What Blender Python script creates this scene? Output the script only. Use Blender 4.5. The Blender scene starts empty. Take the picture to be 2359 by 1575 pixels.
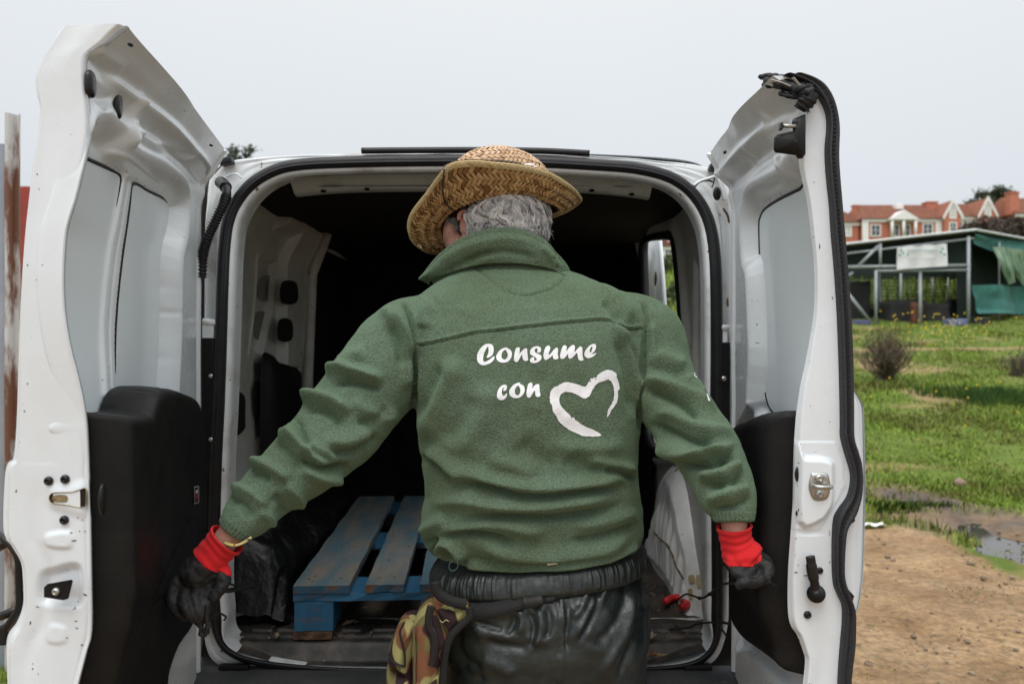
import bpy, bmesh, math, random
import numpy as np
from mathutils import Vector, Matrix, noise as mnoise
from mathutils.bvhtree import BVHTree
from mathutils.geometry import delaunay_2d_cdt

random.seed(7)
rng = np.random.default_rng(7)
scene = bpy.context.scene
COL = scene.collection

# ------------------------------------------------------------ camera, sky, sun
FPX, CX, CY, CZ = 1835.0, 1179.5, 787.5, 1.34     # 28 mm lens on a 36 mm frame, eye height 1.34 m
cam_data = bpy.data.cameras.new('camera')
cam = bpy.data.objects.new('camera', cam_data)
COL.objects.link(cam)
cam.location = (0, 0, CZ)
cam.rotation_euler = (math.radians(90), 0, 0)
cam_data.sensor_width = 36.0
cam_data.lens = 28.0
cam_data.clip_start = 0.05
cam_data.clip_end = 2000
cam_data.dof.use_dof = True
cam_data.dof.focus_distance = 1.62
cam_data.dof.aperture_fstop = 4.5
scene.camera = cam

world = bpy.data.worlds.new('World')
scene.world = world
world.use_nodes = True
wn, wl = world.node_tree.nodes, world.node_tree.links
wn.clear()
w_out = wn.new('ShaderNodeOutputWorld')
w_sky = wn.new('ShaderNodeTexSky')
w_sky.sky_type = 'NISHITA'
w_sky.sun_disc = False
w_sky.sun_elevation = math.radians(55)
w_sky.sun_rotation = math.radians(200)
w_sky.dust_density = 4
w_bg1 = wn.new('ShaderNodeBackground'); w_bg1.inputs[1].default_value = 0.05
w_hsv = wn.new('ShaderNodeHueSaturation'); w_hsv.inputs['Saturation'].default_value = 0.35
wl.new(w_sky.outputs[0], w_hsv.inputs['Color']); wl.new(w_hsv.outputs[0], w_bg1.inputs[0])
# even cloud deck, brighter towards the zenith
w_tc = wn.new('ShaderNodeTexCoord'); w_sep = wn.new('ShaderNodeSeparateXYZ')
wl.new(w_tc.outputs['Generated'], w_sep.inputs[0])
w_ramp = wn.new('ShaderNodeValToRGB')
e = w_ramp.color_ramp.elements
e[0].position = 0.0; e[0].color = (0.48, 0.51, 0.545, 1)
e[1].position = 1.0; e[1].color = (1.95, 1.95, 1.92, 1)
e2 = w_ramp.color_ramp.elements.new(0.2); e2.color = (0.575, 0.60, 0.625, 1)
e3 = w_ramp.color_ramp.elements.new(0.42); e3.color = (0.70, 0.725, 0.735, 1)
wl.new(w_sep.outputs['Z'], w_ramp.inputs[0])
w_ns = wn.new('ShaderNodeTexNoise'); w_ns.inputs['Scale'].default_value = 1.6; w_ns.inputs['Detail'].default_value = 3
wl.new(w_tc.outputs['Generated'], w_ns.inputs['Vector'])
w_mr = wn.new('ShaderNodeMapRange'); w_mr.inputs[3].default_value = 0.96; w_mr.inputs[4].default_value = 1.05
wl.new(w_ns.outputs[0], w_mr.inputs[0])
w_bg2 = wn.new('ShaderNodeBackground')
wl.new(w_ramp.outputs[0], w_bg2.inputs[0]); wl.new(w_mr.outputs[0], w_bg2.inputs[1])
w_add = wn.new('ShaderNodeAddShader')
wl.new(w_bg1.outputs[0], w_add.inputs[0]); wl.new(w_bg2.outputs[0], w_add.inputs[1])
wl.new(w_add.outputs[0], w_out.inputs[0])

sun_data = bpy.data.lights.new('sun', 'SUN')
sun_data.energy = 0.9
sun_data.angle = math.radians(28)
sun_data.color = (1.0, 0.98, 0.95)
sun = bpy.data.objects.new('sun', sun_data)
COL.objects.link(sun)
sun.location = (0, -5, 30)
sun.rotation_euler = (math.radians(28), math.radians(-8), 0)

vs = scene.view_settings
vs.view_transform = 'Standard'; vs.look = 'None'; vs.exposure = 0.0; vs.gamma = 1.0; vs.use_curve_mapping = False

# ------------------------------------------------------------ helpers
def P(u, v, d):
    "the point seen at photo position (u,v), d metres out along +Y"
    return Vector(((u - CX) / FPX * d, d, CZ - (v - CY) / FPX * d))

def Pn(uvd):
    a = np.asarray(uvd, float)
    return np.stack([(a[:, 0] - CX) / FPX * a[:, 2], a[:, 2], CZ - (a[:, 1] - CY) / FPX * a[:, 2]], 1)

def S(x, a=0.0, b=1.0):
    t = np.clip((np.asarray(x, float) - a) / (b - a), 0, 1)
    return t * t * (3 - 2 * t)

def cr(points, n=12, closed=False):
    "Catmull-Rom through the points, n samples per span"
    p = np.asarray(points, float)
    m = len(p)
    out = []
    spans = m if closed else m - 1
    for i in range(spans):
        if closed:
            p0, p1, p2, p3 = p[(i - 1) % m], p[i], p[(i + 1) % m], p[(i + 2) % m]
        else:
            p0, p1, p2, p3 = p[max(i - 1, 0)], p[i], p[i + 1], p[min(i + 2, m - 1)]
        for k in range(n):
            t = k / n
            out.append(0.5 * ((2 * p1) + (-p0 + p2) * t + (2 * p0 - 5 * p1 + 4 * p2 - p3) * t * t + (-p0 + 3 * p1 - 3 * p2 + p3) * t ** 3))
    if not closed:
        out.append(p[-1])
    return np.array(out)

def resample(p, n, closed=False):
    p = np.asarray(p, float)
    if closed: p = np.vstack([p, p[:1]])
    seg = np.linalg.norm(np.diff(p, axis=0), axis=1)
    s = np.concatenate([[0], np.cumsum(seg)])
    t = np.linspace(0, s[-1], n, endpoint=not closed)
    return np.stack([np.interp(t, s, p[:, k]) for k in range(p.shape[1])], 1)

def poly_sdf(x, y, poly):
    "signed distance to a polygon, negative inside"
    poly = np.asarray(poly, float)
    x = np.asarray(x, float); y = np.asarray(y, float)
    d = np.full(x.shape, 1e9); inside = np.zeros(x.shape, bool)
    n = len(poly)
    for i in range(n):
        ax, ay = poly[i]; bx, by = poly[(i + 1) % n]
        ex, ey = bx - ax, by - ay
        L = ex * ex + ey * ey + 1e-18
        t = np.clip(((x - ax) * ex + (y - ay) * ey) / L, 0, 1)
        d = np.minimum(d, (x - ax - t * ex) ** 2 + (y - ay - t * ey) ** 2)
        c = ((ay > y) != (by > y))
        with np.errstate(divide='ignore', invalid='ignore'):
            xi = ax + (y - ay) * ex / (ey if abs(ey) > 1e-12 else 1e-12)
        inside ^= c & (x < xi)
    d = np.sqrt(d)
    return np.where(inside, -d, d)

def line_dist(x, y, pts):
    "distance to an open polyline and the fraction along it"
    pts = np.asarray(pts, float)
    seg = np.linalg.norm(np.diff(pts, axis=0), axis=1)
    cum = np.concatenate([[0], np.cumsum(seg)])
    best = np.full(x.shape, 1e18); tt = np.zeros(x.shape)
    for i in range(len(pts) - 1):
        ax, ay = pts[i]; ex, ey = pts[i + 1] - pts[i]
        t = np.clip(((x - ax) * ex + (y - ay) * ey) / (ex * ex + ey * ey + 1e-18), 0, 1)
        dd = (x - ax - t * ex) ** 2 + (y - ay - t * ey) ** 2
        m = dd < best
        best = np.where(m, dd, best); tt = np.where(m, (cum[i] + t * seg[i]) / cum[-1], tt)
    return np.sqrt(best), tt

def fnoise(x, y, z, f, seed=0):
    "cheap smooth value noise for arrays"
    x = np.asarray(x) * f + seed * 17.3; y = np.asarray(y) * f + seed * 5.1; z = np.asarray(z) * f - seed * 9.7
    x, y, z = np.broadcast_arrays(x, y, z)
    xi, yi, zi = np.floor(x).astype(np.int64), np.floor(y).astype(np.int64), np.floor(z).astype(np.int64)
    fx, fy, fz = x - xi, y - yi, z - zi
    fx, fy, fz = [t * t * (3 - 2 * t) for t in (fx, fy, fz)]
    def h(i, j, k):
        n = (i * 374761393 + j * 668265263 + k * 2147483647 + seed * 974711) & 0x7fffffff
        n = ((n ^ (n >> 13)) * 1274126177) & 0x7fffffff
        n = (n ^ (n >> 16)) & 0xffff
        return n / 65535.0 * 2 - 1
    r = 0
    for a in (0, 1):
        for b in (0, 1):
            for c in (0, 1):
                w = (fx if a else 1 - fx) * (fy if b else 1 - fy) * (fz if c else 1 - fz)
                r = r + w * h(xi + a, yi + b, zi + c)
    return r

def setp(o, label=None, cat=None, group=None, kind=None):
    if label: o['label'] = label
    if cat: o['category'] = cat
    if group: o['group'] = group
    if kind: o['kind'] = kind
    return o

def empty(name, loc, label=None, cat=None, group=None):
    o = bpy.data.objects.new(name, None)
    o.empty_display_size = 0.05
    o.location = loc
    COL.objects.link(o)
    setp(o, label, cat, group)
    return o

def origin(o):
    m = Matrix.Translation(o.location)
    return origin(o.parent) @ m if o.parent and not o.get('_w') else m

def adopt(o, parent):
    "parent without moving: every parent here is only translated"
    if parent is None: return
    o.parent = parent
    o.matrix_parent_inverse = world_of(parent).inverted()

WORLD = {}
def world_of(o):
    if o.name in WORLD: return WORLD[o.name]
    return Matrix.Translation(o.location)

def mk(name, verts, faces, mat=None, parent=None, smooth=True, label=None, cat=None, group=None, kind=None):
    me = bpy.data.meshes.new(name)
    verts = np.asarray(verts, float)
    if isinstance(faces, np.ndarray) and faces.ndim == 2:
        nv, nf, k = len(verts), len(faces), faces.shape[1]
        me.vertices.add(nv); me.vertices.foreach_set('co', verts.ravel())
        me.loops.add(nf * k); me.loops.foreach_set('vertex_index', faces.ravel().astype(np.int32))
        me.polygons.add(nf)
        me.polygons.foreach_set('loop_start', np.arange(0, nf * k, k, dtype=np.int32))
        me.polygons.foreach_set('loop_total', np.full(nf, k, dtype=np.int32))
        me.update(calc_edges=True)
        me.validate()
    else:
        me.from_pydata([tuple(v) for v in verts], [], [tuple(int(i) for i in f) for f in faces])
    if smooth:
        me.polygons.foreach_set('use_smooth', [True] * len(me.polygons))
    if mat is not None:
        for m in (mat if isinstance(mat, (list, tuple)) else [mat]): me.materials.append(m)
    o = bpy.data.objects.new(name, me)
    COL.objects.link(o)
    adopt(o, parent)
    setp(o, label, cat, group, kind)
    return o

def grid_faces(nr, nc, wrap=False):
    r = np.arange(nr - 1)[:, None]; c = np.arange(nc if wrap else nc - 1)[None, :]
    c2 = (c + 1) % nc
    a = r * nc + c; b = r * nc + c2; d = (r + 1) * nc + c; e_ = (r + 1) * nc + c2
    return np.stack([a, b, e_, d], -1).reshape(-1, 4)

def grid(name, V, mat, parent=None, wrap=False, flip=False, mask=None, **k):
    V = np.asarray(V, float)
    nr, nc = V.shape[:2]
    f = grid_faces(nr, nc, wrap)
    if mask is not None: f = f[np.asarray(mask).ravel()]
    if flip: f = f[:, ::-1]
    return mk(name, V.reshape(-1, 3), np.ascontiguousarray(f), mat, parent, **k)

class MB:
    "collects simple shapes into one mesh"
    def __init__(self): self.v = []; self.f = []
    def add(self, v, f):
        n = len(self.v); self.v += [tuple(p) for p in v]; self.f += [tuple(int(i) + n for i in q) for q in f]; return self
    def box(self, c, s, rot=None, bev=0.0):
        hx, hy, hz = s[0] / 2, s[1] / 2, s[2] / 2
        if bev <= 0:
            v = [Vector((x * hx, y * hy, z * hz)) for z in (-1, 1) for y in (-1, 1) for x in (-1, 1)]
            f = [(0, 2, 3, 1), (4, 5, 7, 6), (0, 1, 5, 4), (2, 6, 7, 3), (0, 4, 6, 2), (1, 3, 7, 5)]
        else:
            bm = bmesh.new(); bmesh.ops.create_cube(bm, size=1)
            for q in bm.verts: q.co = Vector((q.co.x * s[0], q.co.y * s[1], q.co.z * s[2]))
            bmesh.ops.bevel(bm, geom=bm.edges[:], offset=bev, segments=2, affect='EDGES', profile=0.6)
            bm.verts.ensure_lookup_table()
            v = [q.co.copy() for q in bm.verts]; f = [[w.index for w in q.verts] for q in bm.faces]; bm.free()
        R = rot.to_matrix() if rot is not None else Matrix.Identity(3)
        return self.add([R @ p + Vector(c) for p in v], f)
    def tube(self, pts, rad, n=8, cap=True, flat=1.0):
        v, f = tube_data(pts, rad, n, cap, flat); return self.add(v, f)
    def build(self, name, mat, parent=None, smooth=False, **k):
        return mk(name, self.v, self.f, mat, parent, smooth=smooth, **k)

def tube_data(pts, rad, n=8, cap=True, flat=1.0, up=None):
    pts = [Vector(p) for p in pts]
    m = len(pts)
    rad = list(rad) if hasattr(rad, '__len__') else [rad] * m
    V = []; F = []
    T = []
    for i in range(m):
        t = pts[min(i + 1, m - 1)] - pts[max(i - 1, 0)]
        T.append(t.normalized() if t.length > 1e-9 else Vector((0, 0, 1)))
    a = Vector(up) if up is not None else (Vector((0, 0, 1)) if abs(T[0].z) < 0.9 else Vector((0, 1, 0)))
    N = (a - T[0] * a.dot(T[0])).normalized()
    for i in range(m):
        if i:
            N = N - T[i] * N.dot(T[i])
            N = N.normalized() if N.length > 1e-6 else T[i].orthogonal().normalized()
        B = T[i].cross(N)
        for k in range(n):
            an = 2 * math.pi * k / n
            V.append(pts[i] + (N * math.cos(an) * flat + B * math.sin(an)) * rad[i])
    for i in range(m - 1):
        for k in range(n):
            F.append((i * n + k, i * n + (k + 1) % n, (i + 1) * n + (k + 1) % n, (i + 1) * n + k))
    if cap:
        F.append(tuple(range(n))[::-1]); F.append(tuple((m - 1) * n + k for k in range(n)))
    return V, F

def tube(name, pts, rad, mat, parent=None, n=10, flat=1.0, **k):
    v, f = tube_data(pts, rad, n, True, flat)
    return mk(name, v, f, mat, parent, **k)

def remesh(name, V, F, voxel, mat, parent=None, smooth_it=6, sfac=0.5, **k):
    o = mk('tmp', V, F, None)
    m = o.modifiers.new('r', 'REMESH'); m.mode = 'VOXEL'; m.voxel_size = voxel; m.use_smooth_shade = True
    if smooth_it:
        s = o.modifiers.new('s', 'SMOOTH'); s.factor = sfac; s.iterations = smooth_it
    dg = bpy.context.evaluated_depsgraph_get()
    me = bpy.data.meshes.new_from_object(o.evaluated_get(dg))
    old = o.data
    bpy.data.objects.remove(o); bpy.data.meshes.remove(old)
    me.name = name
    me.polygons.foreach_set('use_smooth', [True] * len(me.polygons))
    me.materials.clear()
    for mm in (mat if isinstance(mat, (list, tuple)) else [mat]): me.materials.append(mm)
    o = bpy.data.objects.new(name, me); COL.objects.link(o); adopt(o, parent)
    setp(o, k.get('label'), k.get('cat'), k.get('group'), k.get('kind'))
    return o

def co_no(me):
    n = len(me.vertices)
    c = np.empty(n * 3); me.vertices.foreach_get('co', c)
    m = np.empty(n * 3); me.vertices.foreach_get('normal', m)
    return c.reshape(-1, 3), m.reshape(-1, 3)

def set_co(me, c):
    me.vertices.foreach_set('co', c.ravel()); me.update()

def ellipsoid(c, r, nu=24, nv=16):
    V = []; F = []
    for j in range(nv + 1):
        th = math.pi * j / nv
        for i in range(nu):
            ph = 2 * math.pi * i / nu
            V.append(Vector(c) + Vector((r[0] * math.sin(th) * math.cos(ph), r[1] * math.sin(th) * math.sin(ph), r[2] * math.cos(th))))
    for j in range(nv):
        for i in range(nu):
            F.append((j * nu + i, (j + 1) * nu + i, (j + 1) * nu + (i + 1) % nu, j * nu + (i + 1) % nu))
    return V, F

# ------------------------------------------------------------ materials
def rgb(r, g, b):
    f = lambda c: (c / 255 / 12.92) if c / 255 <= 0.04045 else ((c / 255 + 0.055) / 1.055) ** 2.4
    return (f(r), f(g), f(b), 1)

def M(name, color, rough=0.6, metal=0.0, color2=None, nscale=8.0, nlo=0.35, nhi=0.65, detail=4.0, bump=0.0, bscale=60.0,
      bdist=0.002, coat=0.0, spec=0.5, sheen=0.0, specks=None, island=None, rvar=0.0, stretch=None, speck_scale=90, speck_t=0.7):
    m = bpy.data.materials.new(name); m.use_nodes = True
    n, l = m.node_tree.nodes, m.node_tree.links
    b = n['Principled BSDF']
    b.inputs['Roughness'].default_value = rough
    b.inputs['Metallic'].default_value = metal
    b.inputs['Specular IOR Level'].default_value = spec
    b.inputs['Coat Weight'].default_value = coat
    b.inputs['Coat Roughness'].default_value = 0.08
    if sheen:
        b.inputs['Sheen Weight'].default_value = sheen; b.inputs['Sheen Roughness'].default_value = 0.6
    tc = n.new('ShaderNodeTexCoord')
    vec = tc.outputs['Object']
    if stretch:
        mp = n.new('ShaderNodeMapping'); mp.inputs['Scale'].default_value = stretch
        l.new(vec, mp.inputs[0]); vec = mp.outputs[0]
    cur = None
    if color2 is not None:
        t = n.new('ShaderNodeTexNoise'); t.inputs['Scale'].default_value = nscale; t.inputs['Detail'].default_value = detail
        t.inputs['Roughness'].default_value = 0.65
        l.new(vec, t.inputs['Vector'])
        r = n.new('ShaderNodeMapRange'); r.inputs[1].default_value = nlo; r.inputs[2].default_value = nhi
        l.new(t.outputs[0], r.inputs[0])
        x = n.new('ShaderNodeMix'); x.data_type = 'RGBA'
        x.inputs[6].default_value = color; x.inputs[7].default_value = color2
        l.new(r.outputs[0], x.inputs[0]); cur = x.outputs[2]
    if specks is not None:
        t = n.new('ShaderNodeTexNoise'); t.inputs['Scale'].default_value = speck_scale; t.inputs['Detail'].default_value = 3
        l.new(vec, t.inputs['Vector'])
        r = n.new('ShaderNodeMapRange'); r.inputs[1].default_value = speck_t; r.inputs[2].default_value = speck_t + 0.04
        l.new(t.outputs[0], r.inputs[0])
        x = n.new('ShaderNodeMix'); x.data_type = 'RGBA'
        if cur: l.new(cur, x.inputs[6])
        else: x.inputs[6].default_value = color
        x.inputs[7].default_value = specks
        l.new(r.outputs[0], x.inputs[0]); cur = x.outputs[2]
    if island is not None:
        g = n.new('ShaderNodeNewGeometry')
        rp = n.new('ShaderNodeValToRGB')
        els = rp.color_ramp.elements
        els[0].color = island[0]; els[0].position = 0
        els[1].color = island[-1]; els[1].position = 1
        for i, c in enumerate(island[1:-1]):
            q = els.new((i + 1) / (len(island) - 1)); q.color = c
        l.new(g.outputs['Random Per Island'], rp.inputs[0])
        if cur:
            x = n.new('ShaderNodeMix'); x.data_type = 'RGBA'; x.blend_type = 'MULTIPLY'; x.inputs[0].default_value = 1
            l.new(cur, x.inputs[6]); l.new(rp.outputs[0], x.inputs[7]); cur = x.outputs[2]
        else: cur = rp.outputs[0]
    if cur: l.new(cur, b.inputs['Base Color'])
    else: b.inputs['Base Color'].default_value = color
    if rvar:
        t = n.new('ShaderNodeTexNoise'); t.inputs['Scale'].default_value = nscale * 1.7; t.inputs['Detail'].default_value = 4
        l.new(vec, t.inputs['Vector'])
        r = n.new('ShaderNodeMapRange'); r.inputs[3].default_value = max(rough - rvar, 0.03); r.inputs[4].default_value = min(rough + rvar, 1)
        l.new(t.outputs[0], r.inputs[0]); l.new(r.outputs[0], b.inputs['Roughness'])
    if bump:
        t = n.new('ShaderNodeTexNoise'); t.inputs['Scale'].default_value = bscale; t.inputs['Detail'].default_value = 3
        l.new(vec, t.inputs['Vector'])
        q = n.new('ShaderNodeBump'); q.inputs['Strength'].default_value = bump; q.inputs['Distance'].default_value = bdist
        l.new(t.outputs[0], q.inputs['Height']); l.new(q.outputs[0], b.inputs['Normal'])
    return m

W_PAINT = M('white_paint', (0.70, 0.755, 0.80, 1), 0.28, color2=(0.645, 0.69, 0.72, 1), nscale=5, coat=0.35, specks=(0.16, 0.15, 0.13, 1), speck_scale=70, speck_t=0.735, rvar=0.06)
W_PAINT_DIRTY = M('dirty_white_paint', (0.68, 0.72, 0.74, 1), 0.36, color2=(0.36, 0.34, 0.30, 1), nscale=9, nlo=0.52, nhi=0.8, coat=0.15, specks=(0.14, 0.08, 0.045, 1), speck_scale=34, speck_t=0.68, rvar=0.1)
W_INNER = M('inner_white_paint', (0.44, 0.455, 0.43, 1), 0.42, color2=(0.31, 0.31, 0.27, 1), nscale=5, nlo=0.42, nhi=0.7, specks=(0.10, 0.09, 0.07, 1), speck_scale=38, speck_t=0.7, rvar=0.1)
BLANK = M('grey_blank_panel', (0.70, 0.77, 0.81, 1), 0.25, color2=(0.66, 0.73, 0.77, 1), nscale=2.5, specks=(0.2, 0.2, 0.2, 1), speck_scale=60, speck_t=0.76, coat=0.2)
BLACK_PLASTIC = M('black_plastic', (0.0045, 0.005, 0.006, 1), 0.52, spec=.22, color2=(0.010, 0.0095, 0.009, 1), nscale=10, bump=0.25, bscale=500, bdist=0.0006, specks=(0.04, 0.036, 0.033, 1), speck_scale=55, speck_t=0.745, rvar=0.1)
BLACK_SMOOTH = M('black_smooth_plastic', (0.006, 0.006, 0.007, 1), 0.3, spec=.35, color2=(0.011, 0.011, 0.011, 1), nscale=20, rvar=0.08)
RUBBER = M('black_rubber', (0.007, 0.008, 0.011, 1), 0.42, spec=.35, color2=(0.013, 0.013, 0.015, 1), nscale=30, bump=0.15, bscale=200, rvar=0.08)
METAL = M('galvanised_metal', (0.5, 0.5, 0.48, 1), 0.32, 0.95, color2=(0.38, 0.38, 0.36, 1), nscale=40, rvar=0.1)
BRASSY = M('yellow_zinc_metal', (0.42, 0.36, 0.22, 1), 0.4, 0.8, color2=(0.2, 0.16, 0.09, 1), nscale=60)
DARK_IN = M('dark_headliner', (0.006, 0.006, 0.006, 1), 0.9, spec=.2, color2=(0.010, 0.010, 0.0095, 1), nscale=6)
# ------------------------------------------------------------ ground
def gz(x, y):
    x = np.asarray(x, float); y = np.asarray(y, float)
    z = np.where(y < 25, 0.104 * np.maximum(y - 6.5, 0) * S(y, 5.5, 8.5), 1.92 + 0.152 * (y - 25))
    z = np.where(y > 125, 1.92 + 0.152 * 100 + 0.01 * (y - 125), z)
    lateral = 1 - 0.20 * (1 - S(x, 25, 48)) * S(y, 20, 90)
    z = z * lateral
    z = z + 0.06 * fnoise(x, y, 0, 0.35, 3) * S(y, 5.0, 9) + 0.5 * fnoise(x, y, 0, 0.06, 4) * S(y, 30, 60)
    return z

def ground_noise(x, y):
    return 0.018 * fnoise(x, y, 0, 2.3, 5) + 0.011 * fnoise(x, y, 0, 6.0, 6) + 0.006 * fnoise(x, y, 0, 13.0, 7)

def ugrid(pts):
    "photo pixels to points on flat ground"
    out = []
    for u, v in pts:
        d = CZ * FPX / (v - CY)
        out.append(((u - CX) / FPX * d, d))
    return np.array(out)

ys = np.concatenate([np.linspace(-40, 1.5, 12), np.linspace(1.8, 9, 150), np.linspace(9.2, 30, 90), np.linspace(31, 140, 70), np.linspace(150, 900, 20)])
xs = np.concatenate([np.linspace(-700, -40, 16), np.linspace(-36, -6, 30), np.linspace(-5.8, 7, 200), np.linspace(7.3, 40, 70), np.linspace(43, 700, 22)])
X, Y = np.meshgrid(xs, ys)
puddle_poly = ugrid([(2192, 1222), (2215, 1203), (2262, 1200), (2300, 1222), (2350, 1238), (2420, 1262), (2440, 1300), (2350, 1292), (2300, 1277), (2262, 1270), (2240, 1246)])
puddle_poly = cr(puddle_poly, 6, True)
pd = poly_sdf(X, Y, puddle_poly)
Z = gz(X, Y) + ground_noise(X, Y) * S(Y, -5, 2) - 0.035 * (1 - S(pd, -0.12, 0.12)) + 0.02 * np.exp(-((pd - 0.2) / 0.15) ** 2) * (1 + fnoise(X, Y, 0, 4, 8)) + .022 * S(.5 - pd, 0, .4) * fnoise(X, Y, 0, 5.5, 9)

gm = bpy.data.materials.new('ground'); gm.use_nodes = True
n, l = gm.node_tree.nodes, gm.node_tree.links
b = n['Principled BSDF']; b.inputs['Roughness'].default_value = 0.95; b.inputs['Specular IOR Level'].default_value = 0.2
at = n.new('ShaderNodeAttribute'); at.attribute_name = 'cover'
sp = n.new('ShaderNodeSeparateColor'); l.new(at.outputs['Color'], sp.inputs[0])
tc = n.new('ShaderNodeTexCoord')
def _noise(scale, detail=5, rough=0.6):
    t = n.new('ShaderNodeTexNoise'); t.inputs['Scale'].default_value = scale; t.inputs['Detail'].default_value = detail
    t.inputs['Roughness'].default_value = rough
    l.new(tc.outputs['Object'], t.inputs['Vector']); return t.outputs[0]
def _ramp(src, stops):
    r = n.new('ShaderNodeValToRGB'); el = r.color_ramp.elements
    el[0].position, el[0].color = stops[0]; el[1].position, el[1].color = stops[-1]
    for p_, c_ in stops[1:-1]:
        q = el.new(p_); q.color = c_
    l.new(src, r.inputs[0]); return r.outputs[0]
def _mix(fac, a, b_, mode='MIX'):
    x = n.new('ShaderNodeMix'); x.data_type = 'RGBA'; x.blend_type = mode
    for sock, val in ((0, fac), (6, a), (7, b_)):
        if isinstance(val, bpy.types.NodeSocket): l.new(val, x.inputs[sock])
        else: x.inputs[sock].default_value = val
    return x.outputs[2]
dirt = _ramp(_noise(2.2, 10, 0.72), [(0.28, (0.16, 0.10, 0.055, 1)), (0.42, (0.36, 0.225, 0.115, 1)), (0.55, (0.50, 0.34, 0.19, 1)), (0.72, (0.60, 0.45, 0.29, 1))])
dirt = _mix(_ramp(_noise(1.3, 6, 0.65), [(0.40, (0.55, 0.55, 0.55, 1)), (0.60, (0, 0, 0, 1))]), dirt, (0.22, 0.14, 0.08, 1))
dirt = _mix(_ramp(_noise(26, 6, 0.75), [(0.40, (0, 0, 0, 1)), (0.66, (0.75, 0.75, 0.75, 1))]), dirt, (0.12, 0.08, 0.05, 1))
dirt = _mix(_ramp(_noise(7, 6, 0.7), [(0.58, (0, 0, 0, 1)), (0.68, (0.7, 0.7, 0.7, 1))]), dirt, (0.075, 0.085, 0.04, 1))
turf = _ramp(_noise(1.1, 9, 0.7), [(0.3, (0.07, 0.10, 0.02, 1)), (0.5, (0.12, 0.18, 0.03, 1)), (0.7, (0.20, 0.20, 0.07, 1))])
mud = _ramp(_noise(9, 8, 0.7), [(0.35, (0.05, 0.035, 0.027, 1)), (0.65, (0.14, 0.105, 0.082, 1))])
c = _mix(sp.outputs[0], dirt, turf)
c = _mix(sp.outputs[1], c, mud)
l.new(c, b.inputs['Base Color'])
rr = n.new('ShaderNodeMapRange'); rr.inputs[3].default_value = 0.95; rr.inputs[4].default_value = 0.35
l.new(sp.outputs[1], rr.inputs[0]); l.new(rr.outputs[0], b.inputs['Roughness'])
bp = n.new('ShaderNodeBump'); bp.inputs['Strength'].default_value = 0.9; bp.inputs['Distance'].default_value = 0.02
l.new(_noise(18, 8, 0.75), bp.inputs['Height']); l.new(bp.outputs[0], b.inputs['Normal'])

def cover_of(X, Y):
    "share of grass and of mud at a place"
    edge = 6.05 + 0.35 * fnoise(X, Y, 0, 0.9, 11) + 0.12 * fnoise(X, Y, 0, 4, 12)
    g = S(Y - edge, -0.12, 0.12)
    strip = cr(ugrid([(1990, 1205), (2080, 1210), (2200, 1240), (2300, 1290), (2380, 1330)]), 8)
    d, _ = line_dist(X, Y, strip)
    g = np.maximum(g, 1 - S(d + 0.08 * fnoise(X, Y, 0, 3, 13), 0.03, 0.14))
    md, _ = line_dist(X, Y, cr(ugrid([(2120, 1150), (2190, 1180), (2260, 1215), (2340, 1215), (2460, 1240)]), 8))
    mud_ = 1 - S(md + 0.25 * fnoise(X, Y, 0, 1.7, 14), 0.10, 0.55)
    g = g * (1 - 0.9 * mud_)
    bare = S(fnoise(X, Y, 0, 0.5, 15) + 0.5 * fnoise(X, Y, 0, 1.7, 16), 0.18, 0.55) * S(Y, 6, 7)
    g = g * (1 - 0.8 * bare)
    path = np.exp(-((Y - (16.8 + 0.08 * X)) / 0.35) ** 2) * (X > 5.5)
    g = g * (1 - 0.9 * path)
    left = (X < -1.3) * S(-(X + 0.0) - 1.2, 0, 0.4) * S(Y, 2.6, 3.2)
    g = np.maximum(g, left * 0.9)
    return g, mud_
g_, m_ = cover_of(X, Y)
g_ = np.where(Y > 30, 1, g_)
ground = grid('ground', np.stack([X, Y, Z], -1), gm, kind='structure', flip=True)
ca = ground.data.color_attributes.new('cover', 'FLOAT_COLOR', 'POINT')
ca.data.foreach_set('color', np.stack([g_, m_, 0 * g_, 1 + 0 * g_], -1).ravel())
ground['label'] = 'tan dirt lot turning to rough green grass up the slope'

PUD = M('puddle_water', (0.05, 0.042, 0.035, 1), 0.04, spec=0.6)
pp = puddle_poly
pr = []
cen = pp.mean(0)
mbp = MB(); mbp.add([(cen[0], cen[1], -0.021)] + [(cen[0] + (q[0] - cen[0]) * 1.1, cen[1] + (q[1] - cen[1]) * 1.1, -0.021) for q in pp],
                    [(0, i + 1, (i + 1) % len(pp) + 1) for i in range(len(pp))])
mbp.build('puddle', PUD, kind='structure')

# clods and stones
STONE = M('soil_clod', (0.16, 0.11, 0.075, 1), 0.95, color2=(0.30, 0.23, 0.16, 1), nscale=25, bump=0.6, bscale=60)
def rock_data(c, r):
    V, F = ellipsoid((0, 0, 0), (r, r * random.uniform(0.7, 1), r * random.uniform(0.5, 0.8)), 7, 5)
    s = random.random() * 50
    V = [p * (1 + 0.35 * mnoise.noise(p / r * 1.3 + Vector((s, s, s)))) + Vector(c) for p in V]
    return V, F
mbr = MB()
for i in range(1900):
    y_ = random.uniform(1.9, 8.5) if i < 1700 else random.uniform(8.5, 16)
    x_ = y_ * random.choice([random.uniform(-0.8, -0.5), random.uniform(0.32, 0.8), random.uniform(0.32, 0.8)])
    r_ = 0.006 * math.exp(random.gauss(0, 0.5))
    mbr.add(*rock_data((x_, y_, float(gz(x_, y_)) + r_ * 0.3), r_))
mbr.build('soil_crumbs', STONE, kind='stuff', label='loose soil crumbs and pebbles on the dirt')
rs = ugrid([(2212, 1128)])[0]
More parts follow.
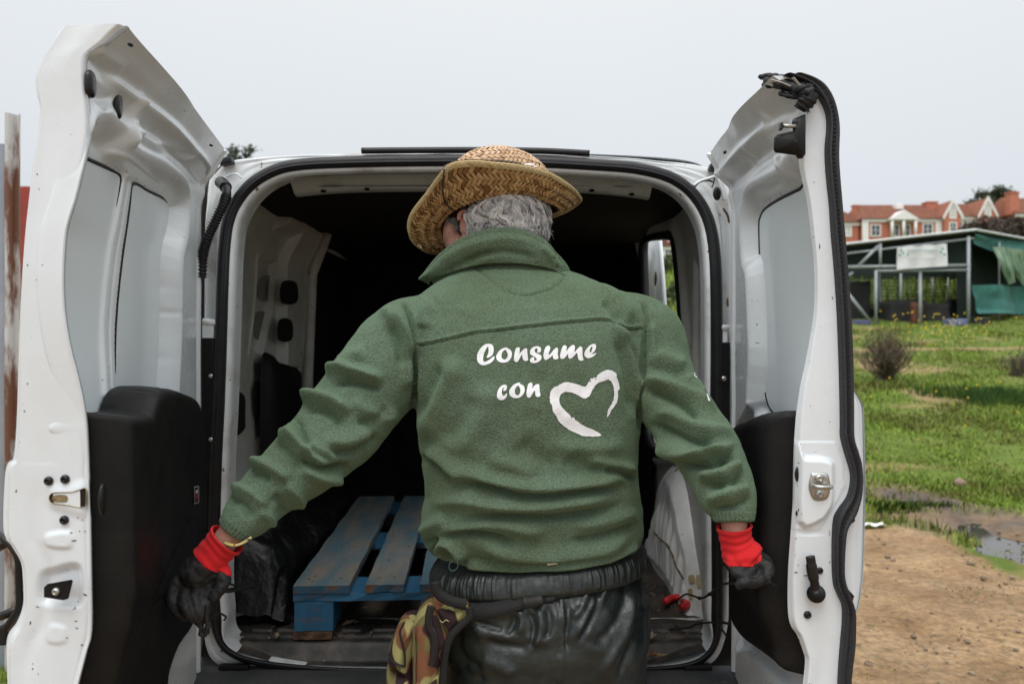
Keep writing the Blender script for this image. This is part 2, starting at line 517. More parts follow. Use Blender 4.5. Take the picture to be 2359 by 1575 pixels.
o = mk('stone', *rock_data((rs[0], rs[1], float(gz(*rs)) + 0.03), 0.06), STONE, label='orange brown clod of earth beside the muddy puddle', cat='stone')
paper_c = ugrid([(2012, 1214)])[0]
pv = []
for j in range(5):
    for i in range(9):
        pv.append((paper_c[0] - 0.08 + i * 0.02, paper_c[1] - 0.04 + j * 0.02, 0.022 + 0.008 * math.sin(i * 1.3 + j)))
mk('paper_scrap', pv, grid_faces(5, 9).tolist(), M('paper', (0.75, 0.75, 0.74, 1), 0.8), label='crumpled white scrap of paper on the dirt by the grass edge', cat='litter')

# ------------------------------------------------------------ grass
GRASS = M('grass_blade', (1.0, 1.0, 1.0, 1), 0.6, spec=0.25, color2=(.62, .46, .62, 1), nscale=1.1, nlo=.40, nhi=.58, detail=6, island=[(0.06, 0.11, 0.015, 1), (0.15, 0.26, 0.025, 1), (0.22, 0.34, 0.035, 1), (0.30, 0.32, 0.08, 1)])
GN, GL = GRASS.node_tree.nodes, GRASS.node_tree.links
def blades(count, ymin, ymax, ratio, h0, h1, seed, mask=True, w=0.004):
    r = np.random.default_rng(seed)
    y = ymin * (ymax / ymin) ** r.random(count)
    x = y * r.uniform(ratio[0], ratio[1], count)
    if mask:
        g, mm = cover_of(x, y)
        if mask == 'weeds': g = S(fnoise(x, y, 0, 2.1, 23) + .5 * fnoise(x, y, 0, 6, 24), .45, .7)
        keep = r.random(count) < g * (0.35 + 0.65 * S(fnoise(x, y, 0, 1.3, 21), -0.5, 0.4))
        x, y = x[keep], y[keep]
    n_ = len(x)
    cl = 0.5 + 0.9 * S(fnoise(x, y, 0, 0.8, 22), -0.3, 0.7)
    h = r.uniform(h0, h1, n_) * cl
    an = r.uniform(0, 2 * np.pi, n_); le = r.uniform(0.1, 0.8, n_) * h
    wd = w * (0.6 + 0.1 * y) * r.uniform(0.7, 1.5, n_)
    z = gz(x, y) - 0.005
    dx, dy = np.cos(an), np.sin(an)
    px, py = -dy, dx
    a = np.stack([x + px * wd, y + py * wd, z], 1); b2 = np.stack([x - px * wd, y - py * wd, z], 1)
    c2 = np.stack([x + dx * le * .4 - px * wd * .7, y + dy * le * .4 - py * wd * .7, z + h * .6], 1)
    d2 = np.stack([x + dx * le * .4 + px * wd * .7, y + dy * le * .4 + py * wd * .7, z + h * .6], 1)
    t = np.stack([x + dx * le, y + dy * le, z + h * 0.95], 1)
    V = np.stack([a, b2, c2, d2, t], 1).reshape(-1, 3)
    i = np.arange(n_)[:, None] * 5
    F = np.concatenate([i + [0, 1, 2], i + [0, 2, 3], i + [3, 2, 4]], 0)
    return V, F
parts_v, parts_f, off = [], [], 0
for args in [(9000, 1.9, 6.2, (0.40, 0.74), 0.008, 0.022, 37, 'weeds'), (60000, 5.2, 13, (0.40, 0.72), 0.03, 0.085, 31), (60000, 13, 27, (0.12, 0.72), 0.04, 0.10, 32),
             (14000, 2.6, 12, (-0.80, -0.56), 0.03, 0.10, 33), (30000, 27, 75, (0.10, 0.74), 0.2, 0.5, 34), (9000, 12, 27, (-0.8, -0.5), 0.07, 0.2, 35)]:
    v_, f_ = blades(*args); parts_v.append(v_); parts_f.append(f_ + off); off += len(v_)
mk('grass', np.concatenate(parts_v), np.concatenate(parts_f), GRASS, smooth=False, kind='stuff', label='short bright green grass covering the slope beside the van')
v_, f_ = blades(5000, 5.4, 8, (0.43, 0.66), 0.10, 0.16, 36)
FLW = M('yellow_flower', (0.75, 0.55, 0.03, 1), 0.6)
mbf = MB()
for i in range(120):
    if i < 85: y_, q_ = random.uniform(17, 24), random.uniform(0.46, 0.60)
    else: y_, q_ = random.uniform(8, 22), random.uniform(0.40, 0.68)
    x_ = y_ * q_; z_ = float(gz(x_, y_)) + random.uniform(0.08, 0.5 if i < 260 else 0.15)
    r_ = 0.006 + 0.0009 * y_
    mbf.add([(x_ - r_, y_, z_), (x_, y_ - r_, z_ + .005), (x_ + r_, y_, z_), (x_, y_ + r_, z_ + .005), (x_, y_, z_ + r_), (x_, y_, z_ - r_)],
            [(0, 1, 4), (1, 2, 4), (2, 3, 4), (3, 0, 4), (0, 5, 1), (1, 5, 2), (2, 5, 3), (3, 5, 0)])
mbf.build('wildflowers', FLW, kind='stuff', label='tiny yellow wildflowers scattered through the grass')

# dry twiggy bushes
TWIG = M('dry_twig', (0.085, 0.062, 0.045, 1), 0.9, island=[(0.05, 0.038, 0.028, 1), (0.10, 0.075, 0.05, 1), (0.15, 0.12, 0.085, 1)])
LEAFG = M('bush_leaf', (0.06, 0.08, 0.03, 1), 0.8, island=[(0.03, 0.045, 0.016, 1), (0.06, 0.085, 0.028, 1), (0.10, 0.11, 0.045, 1)])
def twig_bush(x, y, w, h, nst, label, seed, leaves=400, lean=0.0):
    r = random.Random(seed)
    z = float(gz(x, y))
    root = empty('dry_bush', (x, y, z), label, 'bush')
    mb = MB(); ml = MB()
    for i in range(nst):
        a = r.uniform(0, 2 * math.pi); q = r.random() ** 0.6
        tip = Vector((x + math.cos(a) * q * w / 2 + lean, y + math.sin(a) * q * w / 2, z + h * (1.05 - 0.55 * q * q) * r.uniform(0.55, 1)))
        base = Vector((x + r.uniform(-.06, .06), y + r.uniform(-.06, .06), z))
        mid = base.lerp(tip, 0.5) + Vector((r.uniform(-.08, .08), r.uniform(-.08, .08), -0.03 + r.uniform(0, .1))) * h
        pts = [base, base.lerp(mid, .6) + Vector((r.uniform(-.02, .02),) * 3), mid, mid.lerp(tip, .55) + Vector((r.uniform(-.04, .04), 0, r.uniform(-.02, .04))) * h, tip]
        mb.tube(pts, [0.010, .008, .006, .004, .002], 3, False)
        for k in range(3):
            t0 = pts[r.choice([2, 3])]
            e_ = t0 + Vector((r.uniform(-.2, .2), r.uniform(-.2, .2), r.uniform(.05, .3))) * h * .8
            mb.tube([t0, t0.lerp(e_, .5) + Vector((0, 0, .02)), e_], [.005, .004, .002], 3, False)
            for s in range(leaves // max(nst * 3, 1)):
                p = t0.lerp(e_, r.random()); sz = .018
                q1 = Vector((r.uniform(-1, 1), r.uniform(-1, 1), r.uniform(-1, 1))).normalized() * sz
                q2 = q1.orthogonal().normalized() * sz * .5
                ml.add([p - q1, p + q2, p + q1, p - q2], [(0, 1, 2, 3)])
    mb.build('stems', TWIG, root)
    if ml.v: ml.build('leaves', LEAFG, root, kind='stuff')
    return root
bx = (2040 - CX) / FPX * 13.0
twig_bush(bx, 13.0, 1.15, 0.98, 150, 'bare brown twiggy bush standing in the grass next to the open right door', 1, 160)
twig_bush((2340 - CX) / FPX * 13.5, 13.5, 1.0, 0.55, 60, 'low sprawling dry shrub at the right edge on the grassy slope', 2, 300, 0.2)
def tuft(u, v, n_, h, w, label, mat_):
    d = 2.016 / ((v - CY) / FPX + 0.104)
    x_ = (u - CX) / FPX * d
    mb = MB()
    for i in range(n_):
        a = random.uniform(0, 6.28); q = random.random() ** .8 * w * (1 + .6 * math.sin(a * 3 + 1))
        bx_, by_ = x_ + math.cos(a) * q, d + math.sin(a) * q * .5
        z_ = float(gz(bx_, by_)); hh = h * random.uniform(.5, 1); t_ = random.uniform(-.5, .5) * hh
        mb.add([(bx_ - .007, by_, z_), (bx_ + .007, by_, z_), (bx_ + t_ * .5 + .004, by_ - .02, z_ + hh * .6), (bx_ + t_, by_ - .04, z_ + hh)], [(0, 1, 2), (0, 2, 3)])
    mb.build('grass_clump', mat_, label=label, cat='grass clump')
DARKGR = M('dark_grass', (0.03, 0.07, 0.015, 1), 0.7, spec=0.2, island=[(0.02, 0.045, 0.012, 1), (0.045, 0.10, 0.02, 1), (0.07, 0.14, 0.03, 1)])
tuft(2300, 925, 1500, 0.24, 0.9, 'dark green lush grass clump on the slope at the right', DARKGR)
tuft(2075, 1170, 900, 0.07, 0.35, 'dark green weedy tuft where the grass meets the bare dirt', DARKGR)

# ------------------------------------------------------------ houses on the hill
BRICK = M('salmon_brick_wall', (0.52, 0.19, 0.12, 1), 0.9, color2=(0.44, 0.15, 0.095, 1), nscale=3)
TILE = M('clay_tile_roof', (0.34, 0.13, 0.075, 1), 0.9, color2=(0.20, 0.085, 0.055, 1), nscale=2.2, island=[(0.8, 0.8, 0.8, 1), (1, 1, 1, 1), (1.0, .9, .85, 1)])
TRIM = M('white_house_trim', (0.78, 0.76, 0.75, 1), 0.7)
GLASS_D = M('far_window_glass', (0.07, 0.085, 0.10, 1), 0.15)
SHUT = M('pale_window_blind', (0.55, 0.55, 0.54, 1), 0.6)
def bx_(mb, x0, x1, y0, y1, z0, z1): mb.box(((x0 + x1) / 2, (y0 + y1) / 2, (z0 + z1) / 2), (x1 - x0, y1 - y0, z1 - z0))
def hip_roof(root, x0, x1, y0, y1, z0, z1, hip=1.0, gable=False):
    "tile courses as real steps, each course a strip"
    n_ = 9; V = []; F = []
    ym = (y0 + y1) / 2
    mb = MB()
    for k in range(n_):
        for side in (0, 1):
            ta, tb = k / n_, (k + 1.25) / n_
            ya = y0 + (ym - y0) * ta if side == 0 else y1 - (y1 - ym) * ta
            yb = y0 + (ym - y0) * min(tb, 1) if side == 0 else y1 - (y1 - ym) * min(tb, 1)
            za = z0 + (z1 - z0) * ta + 0.10; zb = z0 + (z1 - z0) * min(tb, 1) + 0.0
            m_seg = int((x1 - x0) / 0.9)
            for s in range(m_seg):
                fa, fb = s / m_seg, (s + 1) / m_seg
                h_ = 0 if gable else hip
                xa0 = x0 + h_ * ta * (x1 - x0) * .5 * 0.2; xa1 = x1 - h_ * ta * (x1 - x0) * .5 * .2
                xb0 = x0 + h_ * tb * (x1 - x0) * .5 * .2; xb1 = x1 - h_ * tb * (x1 - x0) * .5 * .2
                mb.add([(xa0 + (xa1 - xa0) * fa, ya, za), (xa0 + (xa1 - xa0) * fb - .02, ya, za), (xb0 + (xb1 - xb0) * fb - .02, yb, zb), (xb0 + (xb1 - xb0) * fa, yb, zb)], [(0, 1, 2, 3)])
    m2 = MB()
    q = 0 if gable else 0.1 * hip * (x1 - x0)
    m2.add([(x0, y0, z0), (x1, y0, z0), (x1, y1, z0), (x0, y1, z0), (x0 + q, ym, z1), (x1 - q, ym, z1)], [(0, 1, 5, 4), (2, 3, 4, 5), (0, 4, 3), (1, 2, 5), (3, 2, 1, 0)])
    r_ = m2.build('roof', TILE, root)
    mb.build('roof_tiles', TILE, r_, kind='stuff')
    return r_
def window(root, x, y, z, w, h, blind=False):
    mb = MB(); t = 0.16
    bx_(mb, x - w / 2 - t, x + w / 2 + t, y - .12, y, z + h / 2, z + h / 2 + t); bx_(mb, x - w / 2 - t, x + w / 2 + t, y - .12, y, z - h / 2 - t, z - h / 2)
    bx_(mb, x - w / 2 - t, x - w / 2, y - .12, y, z - h / 2, z + h / 2); bx_(mb, x + w / 2, x + w / 2 + t, y - .12, y, z - h / 2, z + h / 2)
    bx_(mb, x - .04, x + .04, y - .08, y, z - h / 2, z + h / 2); bx_(mb, x - w / 2, x - .04, y - .08, y, z - .03, z + .03); bx_(mb, x + .04, x + w / 2, y - .08, y, z - .03, z + .03)
    f = mb.build('window', TRIM, root)
    m2 = MB(); bx_(m2, x - w / 2, x + w / 2, y - .05, y - .02, z - h / 2, z + h / 2); m2.build('pane', SHUT if blind else GLASS_D, f)
def chimney(parent, x, y, z0, z1, w=0.9, mat_=None):
    mb = MB(); bx_(mb, x - w / 2, x + w / 2, y - w / 2, y + w / 2, z0, z1); bx_(mb, x - w / 2 - .1, x + w / 2 + .1, y - w / 2 - .1, y + w / 2 + .1, z1, z1 + .2)
    mb.build('chimney', mat_ or BRICK, parent)

HD = 120.0
def hx(u): return (u - CX) / FPX * HD
def hz(v): return CZ - (v - CY) / FPX * HD
def house(u0, u1, v_ridge, v_eave, v_base, label, wins=(), depth=9, gable=False, dd=0, roof=True):
    x0, x1 = hx(u0), hx(u1); y0 = HD + dd
    root = empty('brick_house', ((x0 + x1) / 2, y0 + depth / 2, hz(v_base)), label, 'house', 'red roofed houses along the hilltop')
    mb = MB(); bx_(mb, x0, x1, y0, y0 + depth, hz(v_base) - 4, hz(v_eave)); mb.build('wall', BRICK, root)
    mb = MB(); bx_(mb, x0 - .2, x1 + .2, y0 - .25, y0 - .003, hz(v_eave) - .45, hz(v_eave)); mb.build('cornice', TRIM, root)
    r_ = hip_roof(root, x0 - .35, x1 + .35, y0 - .5, y0 + depth + .5, hz(v_eave) + .02, hz(v_ridge), 1.0, gable)
    for u, v, w, h, bl in wins: window(root, hx(u), y0 - .004, hz(v), w, h, bl)
    return root, r_, y0
# left wing
h1, r1, y0 = house(1915, 1978, 477, 513, 560, 'terraced brick house with a plain tiled roof, leftmost beside the open door', [(1951, 533, 1.1, 1.3, True)])
chimney(r1, hx(1990), HD + 3, hz(500), hz(468), 0.8)
# main house with pediment
h2, r2, y0 = house(1982, 2168, 463, 507, 560, 'wide brick house with a white triangular pediment and columned porch', [(2010, 533, 1.25, 1.5, False), (2129, 530, 1.25, 1.5, False), (2055, 533, .9, 1.6, False), (2080, 533, .9, 1.6, False)], dd=-1)
mb = MB(); yy = y0 - 1.4
mb.add([(hx(2032), yy, hz(511)), (hx(2101), yy, hz(511)), (hx(2066), yy, hz(489)), (hx(2032), y0 - .3, hz(511)), (hx(2101), y0 - .3, hz(511)), (hx(2066), y0 + 2, hz(489))],
       [(0, 1, 2), (3, 5, 4), (0, 3, 4, 1), (1, 4, 5, 2), (2, 5, 3, 0)]); mb.build('pediment', TRIM, h2)
for u in (2040, 2066, 2093):
    tube('column', [(hx(u), yy + .3, hz(511)), (hx(u), yy + .3, hz(552))], .22, TRIM, h2, 8)
for u in (1986, 2153):
    mb = MB(); bx_(mb, hx(u) - .45, hx(u) + .45, y0 - .2, y0 - .004, hz(556), hz(507) - .46); mb.build('pilaster', TRIM, h2)
mb = MB(); bx_(mb, hx(2075), hx(2092), y0 + 2.4, y0 + 4.2, hz(478), hz(468)); bx_(mb, hx(2079), hx(2089), y0 + 2.8, y0 + 3.8, hz(468), hz(464)); mb.build('roof_lantern', TRIM, r2)
chimney(r2, hx(2166), y0 + 4, hz(490), hz(461), 1.6)
# gabled link
def gable_house(u0, u1, v_top, v_eave, label, dd):
    x0, x1 = hx(u0), hx(u1); y0 = HD + dd; xm = (x0 + x1) / 2
    root = empty('brick_house', (xm, y0 + 4, hz(560)), label, 'house', 'red roofed houses along the hilltop')
    mb = MB(); mb.add([(x0, y0, hz(560) - 4), (x1, y0, hz(560) - 4), (x1, y0, hz(v_eave)), (xm, y0, hz(v_top)), (x0, y0, hz(v_eave)),
                       (x0, y0 + 8, hz(560) - 4), (x1, y0 + 8, hz(560) - 4), (x1, y0 + 8, hz(v_eave)), (xm, y0 + 8, hz(v_top)), (x0, y0 + 8, hz(v_eave))],
                      [(0, 1, 2, 3, 4), (9, 8, 7, 6, 5), (0, 5, 6, 1), (1, 6, 7, 2), (4, 9, 5, 0)]); mb.build('wall', BRICK, root)
    mb = MB()
    for sx, xe in ((-1, x0), (1, x1)):
        mb.add([(xm, y0 - .3, hz(v_top) + .5), (xe + sx * .3, y0 - .3, hz(v_eave) + .1), (xe + sx * .3, y0 - .3, hz(v_eave) - .45), (xm, y0 - .3, hz(v_top) - .1)], [(0, 1, 2, 3)])
        mb.add([(xm, y0 - .02, hz(v_top) + .5), (xe + sx * .3, y0 - .02, hz(v_eave) + .1), (xe + sx * .3, y0 - .02, hz(v_eave) - .45), (xm, y0 - .02, hz(v_top) - .1)], [(0, 1, 2, 3)])
    mb.build('gable_trim', TRIM, root)
    mb = MB()
    for sx, xe in ((-1, x0), (1, x1)):
        mb.add([(xm, y0 + .002, hz(v_top) + .25), (xe + sx * .4, y0 + .002, hz(v_eave)), (xe + sx * .4, y0 + 8.4, hz(v_eave)), (xm, y0 + 8.4, hz(v_top) + .25)], [(0, 1, 2, 3)])
    mb.build('roof', TILE, root)
    window(root, xm, y0 - .004, hz((v_top + v_eave) / 2 + 6), .7, 1.7, True)
    window(root, xm, y0 - .004, hz(530), .8, 1.5, False)
    return root
gable_house(2160, 2196, 470, 505, 'narrow gabled brick house front with white sloping trim', -2)
h3, r3, y0 = house(2192, 2262, 458, 499, 560, 'brick house with a tall tiled roof right of the narrow gable', [(2225, 520, 1.6, 1.7, True)], dd=0, gable=True)
mb = MB(); bx_(mb, hx(2246), hx(2254), y0 - .2, y0 - .004, hz(540), hz(499) - .46); mb.build('pilaster', TRIM, h3)
gable_house(2248, 2284, 462, 500, 'gabled brick house end next to the dark conifer', -1)
h4, r4, y0 = house(2312, 2420, 452, 500, 560, 'brick house at the right edge behind the dark shrubs', [(2338, 517, 1.5, 1.4, False), (2385, 517, 1.5, 1.4, False)], dd=-3)
chimney(r4, hx(2312), y0 + 1.0, hz(500), hz(452), 1.3)
# houses lower down, seen through the van's side window
HD = 110.0
house(1470, 1548, 540, 568, 605, 'brick house glimpsed through the side window of the van', [(1540, 585, 1.2, 1.4, False), (1520, 585, 1.2, 1.4, False)])
house(1552, 1640, 545, 572, 608, 'second brick house seen beyond the van side window', [(1565, 590, 1.2, 1.4, True), (1590, 590, 1.2, 1.4, True)])
HD = 120.0

# ------------------------------------------------------------ trees
def leaf_tree(x, y, z, h, w, label, seed, nleaf=5000, conifer=False, ls=0.28):
    r = np.random.default_rng(seed)
    root = empty('pine_tree' if conifer else 'tree', (x, y, z), label, 'tree')
    mb = MB(); mb.tube([(x, y, z - .3), (x + .1, y, z + h * .4), (x, y, z + h * .75), (x, y, z + h * .95)], [w * .06, w * .045, w * .03, w * .01], 8)
    rr_ = random.Random(seed)
    tips = []
    for i in range(26):
        a = rr_.uniform(0, 6.28); t = rr_.uniform(.35, .97)
        q = w / 2 * ((1.05 - t) * 1.5 if conifer else math.sqrt(max(0, 1 - ((t - .66) / .36) ** 2))) * rr_.uniform(.6, 1)
        e_ = Vector((x + math.cos(a) * q, y + math.sin(a) * q, z + h * (t + .04)))
        mb.tube([(x, y, z + h * (t - .1)), Vector((x, y, z + h * t)).lerp(e_, .5), e_], [w * .018, w * .012, w * .004], 4, False); tips.append(e_)
    mb.build('trunk', M('bark', (0.07, 0.05, 0.038, 1), .95), root)
    tips = np.array([tuple(t) for t in tips])
    c_ = tips[r.integers(0, len(tips), nleaf)]
    inner = r.random(nleaf) ** .5
    ctr = np.array([x, y, 0]) * 1.0
    pos = c_.copy(); pos[:, 0] = x + (c_[:, 0] - x) * (.45 + .6 * inner); pos[:, 1] = y + (c_[:, 1] - y) * (.45 + .6 * inner)
    pos = pos + r.normal(0, 1, (nleaf, 3)) * w * np.array([.075, .075, .05])
    a = r.normal(0, 1, (nleaf, 3)); a /= np.linalg.norm(a, axis=1)[:, None]
    b3 = np.cross(a, r.normal(0, 1, (nleaf, 3))); b3 /= np.linalg.norm(b3, axis=1)[:, None]
    a *= ls; b3 *= ls * .4
    V = np.stack([pos - a, pos + b3, pos + a, pos - b3], 1).reshape(-1, 3)
    F = np.arange(nleaf * 4).reshape(-1, 4)
    mk('crown', V, F, LEAF_D, root, smooth=False, kind='stuff')
LEAF_D = M('dark_leaf', (0.03, 0.045, 0.02, 1), .7, island=[(0.015, 0.025, 0.012, 1), (0.035, 0.055, 0.022, 1), (0.06, 0.08, 0.035, 1)])
leaf_tree(hx(2292) * 1.06, 128, hz(560) - 2, 11.5, 7, 'dark conifer between the gabled houses on the hilltop', 41, 4500)
leaf_tree(P(541, 787, 21).x, 21, float(gz(-7.3, 21)), (CZ + (CY - 326) / FPX * 21) - float(gz(-7.3, 21)), 1.1, 'dark treetop poking above the van roof beside the left door', 42, 1500, True, .07)
leaf_tree(P(574, 787, 22).x, 22, float(gz(-7.2, 22)), (CZ + (CY - 343) / FPX * 22) - float(gz(-7.2, 22)), 1.2, 'second smaller treetop just showing over the van roof', 43, 1500, True, .07)
def shrub(x, y, w, h, label, seed, nleaf, mat_, ls=.12):
    r = np.random.default_rng(seed); z = float(gz(x, y))
    root = empty('shrub', (x, y, z), label, 'shrub')
    p = r.normal(0, 1, (nleaf, 3)); p /= np.linalg.norm(p, axis=1)[:, None]; p *= (r.random(nleaf) ** .4)[:, None]
    lump = 1 + .35 * fnoise(p[:, 0], p[:, 1], p[:, 2], 2.2, seed)
    pos = np.stack([x + p[:, 0] * w / 2 * lump, y + p[:, 1] * w / 3 * lump, z + h * .45 + p[:, 2] * h * .55 * lump], 1)
    a = r.normal(0, 1, (nleaf, 3)); a /= np.linalg.norm(a, axis=1)[:, None]
    b3 = np.cross(a, r.normal(0, 1, (nleaf, 3))); b3 /= np.linalg.norm(b3, axis=1)[:, None]
    a *= ls; b3 *= ls * .5
    mk('crown', np.stack([pos - a, pos + b3, pos + a, pos - b3], 1).reshape(-1, 3), np.arange(nleaf * 4).reshape(-1, 4), mat_, root, smooth=False, kind='stuff')
    mb = MB()
    for i in range(7):
        mb.tube([(x, y, z - .1), (x + random.uniform(-.3, .3) * w, y + random.uniform(-.2, .2) * w, z + h * .6)], [.05 * h / 2, .02], 4, False)
    mb.build('stems', TWIG, root)
HEDGE = M('brownish_hedge_leaf', (0.07, 0.05, 0.035, 1), .8, island=[(0.03, 0.028, 0.02, 1), (0.07, 0.05, 0.035, 1), (0.11, 0.075, 0.055, 1)])
for i, (u, d, w, h, lb) in enumerate([(2290, 100, 7, 3.6, 'brown dry hedge bush below the gabled houses'), (2335, 98, 8, 3.4, 'dark brown shrub below the right edge house'),
                                      (2390, 97, 8, 3.8, 'brown shrub at the far right below the last house'), (2240, 104, 5, 2.2, 'low brown bush under the tall roofed house')]):
    x_ = (u - CX) / FPX * d
    shrub(x_, d, w, h, lb, 50 + i, 2600, HEDGE, .3)
MIDG = M('olive_leaf', (0.07, 0.09, 0.035, 1), .8, island=[(0.04, 0.055, 0.02, 1), (0.08, 0.11, 0.04, 1), (0.13, 0.15, 0.06, 1)])
for i, (u, d, w, h) in enumerate([(2085, 48, 5, 1.9), (2150, 52, 6, 2.0), (2010, 46, 4, 1.6), (1535, 30, 0.9, 0.6), (1572, 34, 1.2, 0.7), (2195, 44, 4, 1.7), (1545, 60, 3, 1.4), (2330, 40, 3, 1.4)]):
    shrub((u - CX) / FPX * d, d, w, h, ['round olive bush seen through the middle of the shed', 'olive bush behind the centre post of the shed', 'olive bush behind the shed at the left post',
          'small shrub seen through the van side window', 'shrub beyond the van window lower right corner', 'olive bush behind the right bay of the shed', 'larger bush uphill in the van side window', 'bush hidden behind the green netting'][i], 60 + i, 2200, MIDG, .1 + .001 * d)

# ------------------------------------------------------------ shed with green shade netting
SD = 25.0
def sp_(u, v, d=SD): return P(u, v, d)
STEEL = M('grey_steel_tube', (0.36, 0.40, 0.42, 1), .5, .3, color2=(0.27, 0.30, 0.32, 1), nscale=5)
NETG = M('teal_shade_net', (0.05, 0.19, 0.165, 1), .9, color2=(0.03, 0.12, 0.105, 1), nscale=2, bump=.3, bscale=30)
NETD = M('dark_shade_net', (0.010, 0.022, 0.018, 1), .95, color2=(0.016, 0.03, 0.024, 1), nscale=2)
NETP = M('pale_green_net', (0.30, 0.42, 0.32, 1), .9, color2=(0.16, 0.27, 0.2, 1), nscale=3)
shed = empty('open_shed', tuple(Vector((sp_(2130, 750).x, SD + 3, 1.9))), 'open steel framed shed roofed and sided with green shade netting', 'shed')
cor = sp_(2245, 534); lef = sp_(1880, 574); far_r = Vector(((2620 - CX) / FPX * 33, 33, CZ - (600 - CY) / FPX * 33))
def bar(name, a, b_, r_, m_=STEEL, pr_=shed): return tube(name, [a, b_], r_, m_, pr_, 8)
# roof: corrugated sheet
back = Vector((far_r.x - cor.x, far_r.y - cor.y, 0)) * 0.8
V = []
for j in range(2):
    row = []
    for i in range(160):
        t = i / 159
        p = lef.lerp(cor, t) + (back * j) + Vector((0, 0, .02 + .02 * math.cos(i * 1.9) + (.9 * -0.12 * j)))
        row.append(tuple(p))
    V.append(row)
grid('roof', np.array(V), M('dark_roof_sheet', (0.03, 0.036, 0.036, 1), .8), shed)
mb = MB()
for a, b_ in ((lef, cor), (cor, far_r)):
    mb.tube([a + Vector((0, -.06, .06)), b_ + Vector((0, -.06, .06))], .035, 4)
mb.build('roof_edge', M('pale_steel', (0.62, 0.66, 0.68, 1), .5, .2), shed)
for (u0, v0, u1, v1, r_) in [(1900, 590, 2243, 549, .03), (1940, 615, 2235, 611, .05), (2018, 624, 2235, 622, .04)]:
    bar('beam', sp_(u0, v0), sp_(u1, v1), r_)
for (u, v0, v1, r_, d) in [(2018, 623, 752, .05, SD), (2120, 623, 760, .05, SD), (2231, 545, 765, .055, SD), (2028, 560, 613, .045, SD), (2028, 625, 745, .04, SD + 1.5), (2075, 630, 745, .045, SD + 4), (2148, 640, 700, .05, SD + 6), (2184, 640, 700, .05, SD + 6), (2214, 640, 700, .04, SD + 6)]:
    bar('post', sp_(u, v0, d), sp_(u, v1, d), r_)
bar('brace', sp_(1977, 613), sp_(2024, 566), .05)
bar('brace', sp_(1945, 665), sp_(2006, 742), .05)
bar('brace', sp_(1925, 650), sp_(1965, 628), .04)
# dark netting wall of the upper truss and a dark rear
def net(name, pts, mat_, nu=30, nv=12, sag=.1, seed=1, parent=shed, wave=.12):
    a, b_, c_, d_ = [Vector(p) for p in pts]
    V = []
    for j in range(nv):
        row = []
        for i in range(nu):
            s, t = i / (nu - 1), j / (nv - 1)
            p = a.lerp(b_, s).lerp(d_.lerp(c_, s), t)
            w_ = float(fnoise(s * 6, t * 3, 0, 1.0, seed))
            p = p + Vector((0, -wave * w_ - wave * .5 * math.sin(s * 20 + seed), -sag * math.sin(math.pi * ((s * 3) % 1)) * t))
            row.append(tuple(p))
        V.append(row)
    return grid(name, np.array(V), mat_, parent)
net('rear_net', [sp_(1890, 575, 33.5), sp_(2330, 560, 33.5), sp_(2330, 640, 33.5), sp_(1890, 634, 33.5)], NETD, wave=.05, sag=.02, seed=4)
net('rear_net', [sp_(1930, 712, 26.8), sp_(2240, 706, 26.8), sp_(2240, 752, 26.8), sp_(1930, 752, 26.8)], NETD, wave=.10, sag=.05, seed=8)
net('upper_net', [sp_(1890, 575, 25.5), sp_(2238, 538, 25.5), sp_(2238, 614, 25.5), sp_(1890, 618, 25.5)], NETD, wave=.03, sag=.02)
net('side_net', [cor + Vector((.05, .1, -.02)), far_r + Vector((0, 0, -.05)), far_r + Vector((0, 0, -.75)), cor + Vector((.05, .1, -.35))], NETG, 60, 10, .12, 3)
sidev = (far_r - cor); sidev.z = 0
def sd_(t, z): 
    p = cor + sidev * t; return Vector((p.x, p.y, z))
net('side_net', [sd_(.01, CZ + (CY - 655) / FPX * 25), sd_(.75, CZ + (CY - 655) / FPX * 29), sd_(.72, 2.35), sd_(.03, 2.25)], NETG, 60, 26, .0, 5, wave=.4)
for q, t in enumerate((.10, .17, .24, .31)):
    a = sd_(t, 5.05); 
    net('rolled_net', [sd_(t - .05, 4.35) - Vector((0, .3, 0)), sd_(t + .04, 4.4) - Vector((0, .3, 0)), sd_(t + .07, 3.3) - Vector((0, .3, 0)), sd_(t + .04, 3.2) - Vector((0, .3, 0))], NETP, 14, 16, .02, 9 + q, wave=.12)
net('rear_net', [sd_(.0, 4.9) + Vector((-.1, .8, 0)), sd_(1.0, 5.2) + Vector((-.1, .8, 0)), sd_(1.0, 1.5) + Vector((-.1, .8, 0)), sd_(.0, 1.5) + Vector((-.1, .8, 0))], NETD, 30, 10, .02, 7)
for t in (.12, .28, .45, .62, .8):
    bar('post', sd_(t, 4.6), sd_(t, 1.6), .03)
mb = MB()
for i in range(70):
    u_ = 1935 + i * 4.4; a_, c_ = sp_(u_, 600, 29), sp_(u_ + 1, 742, 29); mb.box(a_.lerp(c_, .5), (.030 + .02 * (i % 5 == 0), .01, a_.z - c_.z))
for j in range(16):
    a_, c_ = sp_(1932, 612 + j * 8, 29.02), sp_(2242, 610 + j * 8, 29.02); mb.box(a_.lerp(c_, .5), (c_.x - a_.x, .01, .028))
mb.build('rear_mesh', NETD, shed, kind='stuff')
